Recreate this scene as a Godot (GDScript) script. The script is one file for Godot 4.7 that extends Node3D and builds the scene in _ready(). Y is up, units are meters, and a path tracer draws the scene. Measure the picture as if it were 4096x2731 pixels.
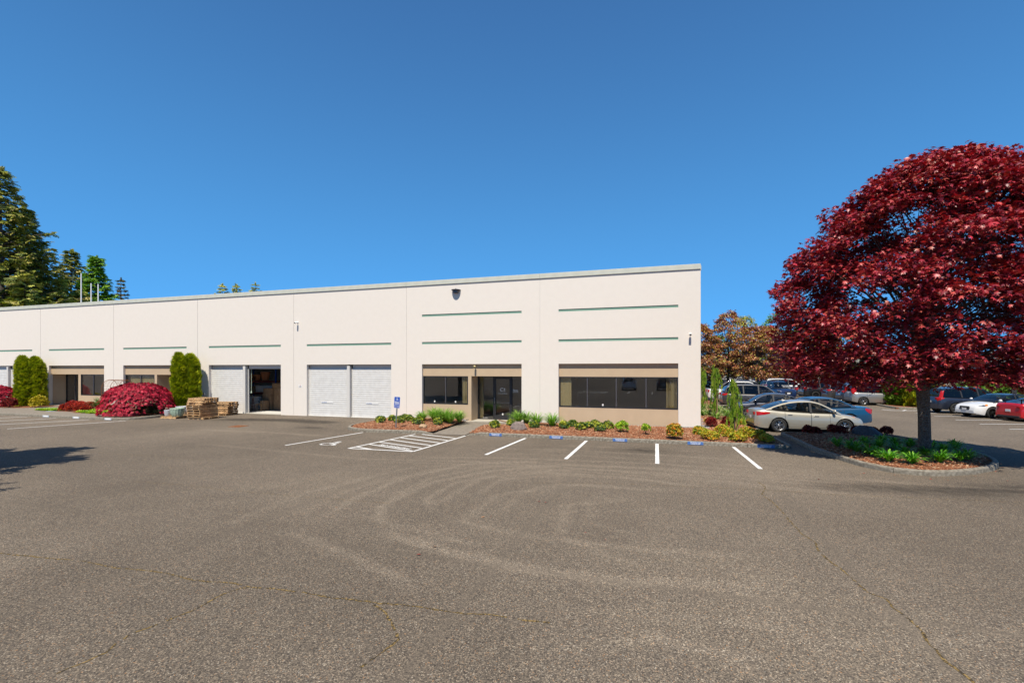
extends Node3D
# A light-industrial building seen across its car park on a clear noon. Plan positions were surveyed in a unit of K metres: q(x, z) turns them into metres.
# x runs along the facade, z comes out of it towards the lot, y is up.
const K := 1.0741
var rng := RandomNumberGenerator.new()
var M := {}
var taken := {}
var shared := {}

class Geo:
	var v := PackedVector3Array()
	var n := PackedVector3Array()
	var u := PackedVector2Array()
	var ix := PackedInt32Array()

	func tri(a: Vector3, b: Vector3, c: Vector3) -> void:
		var m := (b - a).cross(c - a).normalized()
		var k := v.size()
		v.append_array([a, b, c])
		n.append_array([m, m, m])
		for p in [a, b, c]:
			u.append(Vector2(p.x + p.z, p.y))
		ix.append_array([k, k + 2, k + 1])

	func quad(a: Vector3, b: Vector3, c: Vector3, d: Vector3) -> void:
		var m := (c - a).cross(d - b).normalized()
		var k := v.size()
		v.append_array([a, b, c, d])
		n.append_array([m, m, m, m])
		u.append_array([Vector2(0, 0), Vector2(1, 0), Vector2(1, 1), Vector2(0, 1)])
		ix.append_array([k, k + 2, k + 1, k, k + 3, k + 2])

	func box(at: Vector3, size: Vector3, b := Basis.IDENTITY) -> void:
		var h := size * 0.5
		for f in [[Vector3.RIGHT, Vector3.UP, Vector3.BACK], [Vector3.LEFT, Vector3.UP, Vector3.FORWARD], [Vector3.UP, Vector3.BACK, Vector3.RIGHT], [Vector3.DOWN, Vector3.FORWARD, Vector3.RIGHT], [Vector3.BACK, Vector3.RIGHT, Vector3.UP], [Vector3.FORWARD, Vector3.LEFT, Vector3.UP]]:
			var o: Vector3 = f[0] * h
			var s: Vector3 = f[1] * h
			var t: Vector3 = f[2] * h
			if (s.cross(t)).dot(o) < 0.0:
				s = -s
			quad(at + b * (o - s - t), at + b * (o + s - t), at + b * (o + s + t), at + b * (o - s + t))

	func span(a: Vector3, b: Vector3) -> void:  # a box between two corners
		box((a + b) * 0.5, (b - a).abs())

	func bar(a: Vector3, b: Vector3, w: float, h: float) -> void:  # a straight timber from a to b
		var x := (b - a).normalized()
		var up := Vector3.UP if absf(x.y) < 0.95 else Vector3.RIGHT
		var z := x.cross(up).normalized()
		box((a + b) * 0.5, Vector3((b - a).length(), h, w), Basis(x, z.cross(x), z))

	func soft(at: Vector3, size: Vector3, r: float, b := Basis.IDENTITY) -> void:  # a box with chamfered edges
		var h := size * 0.5
		var i := h - Vector3(r, r, r)
		for s in [-1.0, 1.0]:
			for a in 3:
				var o := Vector3.ZERO
				o[a] = h[a] * s
				var e := Vector3.ZERO
				e[(a + 1) % 3] = i[(a + 1) % 3]
				var f := Vector3.ZERO
				f[(a + 2) % 3] = i[(a + 2) % 3] * s
				quad(at + b * (o - e - f), at + b * (o + e - f), at + b * (o + e + f), at + b * (o - e + f))
		for a in 3:
			var p := (a + 1) % 3
			var w := (a + 2) % 3
			for s in [-1.0, 1.0]:
				for t in [-1.0, 1.0]:
					var o := Vector3.ZERO
					o[p] = h[p] * s
					o[w] = i[w] * t
					var o2 := Vector3.ZERO
					o2[p] = i[p] * s
					o2[w] = h[w] * t
					var e := Vector3.ZERO
					e[a] = i[a] * s * t
					quad(at + b * (o - e), at + b * (o2 - e), at + b * (o2 + e), at + b * (o + e))
		for s in [-1.0, 1.0]:
			for t in [-1.0, 1.0]:
				for w in [-1.0, 1.0]:
					var c1 := Vector3(h.x * s, i.y * t, i.z * w)
					var c2 := Vector3(i.x * s, h.y * t, i.z * w)
					var c3 := Vector3(i.x * s, i.y * t, h.z * w)
					if s * t * w > 0.0:
						tri(at + b * c1, at + b * c2, at + b * c3)
					else:
						tri(at + b * c1, at + b * c3, at + b * c2)

	func grid(rows: Array, close := false) -> void:  # smooth skin over rows of points
		var base := v.size()
		var h := rows.size()
		var w: int = rows[0].size()
		for r in rows:
			for p in r:
				v.append(p)
				n.append(Vector3.ZERO)
				u.append(Vector2(p.x + p.z, p.y))
		for i in h - 1:
			for j in (w if close else w - 1):
				var a := base + i * w + j
				var b := base + i * w + (j + 1) % w
				var c := a + w
				var d := b + w
				var m := (v[d] - v[a]).cross(v[c] - v[b])
				for k in [a, b, c, d]:
					n[k] += m
				ix.append_array([a, d, b, a, c, d])
		for k in range(base, v.size()):
			n[k] = n[k].normalized() if n[k].length_squared() > 1e-14 else Vector3.UP

	func tube(path: Array, radii: Array, sides := 8, cap := true) -> void:
		var rows := []
		var side := Vector3.ZERO
		for i in path.size():
			var d: Vector3 = (path[mini(i + 1, path.size() - 1)] - path[maxi(i - 1, 0)]).normalized()
			if side == Vector3.ZERO:
				side = d.cross(Vector3.UP if absf(d.y) < 0.9 else Vector3.RIGHT).normalized()
			else:
				side = (side - d * side.dot(d)).normalized()
			var up := side.cross(d)
			var row := []
			var r: float = radii[mini(i, radii.size() - 1)]
			for j in sides:
				var t := TAU * j / sides
				row.append(path[i] + (side * cos(t) + up * sin(t)) * r)
			rows.append(row)
		grid(rows, true)
		if cap:
			for e in [0, rows.size() - 1]:
				for j in range(1, sides - 1):
					if e == 0:
						tri(rows[e][0], rows[e][j], rows[e][j + 1])
					else:
						tri(rows[e][0], rows[e][j + 1], rows[e][j])

	func lathe(profile: Array, sides := 16, at := Vector3.ZERO, b := Basis.IDENTITY) -> void:  # profile of (radius, height)
		var rows := []
		for p in profile:
			var row := []
			for j in sides:
				var t := -TAU * j / sides
				row.append(at + b * Vector3(cos(t) * p.x, p.y, sin(t) * p.x))
			rows.append(row)
		grid(rows, true)

	func slab(poly: PackedVector2Array, depth: float, t: Transform3D) -> void:  # an outline in x, y of t, thick along z of t
		var p := poly
		if Geometry2D.is_polygon_clockwise(p):
			p.reverse()
		var tr := Geometry2D.triangulate_polygon(p)
		for k in range(0, tr.size(), 3):
			var a := p[tr[k]]
			var b := p[tr[k + 1]]
			var c := p[tr[k + 2]]
			if (b - a).cross(c - a) < 0:
				var e := b
				b = c
				c = e
			tri(t * Vector3(a.x, a.y, depth), t * Vector3(b.x, b.y, depth), t * Vector3(c.x, c.y, depth))
			if depth > 0.0:
				tri(t * Vector3(a.x, a.y, 0), t * Vector3(c.x, c.y, 0), t * Vector3(b.x, b.y, 0))
		if depth > 0.0:
			for k in p.size():
				var a := p[k]
				var b := p[(k + 1) % p.size()]
				quad(t * Vector3(a.x, a.y, 0), t * Vector3(b.x, b.y, 0), t * Vector3(b.x, b.y, depth), t * Vector3(a.x, a.y, depth))

	func ribbon(path: Array, width: float, y: float) -> void:  # a flat band on the ground
		for i in path.size() - 1:
			var a: Vector3 = path[i]
			var b: Vector3 = path[i + 1]
			var s := (b - a).cross(Vector3.UP).normalized() * width * 0.5
			quad(Vector3(a.x, y, a.z) - s, Vector3(a.x, y, a.z) + s, Vector3(b.x, y, b.z) + s, Vector3(b.x, y, b.z) - s)

	func mesh() -> ArrayMesh:
		var a := []
		a.resize(Mesh.ARRAY_MAX)
		a[Mesh.ARRAY_VERTEX] = v
		a[Mesh.ARRAY_NORMAL] = n
		a[Mesh.ARRAY_TEX_UV] = u
		a[Mesh.ARRAY_INDEX] = ix
		var m := ArrayMesh.new()
		m.add_surface_from_arrays(Mesh.PRIMITIVE_TRIANGLES, a)
		return m

class Cloud:  # many copies of one small mesh
	var b := PackedFloat32Array()
	func add(t: Transform3D, c: Color) -> void:
		var x := t.basis.x
		var y := t.basis.y
		var z := t.basis.z
		var o := t.origin
		b.append_array([x.x, y.x, z.x, o.x, x.y, y.y, z.y, o.y, x.z, y.z, z.z, o.z, c.r, c.g, c.b, 1.0])

func q(x: float, z: float, y := 0.0) -> Vector3:
	return Vector3(x * K, y, z * K)

func lin(r: float, g: float, b: float) -> Color:  # a base colour given as linear reflectance
	return Color(r, g, b).linear_to_srgb()

func rnd(a: float, b: float) -> float:
	return rng.randf_range(a, b)

func numbered(called: String) -> String:
	var k: int = taken.get(called, 0)
	taken[called] = k + 1
	return called if k == 0 else "%s_%03d" % [called, k]

func tag(o: Node3D, label: String, category: String, group := "") -> Node3D:
	o.set_meta("label", label)
	o.set_meta("category", category)
	if group:
		o.set_meta("group", group)
	return o

func thing(called: String, at: Vector3, turn: float, label: String, category: String, group := "") -> Node3D:
	var o := Node3D.new()
	o.name = numbered(called)
	add_child(o)
	o.position = at
	o.rotation.y = turn
	return tag(o, label, category, group)

func part(called: String, m: Mesh, mat: Material, parent: Node3D, at := Vector3.ZERO, basis := Basis.IDENTITY) -> MeshInstance3D:
	var o := MeshInstance3D.new()
	o.name = called if parent != self else numbered(called)
	o.mesh = m
	o.material_override = mat
	o.transform = Transform3D(basis, at)
	parent.add_child(o, true)
	return o

func setting(called: String, m: Mesh, mat: Material) -> MeshInstance3D:
	var o := part(called, m, mat, self)
	o.set_meta("kind", "structure")
	return o

func setting_root(called: String) -> Node3D:
	var o := Node3D.new()
	o.name = numbered(called)
	add_child(o)
	o.set_meta("kind", "structure")
	return o

func swarm(called: String, c: Cloud, m: Mesh, mat: Material, parent: Node3D) -> MultiMeshInstance3D:
	var mm := MultiMesh.new()
	mm.transform_format = MultiMesh.TRANSFORM_3D
	mm.use_colors = true
	mm.mesh = m
	mm.instance_count = c.b.size() / 16
	mm.buffer = c.b
	var o := MultiMeshInstance3D.new()
	o.name = called if parent != self else numbered(called)
	o.multimesh = mm
	o.material_override = mat
	parent.add_child(o, true)
	return o

func mat(color: Color, rough := 0.8, metal := 0.0, spec := 0.5) -> StandardMaterial3D:
	var m := StandardMaterial3D.new()
	m.albedo_color = color
	m.roughness = rough
	m.metallic = metal
	m.metallic_specular = spec
	m.cull_mode = BaseMaterial3D.CULL_DISABLED
	return m

func leafy(through: Color, rough := 0.5, spec := 0.5) -> StandardMaterial3D:
	var m := mat(Color.WHITE, rough, 0.0, spec)
	m.vertex_color_use_as_albedo = true
	m.backlight_enabled = true
	m.backlight = through
	return m

func grain(seed_: int, freq: float, size := 512, octaves := 4, kind := FastNoiseLite.TYPE_SIMPLEX_SMOOTH) -> Image:
	var f := FastNoiseLite.new()
	f.seed = seed_
	f.noise_type = kind
	f.frequency = freq
	f.fractal_octaves = octaves
	return f.get_seamless_image(size, size)

func toned(im: Image, stops: Array) -> ImageTexture:  # grey picture to colours: stops of [value 0..1, linear colour]
	var lut := []
	for k in 256:
		var t := k / 255.0
		var c: Color = stops[-1][1]
		for s in stops.size() - 1:
			if t <= stops[s + 1][0]:
				var w := clampf((t - stops[s][0]) / maxf(stops[s + 1][0] - stops[s][0], 1e-4), 0, 1)
				c = stops[s][1].lerp(stops[s + 1][1], w)
				break
		var e := c.linear_to_srgb()
		lut.append([int(clampf(e.r, 0, 1) * 255), int(clampf(e.g, 0, 1) * 255), int(clampf(e.b, 0, 1) * 255)])
	im.convert(Image.FORMAT_L8)
	var src := im.get_data()
	var dst := PackedByteArray()
	dst.resize(src.size() * 3)
	for k in src.size():
		var c: Array = lut[src[k]]
		dst[k * 3] = c[0]
		dst[k * 3 + 1] = c[1]
		dst[k * 3 + 2] = c[2]
	return ImageTexture.create_from_image(Image.create_from_data(im.get_width(), im.get_height(), false, Image.FORMAT_RGB8, dst))

func grey(im: Image) -> ImageTexture:
	return ImageTexture.create_from_image(im)

func over_world(m: StandardMaterial3D, per_metre: float) -> StandardMaterial3D:
	m.uv1_triplanar = true
	m.uv1_world_triplanar = true
	m.uv1_scale = Vector3.ONE * per_metre
	return m

func text(s: String, height: float, depth: float, bold := true, serif := false) -> TextMesh:
	var t := TextMesh.new()
	var f := SystemFont.new()
	f.font_names = PackedStringArray(["Droid Serif" if serif else "Droid Sans"])
	f.font_weight = 700 if bold else 400
	t.font = f
	t.text = s
	t.font_size = 32
	t.pixel_size = height / 23.0
	t.depth = depth
	t.curve_step = 3.0
	return t

func arc_points(center: Vector2, r: float, a0: float, a1: float, steps: int) -> PackedVector2Array:
	var p := PackedVector2Array()
	for k in steps + 1:
		var t := lerpf(a0, a1, float(k) / steps)
		p.append(center + Vector2(cos(t), sin(t)) * r)
	return p

func wheelchair(g: Geo, t: Transform3D, s: float, depth: float) -> void:  # the access symbol, s tall, in x, y of t
	var stroke := func(pts: PackedVector2Array, w: float):
		for k in pts.size() - 1:
			var d := (pts[k + 1] - pts[k]).normalized()
			var o := Vector2(-d.y, d.x) * w * 0.5
			g.slab(PackedVector2Array([pts[k] - o - d * w * 0.2, pts[k + 1] - o + d * w * 0.2, pts[k + 1] + o + d * w * 0.2, pts[k] + o - d * w * 0.2]), depth, t)
	g.slab(arc_points(Vector2(-0.07, 0.42) * s, 0.085 * s, 0, TAU * 15 / 16, 15), depth, t)
	stroke.call(arc_points(Vector2(-0.06, -0.17) * s, 0.27 * s, deg_to_rad(118), deg_to_rad(338), 14), 0.085 * s)
	stroke.call(PackedVector2Array([Vector2(-0.07, 0.32) * s, Vector2(-0.05, -0.08) * s, Vector2(0.2, -0.08) * s, Vector2(0.31, -0.38) * s, Vector2(0.42, -0.34) * s]), 0.095 * s)
	stroke.call(PackedVector2Array([Vector2(-0.05, 0.12) * s, Vector2(0.17, 0.12) * s]), 0.075 * s)

func _ready() -> void:
	rng.seed = 7236
	var cam := Camera3D.new()
	cam.name = "camera"
	add_child(cam)
	cam.projection = Camera3D.PROJECTION_FRUSTUM
	cam.near = 0.1
	cam.far = 900.0
	cam.size = 0.1 * 2731.0 / 1892.8
	cam.frustum_offset = Vector2(0.0, 0.1 * 111.35 / 1892.8)
	cam.position = Vector3(0, 2.7 * K, 22.572 * K)
	cam.rotation.y = 0.305948
	var env := Environment.new()
	env.background_mode = Environment.BG_SKY
	var sky := Sky.new()
	var air := ProceduralSkyMaterial.new()
	air.sky_top_color = Color(0.19, 0.328, 0.53)
	air.sky_horizon_color = Color(0.35, 0.672, 0.945)
	air.sky_curve = 0.30
	air.ground_horizon_color = Color(0.50, 0.55, 0.60)
	air.ground_bottom_color = Color(0.30, 0.28, 0.26)
	air.sun_angle_max = 1.0
	sky.sky_material = air
	env.sky = sky
	env.tonemap_mode = Environment.TONE_MAPPER_LINEAR
	env.tonemap_exposure = 1.28
	env.sdfgi_enabled = true
	env.ssao_enabled = true
	env.ssil_enabled = true
	var we := WorldEnvironment.new()
	we.name = "environment"
	we.environment = env
	add_child(we)
	var sun := DirectionalLight3D.new()
	sun.name = "sun"
	sun.light_energy = 1.55
	sun.light_color = Color(1.0, 0.965, 0.90)
	sun.light_angular_distance = 0.5
	sun.shadow_enabled = true
	add_child(sun)
	var az := deg_to_rad(3.0)
	var el := deg_to_rad(59.5)
	sun.look_at_from_position(Vector3(sin(az) * cos(el), sin(el), cos(az) * cos(el)) * 50.0, Vector3.ZERO)
	palette()
	ground()
	building()
	beds()
	markings()
	planting()
	trees()
	clutter()
	cars()
	print("built in ", Time.get_ticks_msec(), " ms; leaf triangles ", tris)

func palette() -> void:
	# walls
	var speck := grain(11, 0.02, 512, 5)
	M.wall = over_world(mat(Color.WHITE, 0.88), 0.22)
	M.wall.albedo_texture = toned(speck, [[0.0, Color(0.735, 0.676, 0.612)], [1.0, Color(0.755, 0.696, 0.632)]])
	M.wall.heightmap_enabled = true
	M.wall.heightmap_texture = grey(grain(12, 0.12, 512, 3))
	M.wall.heightmap_scale = 0.12
	M.coping = over_world(mat(Color.WHITE, 0.6), 0.4)
	M.coping.albedo_texture = toned(grain(13, 0.02, 256, 4), [[0.0, Color(0.50, 0.51, 0.44)], [1.0, Color(0.57, 0.575, 0.50)]])
	M.green = mat(lin(0.17, 0.30, 0.235), 0.7)
	M.tan = over_world(mat(Color.WHITE, 0.85), 0.3)
	M.tan.albedo_texture = toned(grain(14, 0.015, 256, 4), [[0.0, Color(0.49, 0.365, 0.245)], [1.0, Color(0.53, 0.40, 0.27)]])
	M.tan_dark = mat(lin(0.25, 0.19, 0.135), 0.85)
	M.roof = mat(lin(0.3, 0.3, 0.3), 0.9)
	M.inside = mat(lin(0.58, 0.56, 0.52), 0.9)
	M.carpet = mat(lin(0.06, 0.055, 0.05), 0.95)
	M.bronze = mat(lin(0.035, 0.033, 0.036), 0.35, 0.3)
	M.mullion = mat(lin(0.12, 0.11, 0.115), 0.35, 0.5)
	M.glass = mat(Color(0.03, 0.03, 0.03, 0.06), 0.0)
	M.glass.transparency = BaseMaterial3D.TRANSPARENCY_ALPHA
	M.shutter = over_world(mat(Color.WHITE, 0.42), 0.5)
	M.shutter.albedo_texture = toned(grain(15, 0.02, 256, 4), [[0.0, Color(0.60, 0.585, 0.56)], [1.0, Color(0.70, 0.69, 0.67)]])
	M.white = mat(lin(0.78, 0.77, 0.75), 0.5)
	M.jamb = mat(lin(0.62, 0.60, 0.57), 0.6)
	M.blind = mat(lin(0.46, 0.38, 0.18), 0.8)
	M.blind.backlight_enabled = true
	M.blind.backlight = Color(0.3, 0.28, 0.15)
	M.steel = mat(lin(0.45, 0.45, 0.45), 0.35, 0.9)
	M.black = mat(lin(0.02, 0.02, 0.022), 0.5)
	M.rust = over_world(mat(Color.WHITE, 0.9), 1.5)
	M.rust.albedo_texture = toned(grain(16, 0.03, 256, 4), [[0.0, Color(0.10, 0.04, 0.02)], [0.5, Color(0.26, 0.09, 0.03)], [1.0, Color(0.34, 0.14, 0.05)]])
	# paving
	var cells := FastNoiseLite.new()
	cells.seed = 5
	cells.noise_type = FastNoiseLite.TYPE_CELLULAR
	cells.cellular_return_type = FastNoiseLite.RETURN_CELL_VALUE
	cells.cellular_jitter = 1.0
	cells.frequency = 0.30
	cells.fractal_type = FastNoiseLite.FRACTAL_NONE
	var stones := cells.get_seamless_image(1536, 1536, false, false, 0.06)
	M.asphalt = mat(Color.WHITE, 0.92, 0.0, 0.35)
	M.asphalt.albedo_texture = toned(stones, [[0.0, Color(0.066, 0.056, 0.049)], [0.12, Color(0.090, 0.077, 0.064)], [0.35, Color(0.150, 0.127, 0.103)], [0.62, Color(0.186, 0.155, 0.124)], [0.82, Color(0.252, 0.208, 0.159)], [0.90, Color(0.360, 0.299, 0.227)], [0.945, Color(0.432, 0.361, 0.278)], [0.96, Color(0.432, 0.237, 0.113)], [0.975, Color(0.240, 0.237, 0.216)], [1.0, Color(0.624, 0.542, 0.432)]])
	M.asphalt.heightmap_enabled = true
	M.asphalt.heightmap_texture = grey(stones)
	M.asphalt.heightmap_scale = 0.16
	M.concrete = over_world(mat(Color.WHITE, 0.9), 0.55)
	M.concrete.albedo_texture = toned(grain(21, 0.012, 1024, 6), [[0.0, Color(0.10, 0.088, 0.068)], [0.35, Color(0.16, 0.14, 0.108)], [0.55, Color(0.225, 0.20, 0.16)], [1.0, Color(0.33, 0.30, 0.25)]])
	M.concrete.heightmap_enabled = true
	M.concrete.heightmap_texture = grey(grain(22, 0.09, 512, 3))
	M.concrete.heightmap_scale = 0.5
	M.walk = over_world(mat(Color.WHITE, 0.92), 0.45)
	M.walk.albedo_texture = toned(grain(23, 0.02, 512, 6), [[0.0, Color(0.15, 0.125, 0.095)], [0.5, Color(0.205, 0.175, 0.14)], [1.0, Color(0.25, 0.22, 0.18)]])
	M.landing = mat(lin(0.42, 0.39, 0.33), 0.9)
	M.line = over_world(mat(Color.WHITE, 0.75), 1.1)
	M.line.albedo_texture = toned(grain(24, 0.03, 512, 5), [[0.0, Color(0.30, 0.28, 0.26)], [0.26, Color(0.55, 0.54, 0.52)], [0.42, Color(0.70, 0.695, 0.68)], [1.0, Color(0.76, 0.755, 0.74)]])
	M.crack = over_world(mat(Color.WHITE, 0.95), 2.0)
	M.crack.albedo_texture = toned(grain(25, 0.04, 256, 4), [[0.0, Color(0.02, 0.015, 0.01)], [0.45, Color(0.05, 0.035, 0.015)], [0.55, Color(0.17, 0.11, 0.03)], [1.0, Color(0.32, 0.22, 0.09)]])
	M.mulch = over_world(mat(Color.WHITE, 0.95), 0.9)
	var bark := FastNoiseLite.new()
	bark.seed = 3
	bark.noise_type = FastNoiseLite.TYPE_CELLULAR
	bark.cellular_return_type = FastNoiseLite.RETURN_CELL_VALUE
	bark.frequency = 0.09
	bark.domain_warp_enabled = true
	bark.domain_warp_amplitude = 12.0
	var chips := bark.get_seamless_image(512, 512)
	M.mulch.albedo_texture = toned(chips, [[0.0, Color(0.035, 0.014, 0.008)], [0.3, Color(0.13, 0.045, 0.018)], [0.6, Color(0.24, 0.085, 0.034)], [0.85, Color(0.33, 0.14, 0.062)], [1.0, Color(0.42, 0.23, 0.13)]])
	M.mulch.heightmap_enabled = true
	M.mulch.heightmap_texture = grey(chips)
	M.mulch.heightmap_scale = 2.0
	M.chip = mat(Color.WHITE, 0.9)
	M.chip.vertex_color_use_as_albedo = true
	M.soil = mat(lin(0.04, 0.025, 0.018), 0.95)
	# stone and wood
	M.sandstone = over_world(mat(Color.WHITE, 0.9), 0.9)
	M.sandstone.albedo_texture = toned(grain(31, 0.02, 512, 5), [[0.0, Color(0.22, 0.13, 0.07)], [0.5, Color(0.42, 0.28, 0.16)], [1.0, Color(0.52, 0.38, 0.25)]])
	M.greystone = over_world(mat(Color.WHITE, 0.9), 0.9)
	M.greystone.albedo_texture = toned(grain(32, 0.02, 512, 5), [[0.0, Color(0.10, 0.075, 0.065)], [0.5, Color(0.21, 0.165, 0.145)], [1.0, Color(0.31, 0.26, 0.23)]])
	M.darkstone = over_world(mat(Color.WHITE, 0.9), 0.9)
	M.darkstone.albedo_texture = toned(grain(33, 0.02, 512, 5), [[0.0, Color(0.05, 0.045, 0.05)], [1.0, Color(0.16, 0.15, 0.155)]])
	for s in [M.sandstone, M.greystone, M.darkstone]:
		s.heightmap_enabled = true
		s.heightmap_texture = grey(grain(34, 0.03, 512, 5))
		s.heightmap_scale = 4.0
	var fibre := FastNoiseLite.new()
	fibre.seed = 9
	fibre.frequency = 0.02
	var long := fibre.get_seamless_image(64, 512)
	long.resize(512, 512)
	M.woods = []
	for t in [1.0, 0.8, 1.15, 0.62]:
		var w := over_world(mat(Color.WHITE, 0.85), 1.2)
		w.albedo_texture = toned(long.duplicate(), [[0.0, Color(0.36, 0.20, 0.09) * t], [0.5, Color(0.56, 0.35, 0.17) * t], [1.0, Color(0.70, 0.49, 0.28) * t]])
		M.woods.append(w)
	M.stake = mat(lin(0.28, 0.17, 0.10), 0.85)
	M.bark = over_world(mat(Color.WHITE, 0.95), 1.3)
	var rough := grain(35, 0.025, 512, 5)
	M.bark.albedo_texture = toned(rough, [[0.0, Color(0.045, 0.035, 0.03)], [0.55, Color(0.12, 0.095, 0.08)], [0.8, Color(0.19, 0.16, 0.14)], [1.0, Color(0.40, 0.38, 0.36)]])
	M.bark.heightmap_enabled = true
	M.bark.heightmap_texture = grey(rough)
	M.bark.heightmap_scale = 5.0
	M.twig = mat(lin(0.09, 0.06, 0.045), 0.9)
	M.sign_blue = mat(lin(0.012, 0.075, 0.42), 0.4)
	M.plaque = mat(lin(0.06, 0.15, 0.40), 0.45)
	M.plaque_worn = mat(lin(0.42, 0.47, 0.54), 0.6)

func ground() -> void:
	# one sheet to the horizon; the second UV set lays a map of dust, scuffs and wheel tracks over the lot
	var st := []
	st.resize(Mesh.ARRAY_MAX)
	var v := PackedVector3Array([Vector3(-450, 0, -450), Vector3(450, 0, -450), Vector3(450, 0, 300), Vector3(-450, 0, 300)])
	var u1 := PackedVector2Array()
	var u2 := PackedVector2Array()
	for p in v:
		u1.append(Vector2(p.x, p.z) / 5.0)
		u2.append(Vector2((p.x + 45.0) / 72.0, (p.z + 27.0) / 72.0))
	st[Mesh.ARRAY_VERTEX] = v
	st[Mesh.ARRAY_NORMAL] = PackedVector3Array([Vector3.UP, Vector3.UP, Vector3.UP, Vector3.UP])
	st[Mesh.ARRAY_TEX_UV] = u1
	st[Mesh.ARRAY_TEX_UV2] = u2
	st[Mesh.ARRAY_INDEX] = PackedInt32Array([0, 1, 2, 0, 2, 3])
	var m := ArrayMesh.new()
	m.add_surface_from_arrays(Mesh.PRIMITIVE_TRIANGLES, st)
	var size := 1024
	var soft := grain(41, 0.006, size, 5).get_data()
	var fine := grain(42, 0.05, size, 3).get_data()
	var val := PackedFloat32Array()
	val.resize(size * size)
	for k in size * size:
		val[k] = 0.76 + 0.36 * (soft[k] / 255.0 - 0.5) + 0.12 * (fine[k] / 255.0 - 0.5)
	var tracks := [
		[[-4.6, 15.5, -5.3, 14.4, -5.3, 12.5, -4.3, 10.7, -2.6, 9.4, -0.4, 9.2, 1.9, 9.3, 4.5, 9.6], 0.13, 0.30], [[-6.2, 16.1, -4.7, 16.6, -3.1, 17.2, -2.7, 17.7], 0.12, 0.24],
		[[-5.9, 15.4, -6.1, 14.3, -6.1, 12.1, -5.2, 10.0, -3.0, 8.9], 0.12, 0.26], [[-4.6, 15.6, -3.3, 16.1, -1.9, 16.4, -0.6, 16.4, 1.5, 16.0], 0.14, 0.26],
		[[-4.3, 14.1, -4.3, 11.7, -2.9, 10.5, -1.0, 10.4, 1.0, 10.9], 0.12, 0.24], [[-0.8, 18.0, -0.1, 17.6, 0.5, 17.65, 1.1, 17.75], 0.10, 0.28], [[4.1, 8.9, 5.8, 9.1, 7.9, 9.0, 12.0, 8.0], 0.15, 0.20],
		[[-7.0, 9.6, -4.7, 8.9, -0.2, 8.4, 3.0, 8.7], 0.11, 0.26], [[-6.0, 7.4, -3.0, 6.9, 0.5, 6.9, 4.0, 7.4], 0.10, 0.20], [[-5.0, 6.4, -2.0, 5.9, 1.5, 5.9], 0.10, 0.18], [[-9.0, 10.4, -5.0, 9.7, 0.0, 9.9, 5.0, 10.8], 0.12, 0.20],
		[[-7.2, 16.8, -7.4, 14.0, -6.6, 11.0, -4.5, 9.6], 0.11, 0.16], [[-3.4, 15.2, -3.4, 13.0, -2.2, 11.6, 0.2, 11.5], 0.12, 0.20], [[-0.2, 16.0, -1.6, 15.0, -1.8, 13.2, -0.4, 12.4], 0.12, 0.18],
		[[-20.0, 6.6, -16.0, 6.4, -12.5, 6.6], 0.25, 0.14], [[-16.0, 9.6, -12.0, 10.0, -8.0, 10.4], 0.15, 0.12], [[1.0, 19.0, 3.0, 18.2, 4.4, 16.8], 0.12, 0.16], [[-2.0, 19.2, 0.2, 18.7, 2.0, 18.8], 0.12, 0.16],
		[[-23.0, 3.0, -19.0, 2.2, -15.5, 2.6], 0.90, -0.13], [[-16.5, 4.4, -14.5, 4.6], 0.50, -0.16], [[3.0, 10.0, 6.0, 9.6, 9.0, 8.6], 0.70, -0.10], [[-1.5, 6.3, 0.5, 6.1], 0.80, -0.10], [[-4.3, 6.6, -3.5, 6.0], 0.70, -0.10], [[-6.6, 6.4, -6.0, 6.2], 0.70, -0.08], [[1.4, 6.2, 1.6, 5.8], 0.70, -0.08],
	]
	for t in tracks.duplicate():  # the other wheel of the same car
		if t[2] > 0.15:
			var o := []
			for k in range(0, t[0].size(), 2):
				o.append_array([t[0][k] * 0.94 + 0.3, (t[0][k + 1] - 13.0) * 0.78 + 12.6])
			tracks.append([o, t[1] * 0.8, t[2] * 0.7])
	for t in tracks:
		var c := Curve2D.new()
		var a: Array = t[0]
		var np := a.size() / 2
		for k in np:
			var p := Vector2(a[k * 2], a[k * 2 + 1])
			var e := Vector2.ZERO
			if k > 0 and k < np - 1:
				e = (Vector2(a[k * 2 + 2], a[k * 2 + 3]) - Vector2(a[k * 2 - 2], a[k * 2 - 1])) / 6.0
			c.add_point(p, -e, e)
		var length := c.get_baked_length()
		var r: float = t[1]
		var rp := int(ceil(r * K / 72.0 * size))
		var steps := int(length / 0.1)
		for s in steps:
			var p := c.sample_baked(s * 0.1) * K
			var fade := minf(1.0, minf(s, steps - s) / 8.0)
			var cx := int((p.x + 45.0) / 72.0 * size)
			var cy := int((p.y + 27.0) / 72.0 * size)
			for dy in range(-rp, rp + 1):
				for dx in range(-rp, rp + 1):
					var d := sqrt(dx * dx + dy * dy) / (rp + 0.5)
					var k := (cy + dy) * size + cx + dx
					if d < 1.0 and k >= 0 and k < size * size:
						val[k] += t[2] * 0.56 * (1.0 - d) * fade * (0.3 + 1.1 * fine[(k * 3) % (size * size)] / 255.0)
	var px := PackedByteArray()
	px.resize(size * size * 3)
	for k in size * size:
		var w := clampf(val[k], 0.3, 1.0)
		var e := int(255.0 * pow(w, 1.0 / 2.2))
		px[k * 3] = e
		px[k * 3 + 1] = int(e * 0.99)
		px[k * 3 + 2] = int(e * 0.97)
	var lot: StandardMaterial3D = M.asphalt
	lot.detail_enabled = true
	lot.detail_albedo = ImageTexture.create_from_image(Image.create_from_data(size, size, false, Image.FORMAT_RGB8, px))
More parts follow.
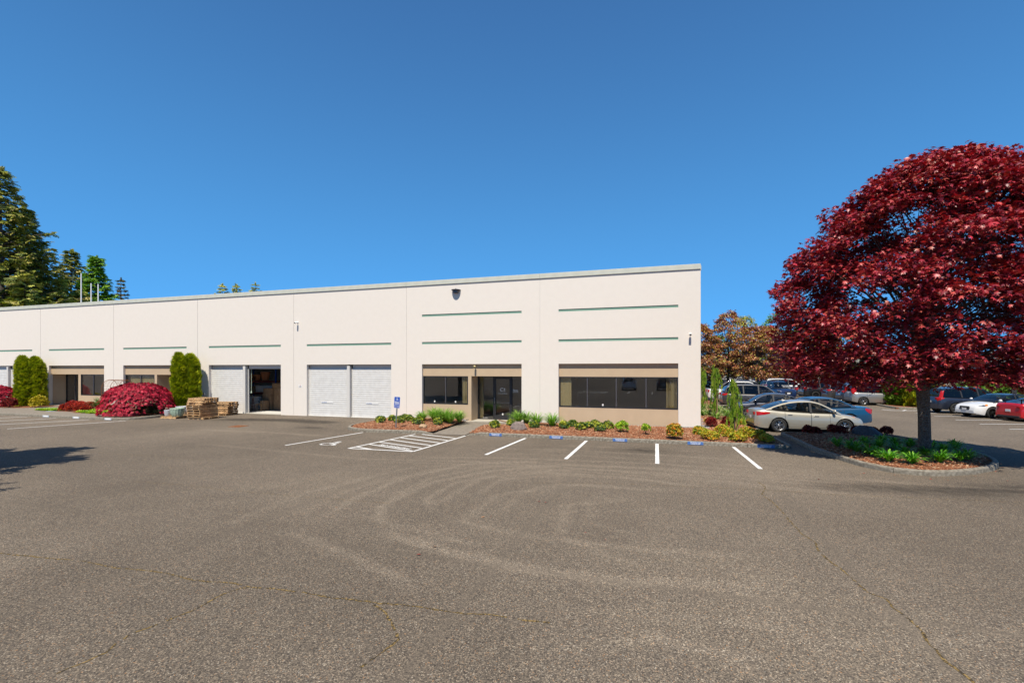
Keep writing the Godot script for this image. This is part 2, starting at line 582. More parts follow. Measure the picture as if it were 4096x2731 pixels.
	lot.detail_blend_mode = BaseMaterial3D.BLEND_MODE_MUL
	lot.detail_uv_layer = BaseMaterial3D.DETAIL_UV_2
	setting("ground", m, lot)
	# cracks along the paving seams, each a narrow uneven seam of dirt and moss
	var cracks := [
		[-5.06, 20.6, -5.06, 19.89, -5.11, 19.78, -5.08, 19.57, -5.06, 19.44, -5.12, 19.31, -5.16, 19.16, -5.14, 19.05, -5.07, 18.85, -5.0, 18.61, -5.0, 18.46, -5.02, 18.3, -5.01, 18.16, -4.94, 18.01, -4.83, 17.95],
		[-9.8, 18.3, -9.25, 18.22, -8.64, 18.15, -7.77, 18.04, -7.12, 18.06, -6.7, 18.01, -6.27, 17.98, -5.92, 18.0, -5.7, 18.03, -5.19, 17.94, -4.83, 17.95, -4.48, 17.9, -4.11, 17.87, -3.67, 17.88, -3.39, 17.84, -3.11, 17.83, -2.83, 17.78, -2.42, 17.76, -2.08, 17.75, -1.78, 17.68, -1.54, 17.68, -1.31, 17.66, -1.07, 17.65],
		[2.21, 9.95, 2.28, 10.48, 2.07, 11.23, 2.16, 11.82, 2.19, 12.57, 2.19, 13.35, 2.21, 13.79, 2.29, 14.07, 2.23, 14.51, 2.26, 14.87, 2.33, 15.15, 2.36, 15.52, 2.39, 15.82, 2.52, 15.95, 2.51, 16.19, 2.56, 16.42, 2.56, 16.6, 2.52, 16.86, 2.52, 17.05, 2.51, 17.21, 2.54, 17.34, 2.57, 17.47, 2.6, 18.2],
		[-19.07, 12.01, -16.66, 12.02, -15.33, 11.88, -13.33, 11.88, -12.4, 11.94], [-12.06, 14.46, -10.61, 14.33, -9.52, 14.41, -8.15, 14.37, -7.2, 14.34, -6.43, 14.28, -5.66, 14.25, -5.18, 14.22],
		[-3.39, 11.83, -0.91, 11.16, 1.93, 10.79, 3.64, 10.74, 5.67, 10.46, 7.02, 10.28, 10.0, 10.0], [-2.6, 18.9, -2.5, 18.4, -2.9, 18.0, -3.2, 17.84],
	]
	var seams := setting_root("pavement_cracks")
	for c in cracks:
		var path := []
		for k in range(0, c.size() - 2, 2):
			var a := q(c[k], c[k + 1])
			var b := q(c[k + 2], c[k + 3])
			var steps := maxi(1, int(a.distance_to(b) / 0.06))
			for s in steps:
				path.append(a.lerp(b, float(s) / steps) + Vector3(rnd(-0.012, 0.012), 0, rnd(-0.012, 0.012)))
		var g := Geo.new()
		var thin: float = 0.55 if c[1] < 15.0 and c[0] < 1.0 else 1.0
		for i in path.size() - 1:
			if rng.randf() < 0.09:
				continue
			g.ribbon([path[i], path[i + 1]], rnd(0.010, 0.036) * thin, 0.0025)
		part("crack", g.mesh(), M.crack, seams)
	# a cast iron drain set in the asphalt
	var d := thing("drain_grate", q(-19.1, 5.12), 0.1, "rusty square drain grate set in the asphalt", "drain grate")
	var fr := Geo.new()
	for s in [-1.0, 1.0]:
		fr.box(Vector3(0, 0.006, 0.3 * s), Vector3(0.66, 0.02, 0.05))
		fr.box(Vector3(0.305 * s, 0.006, 0), Vector3(0.05, 0.018, 0.55))
	part("frame", fr.mesh(), M.rust, d)
	part("pit", box_mesh(Vector3(0.56, 0.004, 0.55)), M.black, d, Vector3(0, 0.003, 0))
	for k in 9:
		part("bar", box_mesh(Vector3(0.56, 0.014, 0.026)), M.rust, d, Vector3(0, 0.01, -0.24 + k * 0.06))

func box_mesh(size: Vector3, bevel := 0.0) -> Mesh:
	var key := "box%s%s" % [size, bevel]
	if not shared.has(key):
		var g := Geo.new()
		if bevel > 0.0:
			g.soft(Vector3.ZERO, size, bevel)
		else:
			g.box(Vector3.ZERO, size)
		shared[key] = g.mesh()
	return shared[key]

const JOINTS := [-50.9, -43.28, -35.64, -28.03, -20.55, -13.09, -5.69, 1.67]
const TOP := 7.15
const HEAD := 2.97

func p3(x: float, y: float, z := 0.0) -> Vector3:
	return Vector3(x * K, y * K, z)

func panel_face(g: Geo, x0: float, x1: float, y0: float, y1: float, z: float) -> void:
	g.quad(p3(x0, y0, z), p3(x1, y0, z), p3(x1, y1, z), p3(x0, y1, z))

func building() -> void:
	var b := thing("warehouse_building", Vector3.ZERO, 0, "long single-storey off-white concrete warehouse with green accent strips and roll-up doors", "building")
	var depth := -26.0
	for k in 7:
		var x0: float = JOINTS[k]
		var x1: float = JOINTS[k + 1]
		var a := x0 + 0.93
		var c := x1 - 0.94
		var e := 0.012
		var rows := [[HEAD, 4.03], [4.03, 4.15], [4.15, TOP]]
		if k >= 5:
			rows = [[HEAD, 4.03], [4.03, 4.15], [4.15, 5.49], [5.49, 5.61], [5.61, TOP]]
		var g := Geo.new()
		panel_face(g, x0 + e, a, 0.0, TOP, 0.0)
		panel_face(g, c, x1 - e, 0.0, TOP, 0.0)
		for s in [[x0 + e, 1.0], [x1 - e, -1.0]]:
			g.quad(p3(s[0], 0, -0.03), p3(s[0], 0, 0), p3(s[0], TOP, 0), p3(s[0], TOP, -0.03))
		for r in rows.size():
			if r % 2 == 0:
				panel_face(g, a, c, rows[r][0], rows[r][1], 0.0)
			else:
				var lo: float = rows[r][0]
				var hi: float = rows[r][1]
				var z := -0.028
				g.quad(p3(a, hi, z), p3(c, hi, z), p3(c, hi, 0), p3(a, hi, 0))
				g.quad(p3(a, lo, 0), p3(c, lo, 0), p3(c, lo, z), p3(a, lo, z))
				g.quad(p3(a, lo, 0), p3(a, lo, z), p3(a, hi, z), p3(a, hi, 0))
				g.quad(p3(c, lo, z), p3(c, lo, 0), p3(c, hi, 0), p3(c, hi, z))
				var s := Geo.new()
				panel_face(s, a, c, lo, hi, z)
				part("accent_strip", s.mesh(), M.green, b)
		# the reveal round the opening and the back of the panel
		var rd := -0.24
		g.quad(p3(a, 0, 0), p3(a, 0, rd), p3(a, HEAD, rd), p3(a, HEAD, 0))
		g.quad(p3(c, 0, rd), p3(c, 0, 0), p3(c, HEAD, 0), p3(c, HEAD, rd))
		g.quad(p3(a, HEAD, rd), p3(c, HEAD, rd), p3(c, HEAD, 0), p3(a, HEAD, 0))
		panel_face(g, x0, a, 0.0, TOP, rd)
		panel_face(g, c, x1, 0.0, TOP, rd)
		panel_face(g, a, c, HEAD, TOP, rd)
		part("wall_panel", g.mesh(), M.wall, b)
		var j := Geo.new()
		j.span(p3(x1 - e, 0, -0.03), p3(x1 + e, TOP, -0.018))
		if k < 6:
			part("joint_seal", j.mesh(), M.jamb, b)
		var cp := Geo.new()
		cp.soft(p3((x0 + x1) * 0.5, 7.272, -0.13), Vector3((x1 - x0) * K - 0.006, 0.235 * K, 0.36), 0.008)
		part("coping", cp.mesh(), M.coping, b)
	# the shell: end walls, back wall, roof deck, floor slab
	var xl: float = JOINTS[0] * K
	var xr: float = JOINTS[7] * K
	var shell := Geo.new()
	shell.quad(Vector3(xr, 0, 0), Vector3(xr, 0, depth), Vector3(xr, TOP * K, depth), Vector3(xr, TOP * K, 0))
	shell.quad(Vector3(xr - 0.2, 0, -0.24), Vector3(xr - 0.2, 0, depth), Vector3(xr - 0.2, TOP * K, depth), Vector3(xr - 0.2, TOP * K, -0.24))
	shell.quad(Vector3(xr - 0.013, 0, 0), Vector3(xr, 0, 0), Vector3(xr, TOP * K, 0), Vector3(xr - 0.013, TOP * K, 0))
	shell.span(Vector3(xl, 0, depth), Vector3(xl + 0.2, TOP * K, -0.241))
	shell.span(Vector3(xl + 0.2, 0, depth), Vector3(xr - 0.21, TOP * K, depth + 0.2))
	part("end_wall", shell.mesh(), M.wall, b)
	var side := Geo.new()
	side.soft(Vector3(xr - 0.13, 7.272 * K, depth * 0.5 - 0.16), Vector3(0.36, 0.235 * K - 0.004, -depth - 0.32), 0.008)
	part("coping", side.mesh(), M.coping, b)
	part("roof_deck", box_mesh(Vector3(xr - xl - 0.5, 0.2, -depth - 0.5)), M.roof, b, Vector3((xl + xr) * 0.5, 6.75 * K, depth * 0.5))
	part("floor_slab", box_mesh(Vector3(xr - xl - 0.3, 0.02, -depth - 0.2)), M.inside, b, Vector3((xl + xr) * 0.5, 0.012, depth * 0.5))
	for k in range(1, 7):
		part("partition", box_mesh(Vector3(0.15, 6.5 * K, 11.0)), M.inside, b, Vector3(JOINTS[k] * K, 3.25 * K, -5.75))
	part("rear_partition", box_mesh(Vector3(xr - xl - 0.3, 6.5 * K, 0.15)), M.inside, b, Vector3((xl + xr) * 0.5, 3.25 * K, -11.4))
	# bays, left to right
	shutter_bay(b, -49.9, -44.3, [[-49.85, -47.30, true], [-47.05, -44.3, true]], -47.18)
	office_bay(b, 1, true)
	office_bay(b, 2, false)
	shutter_bay(b, -27.10, -21.49, [[-27.10, -24.45, true], [-24.15, -21.49, false]], -24.30)
	shutter_bay(b, -19.62, -14.03, [[-19.62, -16.95, true], [-16.68, -14.03, true]], -16.80)
	entrance_bay(b)
	window_bay(b)

func shutter_bay(b: Node3D, x0: float, x1: float, doors: Array, post: float) -> void:
	var z := -0.19
	# the middle post stands almost flush with the wall
	part("door_post", box_mesh(Vector3(0.2, HEAD * K - 0.09, 0.2), 0.01), M.jamb, b, Vector3(post * K, HEAD * K * 0.5 - 0.045, -0.12))
	for d in doors:
		var w: float = (d[1] - d[0]) * K
		var cx: float = (d[0] + d[1]) * 0.5 * K
		var hood := part("door_hood", box_mesh(Vector3(w - 0.02, 0.26, 0.3), 0.02), M.jamb, b, Vector3(cx, HEAD * K - 0.132, z - 0.21))
		hood.name = "door_hood"
		for s in [-1.0, 1.0]:
			var rails := Geo.new()
			rails.span(Vector3(cx + s * (w * 0.5 - 0.005), 0.02, z - 0.06), Vector3(cx + s * (w * 0.5 - 0.06), HEAD * K - 0.27, z + 0.02))
			part("door_track", rails.mesh(), M.jamb, b)
		if not d[2]:
			continue
		var door := Node3D.new()
		door.name = "roll_up_door"
		b.add_child(door, true)
		door.position = Vector3(cx, 0.0, z)
		var n := 22
		var top := HEAD * K - 0.25
		var h := (top - 0.07) / n
		var key := "slat%.2f" % w
		if not shared.has(key):
			var rows := []
			for s in 7:
				var t := s / 6.0
				var out := 0.006 * sin(PI * clampf((t - 0.1) / 0.8, 0, 1)) - (0.002 if s == 0 or s == 6 else 0.0)
				rows.append([Vector3(-w * 0.5 + 0.05, t * h, out), Vector3(w * 0.5 - 0.05, t * h, out)])
			var g := Geo.new()
			g.grid(rows)
			shared[key] = g.mesh()
		for k in n:
			part("slat", shared[key], M.shutter, door, Vector3(0, 0.07 + k * h, rnd(-0.001, 0.001)))
		part("bottom_bar", box_mesh(Vector3(w - 0.1, 0.055, 0.045), 0.008), M.shutter, door, Vector3(0, 0.04, 0.0))
		if d[0] > -27.0:
			var lab := part("notice", box_mesh(Vector3(0.86, 0.075, 0.003)), M.white, door, Vector3(-0.06 if d[0] < -17.0 else 0.02, 0.86, 0.022))
			part("lettering", text("NO PARKING", 0.045, 0.002), M.plaque, lab, Vector3(-0.2, 0, 0.003))

func glazing(w: Node3D, x0: float, x1: float, y0: float, y1: float, z: float, cuts: Array, bar := 0.05) -> void:
	# a dark metal frame with double panes between its mullions; x and y in metres
	var g := Geo.new()
	g.span(Vector3(x0, y0, z - 0.06), Vector3(x1, y0 + bar, z + 0.03))
	g.span(Vector3(x0, y1 - bar, z - 0.06), Vector3(x1, y1, z + 0.02))
	g.span(Vector3(x0, y0 + bar, z - 0.06), Vector3(x0 + bar, y1 - bar, z + 0.02))
	g.span(Vector3(x1 - bar, y0 + bar, z - 0.06), Vector3(x1, y1 - bar, z + 0.02))
	part("frame", g.mesh(), M.bronze, w)
	var xs := [x0 + bar]
	for c in cuts:
		part("mullion", box_mesh(Vector3(0.055, y1 - y0 - bar * 2, 0.07), 0.004), M.mullion, w, Vector3(c, (y0 + y1) * 0.5, z - 0.02))
		xs.append(c - 0.0275)
		xs.append(c + 0.0275)
	xs.append(x1 - bar)
	for k in range(0, xs.size(), 2):
		var wd: float = xs[k + 1] - xs[k]
		var pg := Geo.new()
		for s in [0.0, -0.02]:
			pg.box(Vector3(0, 0, s), Vector3(wd - 0.002, y1 - y0 - bar * 2 - 0.002, 0.006))
		part("pane", pg.mesh(), M.glass, w, Vector3((xs[k] + xs[k + 1]) * 0.5, (y0 + y1) * 0.5, z - 0.025))

func tan_front(b: Node3D, x0: float, x1: float, y0: float, y1: float, called := "infill_panel") -> void:
	var g := Geo.new()
	g.span(p3(x0, y0, -0.26), p3(x1, y1, -0.15))
	part(called, g.mesh(), M.tan, b)

func sticker(b: Node3D, at: Vector3) -> void:
	part("sticker", box_mesh(Vector3(0.075, 0.095, 0.002)), M.white, b, at)

func vertical_blind(x0: float, x1: float, y0: float, y1: float, z: float, twist: float, label: String) -> void:
	var w := thing("vertical_blind", p3((x0 + x1) * 0.5, 0), 0, label, "blind", "vertical blinds drawn aside behind the office windows")
	part("head_rail", box_mesh(Vector3((x1 - x0) * K, 0.04, 0.05)), M.jamb, w, Vector3(0, y1 * K, z))
	var n := int((x1 - x0) * K / 0.062)
	var len := (y1 - y0) * K - 0.06
	for k in n:
		var t := (k + 0.5) / n - 0.5
		part("slat", box_mesh(Vector3(0.085, len, 0.003)), M.blind, w, Vector3(t * (x1 - x0) * K, y1 * K - 0.03 - len * 0.5, z + rnd(-0.006, 0.006)), Basis(Vector3.UP, twist + rnd(-0.25, 0.25)))

func window_bay(b: Node3D) -> void:
	var x0 := -4.76
	var x1 := 0.73
	tan_front(b, x0 + 0.004, x1 - 0.004, 2.345, HEAD - 0.004)
	tan_front(b, x0 + 0.004, x1 - 0.004, 0.0, 0.872)
	var w := Node3D.new()
	w.name = "window"
	b.add_child(w, true)
	glazing(w, (x0 + 0.01) * K, (x1 - 0.01) * K, 0.874 * K, 2.343 * K, -0.17, [-3.386 * K, -2.025 * K, -0.673 * K])
	sticker(w, Vector3(-2.65 * K, 1.01 * K, -0.165))
	vertical_blind(-4.71, -4.19, 0.9, 2.33, -0.30, 0.05, "flat olive vertical blind drawn at the pier end of the four-pane window")
	vertical_blind(0.22, 0.69, 0.9, 2.33, -0.30, 1.0, "bunched olive vertical blind at the building corner end of the four-pane window")

func entrance_bay(b: Node3D) -> void:
	var x0 := -12.16
	var x1 := -6.63
	var ax := -9.38
	tan_front(b, x0 + 0.004, x1 - 0.004, 2.345, HEAD - 0.004)
	tan_front(b, x0 + 0.004, ax - 0.19, 0.0, 0.872)
	tan_front(b, ax - 0.188, ax, 0.0, 2.343)
	var w := Node3D.new()
	w.name = "window"
	b.add_child(w, true)
	glazing(w, (x0 + 0.01) * K, (ax - 0.195) * K, 0.874 * K, 2.343 * K, -0.17, [-10.85 * K])
	sticker(w, Vector3(-11.49 * K, 1.0 * K, -0.165))
	sticker(w, Vector3(-10.28 * K, 1.0 * K, -0.165))
	vertical_blind(-9.93, -9.62, 0.9, 2.33, -0.30, 0.9, "bunched olive vertical blind in the two-pane window beside the glass entrance")
	# the recessed entrance
	var back := -1.12
	var g := Geo.new()
	g.span(p3(ax - 0.15, 0, back), p3(ax + 0.001, 2.40, -0.262))
	g.span(p3(ax, 2.347, back - 0.1), p3(x1 + 0.3, 2.44, -0.262))
	g.span(p3(x1 - 0.004, 0, back), p3(x1 + 0.14, 2.346, -0.245))
	part("entry_reveal", g.mesh(), M.tan, b)
	var s := Node3D.new()
	s.name = "storefront"
	b.add_child(s, true)
	var y1 := 2.343 * K
	var d0 := -8.455 * K
	var d1 := -7.49 * K
	glazing(s, (ax + 0.003) * K, d0, 0.05, y1, back, [])
	glazing(s, d1, (x1 - 0.008) * K, 0.05, y1, back, [])
	var tr := Geo.new()
	tr.span(Vector3(d0 + 0.001, y1 - 0.06, back - 0.06), Vector3(d1 - 0.001, y1 - 0.002, back + 0.022))
	part("door_header", tr.mesh(), M.bronze, s)
	var door := Node3D.new()
	door.name = "door"
	s.add_child(door, true)
	var df := Geo.new()
	var u0 := d0 + 0.012
	var u1 := d1 - 0.012
	var t1 := y1 - 0.068
	df.span(Vector3(u0, 0.055, back - 0.045), Vector3(u1, 0.30, back + 0.03))
	df.span(Vector3(u0, t1 - 0.09, back - 0.045), Vector3(u1, t1, back + 0.03))
	df.span(Vector3(u0, 0.30, back - 0.045), Vector3(u0 + 0.095, t1 - 0.09, back + 0.03))
	df.span(Vector3(u1 - 0.095, 0.30, back - 0.045), Vector3(u1, t1 - 0.09, back + 0.03))
	part("door_leaf", df.mesh(), M.bronze, door)
	var pg := Geo.new()
	pg.box(Vector3.ZERO, Vector3(u1 - u0 - 0.192, t1 - 0.392, 0.006))
	pg.box(Vector3(0, 0, -0.02), Vector3(u1 - u0 - 0.192, t1 - 0.392, 0.006))
	part("pane", pg.mesh(), M.glass, door, Vector3((u0 + u1) * 0.5, 0.3 + (t1 - 0.39) * 0.5, back))
	var hd := Geo.new()
	var hx := u0 + 0.05
	hd.tube([Vector3(hx, 0.98, back + 0.03), Vector3(hx, 0.98, back + 0.085), Vector3(hx, 1.28, back + 0.085), Vector3(hx, 1.28, back + 0.03)], [0.014], 8)
	part("handle", hd.mesh(), M.steel, door)
	part("push_bar", box_mesh(Vector3(u1 - u0 - 0.2, 0.03, 0.03), 0.006), M.steel, door, Vector3((u0 + u1) * 0.5, 1.01, back - 0.06))
	# lettering on the glass
	var wl: Material = M.white
	part("lettering", text("C", 0.21, 0.003, true, true), wl, door, Vector3(-8.03 * K, 1.622 * K, back + 0.006))
	part("lettering", text("D", 0.10, 0.003, true, true), wl, door, Vector3(-7.875 * K, 1.572 * K, back + 0.006))
	part("lettering", text("CHANCELLOR DESIGNS", 0.038, 0.002), wl, door, Vector3(-7.975 * K, 1.428 * K, back + 0.006))
	var cr := Geo.new()
	cr.slab(PackedVector2Array([Vector2(-0.045, 0), Vector2(0.045, 0), Vector2(0.055, 0.055), Vector2(0.025, 0.03), Vector2(0, 0.068), Vector2(-0.025, 0.03), Vector2(-0.055, 0.055)]), 0.003, Transform3D(Basis.IDENTITY, Vector3(-7.875 * K, 1.648 * K, back + 0.006)))
	part("emblem", cr.mesh(), wl, door)
	part("lettering", text("7236", 0.105, 0.003), wl, s, Vector3(-7.275 * K, 1.592 * K, back + 0.004))
	part("lettering", text("Suite 100", 0.05, 0.002), wl, s, Vector3(-7.275 * K, 1.515 * K, back + 0.004))
	part("lettering", text("NO SMOKING", 0.032, 0.002), wl, s, Vector3(-8.95 * K, 0.135, back + 0.004))
	sticker(s, Vector3(-7.97 * K, 0.36, back + 0.008))
	vertical_blind(-9.30, -9.10, 0.06, 2.3, back - 0.12, 1.1, "narrow olive vertical blind bunched inside the entrance sidelight")

func office_bay(b: Node3D, k: int, alcove_first: bool) -> void:
	var x0: float = JOINTS[k] + 0.93
	var x1: float = JOINTS[k + 1] - 0.94
	tan_front(b, x0 + 0.004, x1 - 0.004, 2.345, HEAD - 0.004)
	var w := Node3D.new()
	w.name = "window"
	b.add_child(w, true)
	var back := -1.12
	var a0: float
	var a1: float
	if alcove_first:
		a0 = x0
		a1 = -39.44
		tan_front(b, a1, a1 + 0.25, 0.0, 2.343)
		tan_front(b, a1 + 0.252, x1 - 0.004, 0.0, 0.872)
		glazing(w, (a1 + 0.255) * K, (x1 - 0.01) * K, 0.874 * K, 2.343 * K, -0.17, [-37.91 * K])
	else:
		a0 = -31.77
		a1 = x1
		tan_front(b, a0 - 0.22, a0, 0.0, 2.343)
		tan_front(b, x0 + 0.004, a0 - 0.222, 0.0, 0.872)
		glazing(w, (x0 + 0.01) * K, (a0 - 0.225) * K, 0.874 * K, 2.343 * K, -0.17, [-33.28 * K])
		vertical_blind(-34.4, -32.1, 0.9, 2.22, -0.30, 0.05, "wide pale vertical blind closed across the window behind the dome maple")
	var g := Geo.new()
	g.span(p3(a0 - 0.14, 0, back), p3(a0 + 0.001, 2.40, -0.262))
	g.span(p3(a1 - 0.001, 0, back), p3(a1 + 0.14, 2.40, -0.262))
	g.span(p3(a0, 2.347, back - 0.1), p3(a1, 2.44, -0.262))
	part("entry_reveal", g.mesh(), M.tan, b)
	var s := Node3D.new()
	s.name = "storefront"
	b.add_child(s, true)
	var mid := (a0 + a1) * 0.5 * K
	glazing(s, (a0 + 0.003) * K, (a1 - 0.003) * K, 0.04, 2.343 * K, back, [mid - 0.5, mid + 0.5], 0.06)
	part("door_rail", box_mesh(Vector3(0.94, 0.25, 0.05), 0.005), M.bronze, s, Vector3(mid, 0.16, back + 0.03))

func resample(pts: Array, step: float) -> Array:
	var c := Curve3D.new()
	c.bake_interval = 0.05
	for k in pts.size():
		var e := Vector3.ZERO
		if k > 0 and k < pts.size() - 1:
			var a: Vector3 = pts[k] - pts[k - 1]
			var b: Vector3 = pts[k + 1] - pts[k]
			e = (a.normalized() + b.normalized()).normalized() * minf(a.length(), b.length()) * 0.28
		c.add_point(pts[k], -e, e)
	var n := maxi(2, int(c.get_baked_length() / step))
	var out := []
	for k in n + 1:
		out.append(c.sample_baked(c.get_baked_length() * k / n))
	return out

func kerb(pts: Array, inward: float, taper_start := 0.0, taper_end := 0.0) -> void:
	# sections about 3 m long with open joints, swept along the outer foot of the kerb
	var root := setting_root("kerb")
	var path := resample(pts, 0.2)
	var n := path.size()
	var i := 0
	while i < n - 1:
		var j := mini(i + 14, n - 1)
		if n - 1 - j < 5:
			j = n - 1
		var rows := []
		for k in range(i, j + 1):
			var d: Vector3 = (path[mini(k + 1, n - 1)] - path[maxi(k - 1, 0)]).normalized()
			var s := Vector3.UP.cross(d) * inward
			var p: Vector3 = path[k]
			if k == i:
				p += d * 0.006
			if k == j:
				p -= d * 0.006
			var h := 1.0
			if taper_start > 0.0:
				h = minf(h, 0.15 + k * 0.2 / taper_start)
			if taper_end > 0.0:
				h = minf(h, 0.15 + (n - 1 - k) * 0.2 / taper_end)
			var row := []
			for c in [[0.0, -0.02], [0.008, 0.10], [0.018, 0.128], [0.04, 0.14], [0.125, 0.145], [0.15, 0.135], [0.155, -0.02]]:
				row.append(p + s * c[0] + Vector3.UP * (c[1] * h if c[1] > 0 else c[1]))
			if inward < 0.0:
				row.reverse()
			rows.append(row)
		var g := Geo.new()
		g.grid(rows)
		for e in [0, rows.size() - 1]:
			var r: Array = rows[e]
			for k in range(1, r.size() - 1):
				g.tri(r[0], r[k], r[k + 1])
		part("kerb_section", g.mesh(), M.concrete, root)
		i = j

func sheet(called: String, poly: Array, y: float, m: Material, thick := 0.0) -> Node3D:
	var p := PackedVector2Array()
	for a in poly:
		p.append(Vector2(a[0], -a[1]) * K)
	var g := Geo.new()
	g.slab(p, thick, Transform3D(Basis(Vector3.RIGHT, Vector3(0, 0, -1), Vector3.UP), Vector3(0, y - thick, 0)))
	return setting(called, g.mesh(), m)

func edge_distance(p: Vector2, poly: PackedVector2Array) -> float:
	var best := 1e9
	for k in poly.size():
		best = minf(best, p.distance_to(Geometry2D.get_closest_point_to_segment(p, poly[k], poly[(k + 1) % poly.size()])))
	return best

var mounds := FastNoiseLite.new()

func bed_height(p: Vector2, poly: PackedVector2Array, base: float, rise: float) -> float:
	var d := edge_distance(p, poly)
	return base + rise * (1.0 - exp(-d * 1.3)) + 0.025 * mounds.get_noise_2d(p.x * 30.0, p.y * 30.0) + 0.012 * mounds.get_noise_2d(p.x * 160.0, p.y * 160.0)

func bed(poly: Array, base: float, rise: float, density: float, zmin := -30.0) -> void:
	var p := PackedVector2Array()
	var lo := Vector2(1e9, 1e9)
	var hi := -lo
	for a in poly:
		var w := Vector2(a[0], a[1]) * K
		p.append(w)
		lo = lo.min(w)
		hi = hi.max(w)
	var st := 0.14
	var g := Geo.new()
	var nx := int((hi.x - lo.x) / st) + 2
	var nz := int((hi.y - lo.y) / st) + 2
	var id := {}
	var cloud := Cloud.new()
	for iz in nz:
		for ix in nx:
			var w := lo + Vector2(ix, iz) * st
			if Geometry2D.is_point_in_polygon(w, p):
				id[iz * nx + ix] = g.v.size()
				g.v.append(Vector3(w.x, bed_height(w, p, base, rise), w.y))
				g.n.append(Vector3.ZERO)
				g.u.append(w)
	for iz in nz:
		for ix in nx:
			var k := iz * nx + ix
			var have := []
			for c in [k, k + 1, k + nx + 1, k + nx]:
				if id.has(c):
					have.append(id[c])
			for t in ([[0, 1, 2], [0, 2, 3]] if have.size() == 4 else ([[0, 1, 2]] if have.size() == 3 else [])):
				var m := (g.v[have[t[2]]] - g.v[have[t[0]]]).cross(g.v[have[t[1]]] - g.v[have[t[0]]])
				for e in t:
					g.n[have[e]] += m
				g.ix.append_array([have[t[0]], have[t[1]], have[t[2]]])
	for k in g.n.size():
		g.n[k] = g.n[k].normalized() if g.n[k].length() > 0 else Vector3.UP
	setting("planting_bed", g.mesh(), M.mulch)
	var count := int((hi.x - lo.x) * (hi.y - lo.y) * density)
	var tones := [Color(0.36, 0.14, 0.06), Color(0.25, 0.09, 0.038), Color(0.14, 0.048, 0.02), Color(0.44, 0.22, 0.12), Color(0.30, 0.11, 0.046), Color(0.48, 0.31, 0.19)]
	for k in count:
		var w := Vector2(rnd(lo.x, hi.x), rnd(lo.y, hi.y))
		if w.y < zmin * K or not Geometry2D.is_point_in_polygon(w, p):
			continue
		var y := bed_height(w, p, base, rise) + 0.006
		var s := rnd(0.5, 1.5)
		var b := Basis.from_euler(Vector3(rnd(-0.5, 0.5), rnd(0, TAU), rnd(-0.5, 0.5))).scaled(Vector3(s, s, s))
		cloud.add(Transform3D(b, Vector3(w.x, y, w.y)), tones[rng.randi() % 6])
	if cloud.b.size():
		var chip := swarm("bark_chips", cloud, box_mesh(Vector3(0.055, 0.009, 0.022)), M.chip, self)
		chip.set_meta("kind", "stuff")
		tag(chip, "loose red-brown bark chips strewn over the planting bed", "bark chips")

func pebbles(x0: float, x1: float, z0: float, z1: float, n: int, y: float) -> void:
	var cloud := Cloud.new()
	for k in n:
		var s := rnd(0.018, 0.045)
		var t := rnd(0.10, 0.34)
		cloud.add(Transform3D(Basis.from_euler(Vector3(rnd(-1, 1), rnd(0, TAU), rnd(-1, 1))).scaled(Vector3(s, s * 0.6, s * 0.8)), q(rnd(x0, x1), rnd(z0, z1), y + rnd(0, 0.025))), Color(t, t * 0.97, t * 0.93))
	if not shared.has("pebble"):
		var g := Geo.new()
		g.lathe([Vector2(0.02, -1), Vector2(0.75, -0.6), Vector2(1, 0), Vector2(0.7, 0.65), Vector2(0.02, 1)], 6)
		shared.pebble = g.mesh()
	var o := swarm("river_pebbles", cloud, shared.pebble, M.chip, self)
	o.set_meta("kind", "stuff")
	tag(o, "grey river pebbles in a strip along the foot of the wall", "pebbles")

func kerb_b(x: float) -> float:
	return 4.62 - 0.011 * (x + 7.0)

func qs(a: Array) -> Array:
	var o := []
	for p in a:
		o.append(q(p[0], p[1]))
	return o

var BED_A := [[-14.0, 0.02], [-13.95, 1.5], [-13.85, 3.5], [-13.5, 4.3], [-12.95, 4.78], [-12.2, 5.0], [-10.7, 4.9], [-9.6, 4.78], [-9.12, 4.7], [-9.46, 0.5], [-9.46, 0.02]]
var BED_B := [[-7.5, 4.68], [-7.0, 4.55], [-4.15, 4.5], [-0.7, 4.46], [1.3, 4.42], [3.0, 4.42], [3.95, 4.42], [4.15, 4.15], [4.05, 2.0], [3.95, -1.0], [3.92, -5.0], [3.95, -12.0], [4.0, -22.0], [1.69, -22.0], [1.69, 0.02], [-6.6, 0.02], [-6.63, 1.28], [-7.8, 1.62], [-7.98, 2.12]]
var ISLAND := [[4.7, 0.85], [4.77, 2.64], [4.85, 4.69], [5.12, 6.15], [5.38, 7.1], [5.8, 7.7], [6.3, 7.88], [6.92, 7.75], [7.75, 7.2], [8.4, 6.58], [8.9, 5.85], [9.25, 5.0], [9.35, 4.0], [9.15, 2.2], [8.9, 1.1], [8.6, 0.3], [8.2, -0.05], [7.5, 0.1], [5.2, 0.68]]
var BED_L1 := [[-47.8, 0.05], [-47.8, 3.0], [-43.0, 2.95], [-40.9, 2.6], [-40.2, 2.0], [-40.1, 0.05]]
var BED_L2 := [[-37.6, 0.05], [-37.5, 3.3], [-36.2, 3.4], [-33.5, 3.75], [-30.4, 3.9], [-29.4, 4.6], [-27.8, 4.8], [-27.15, 4.5], [-27.0, 3.6], [-27.3, 2.6], [-28.2, 0.9], [-31.7, 0.9], [-32.0, 0.05]]

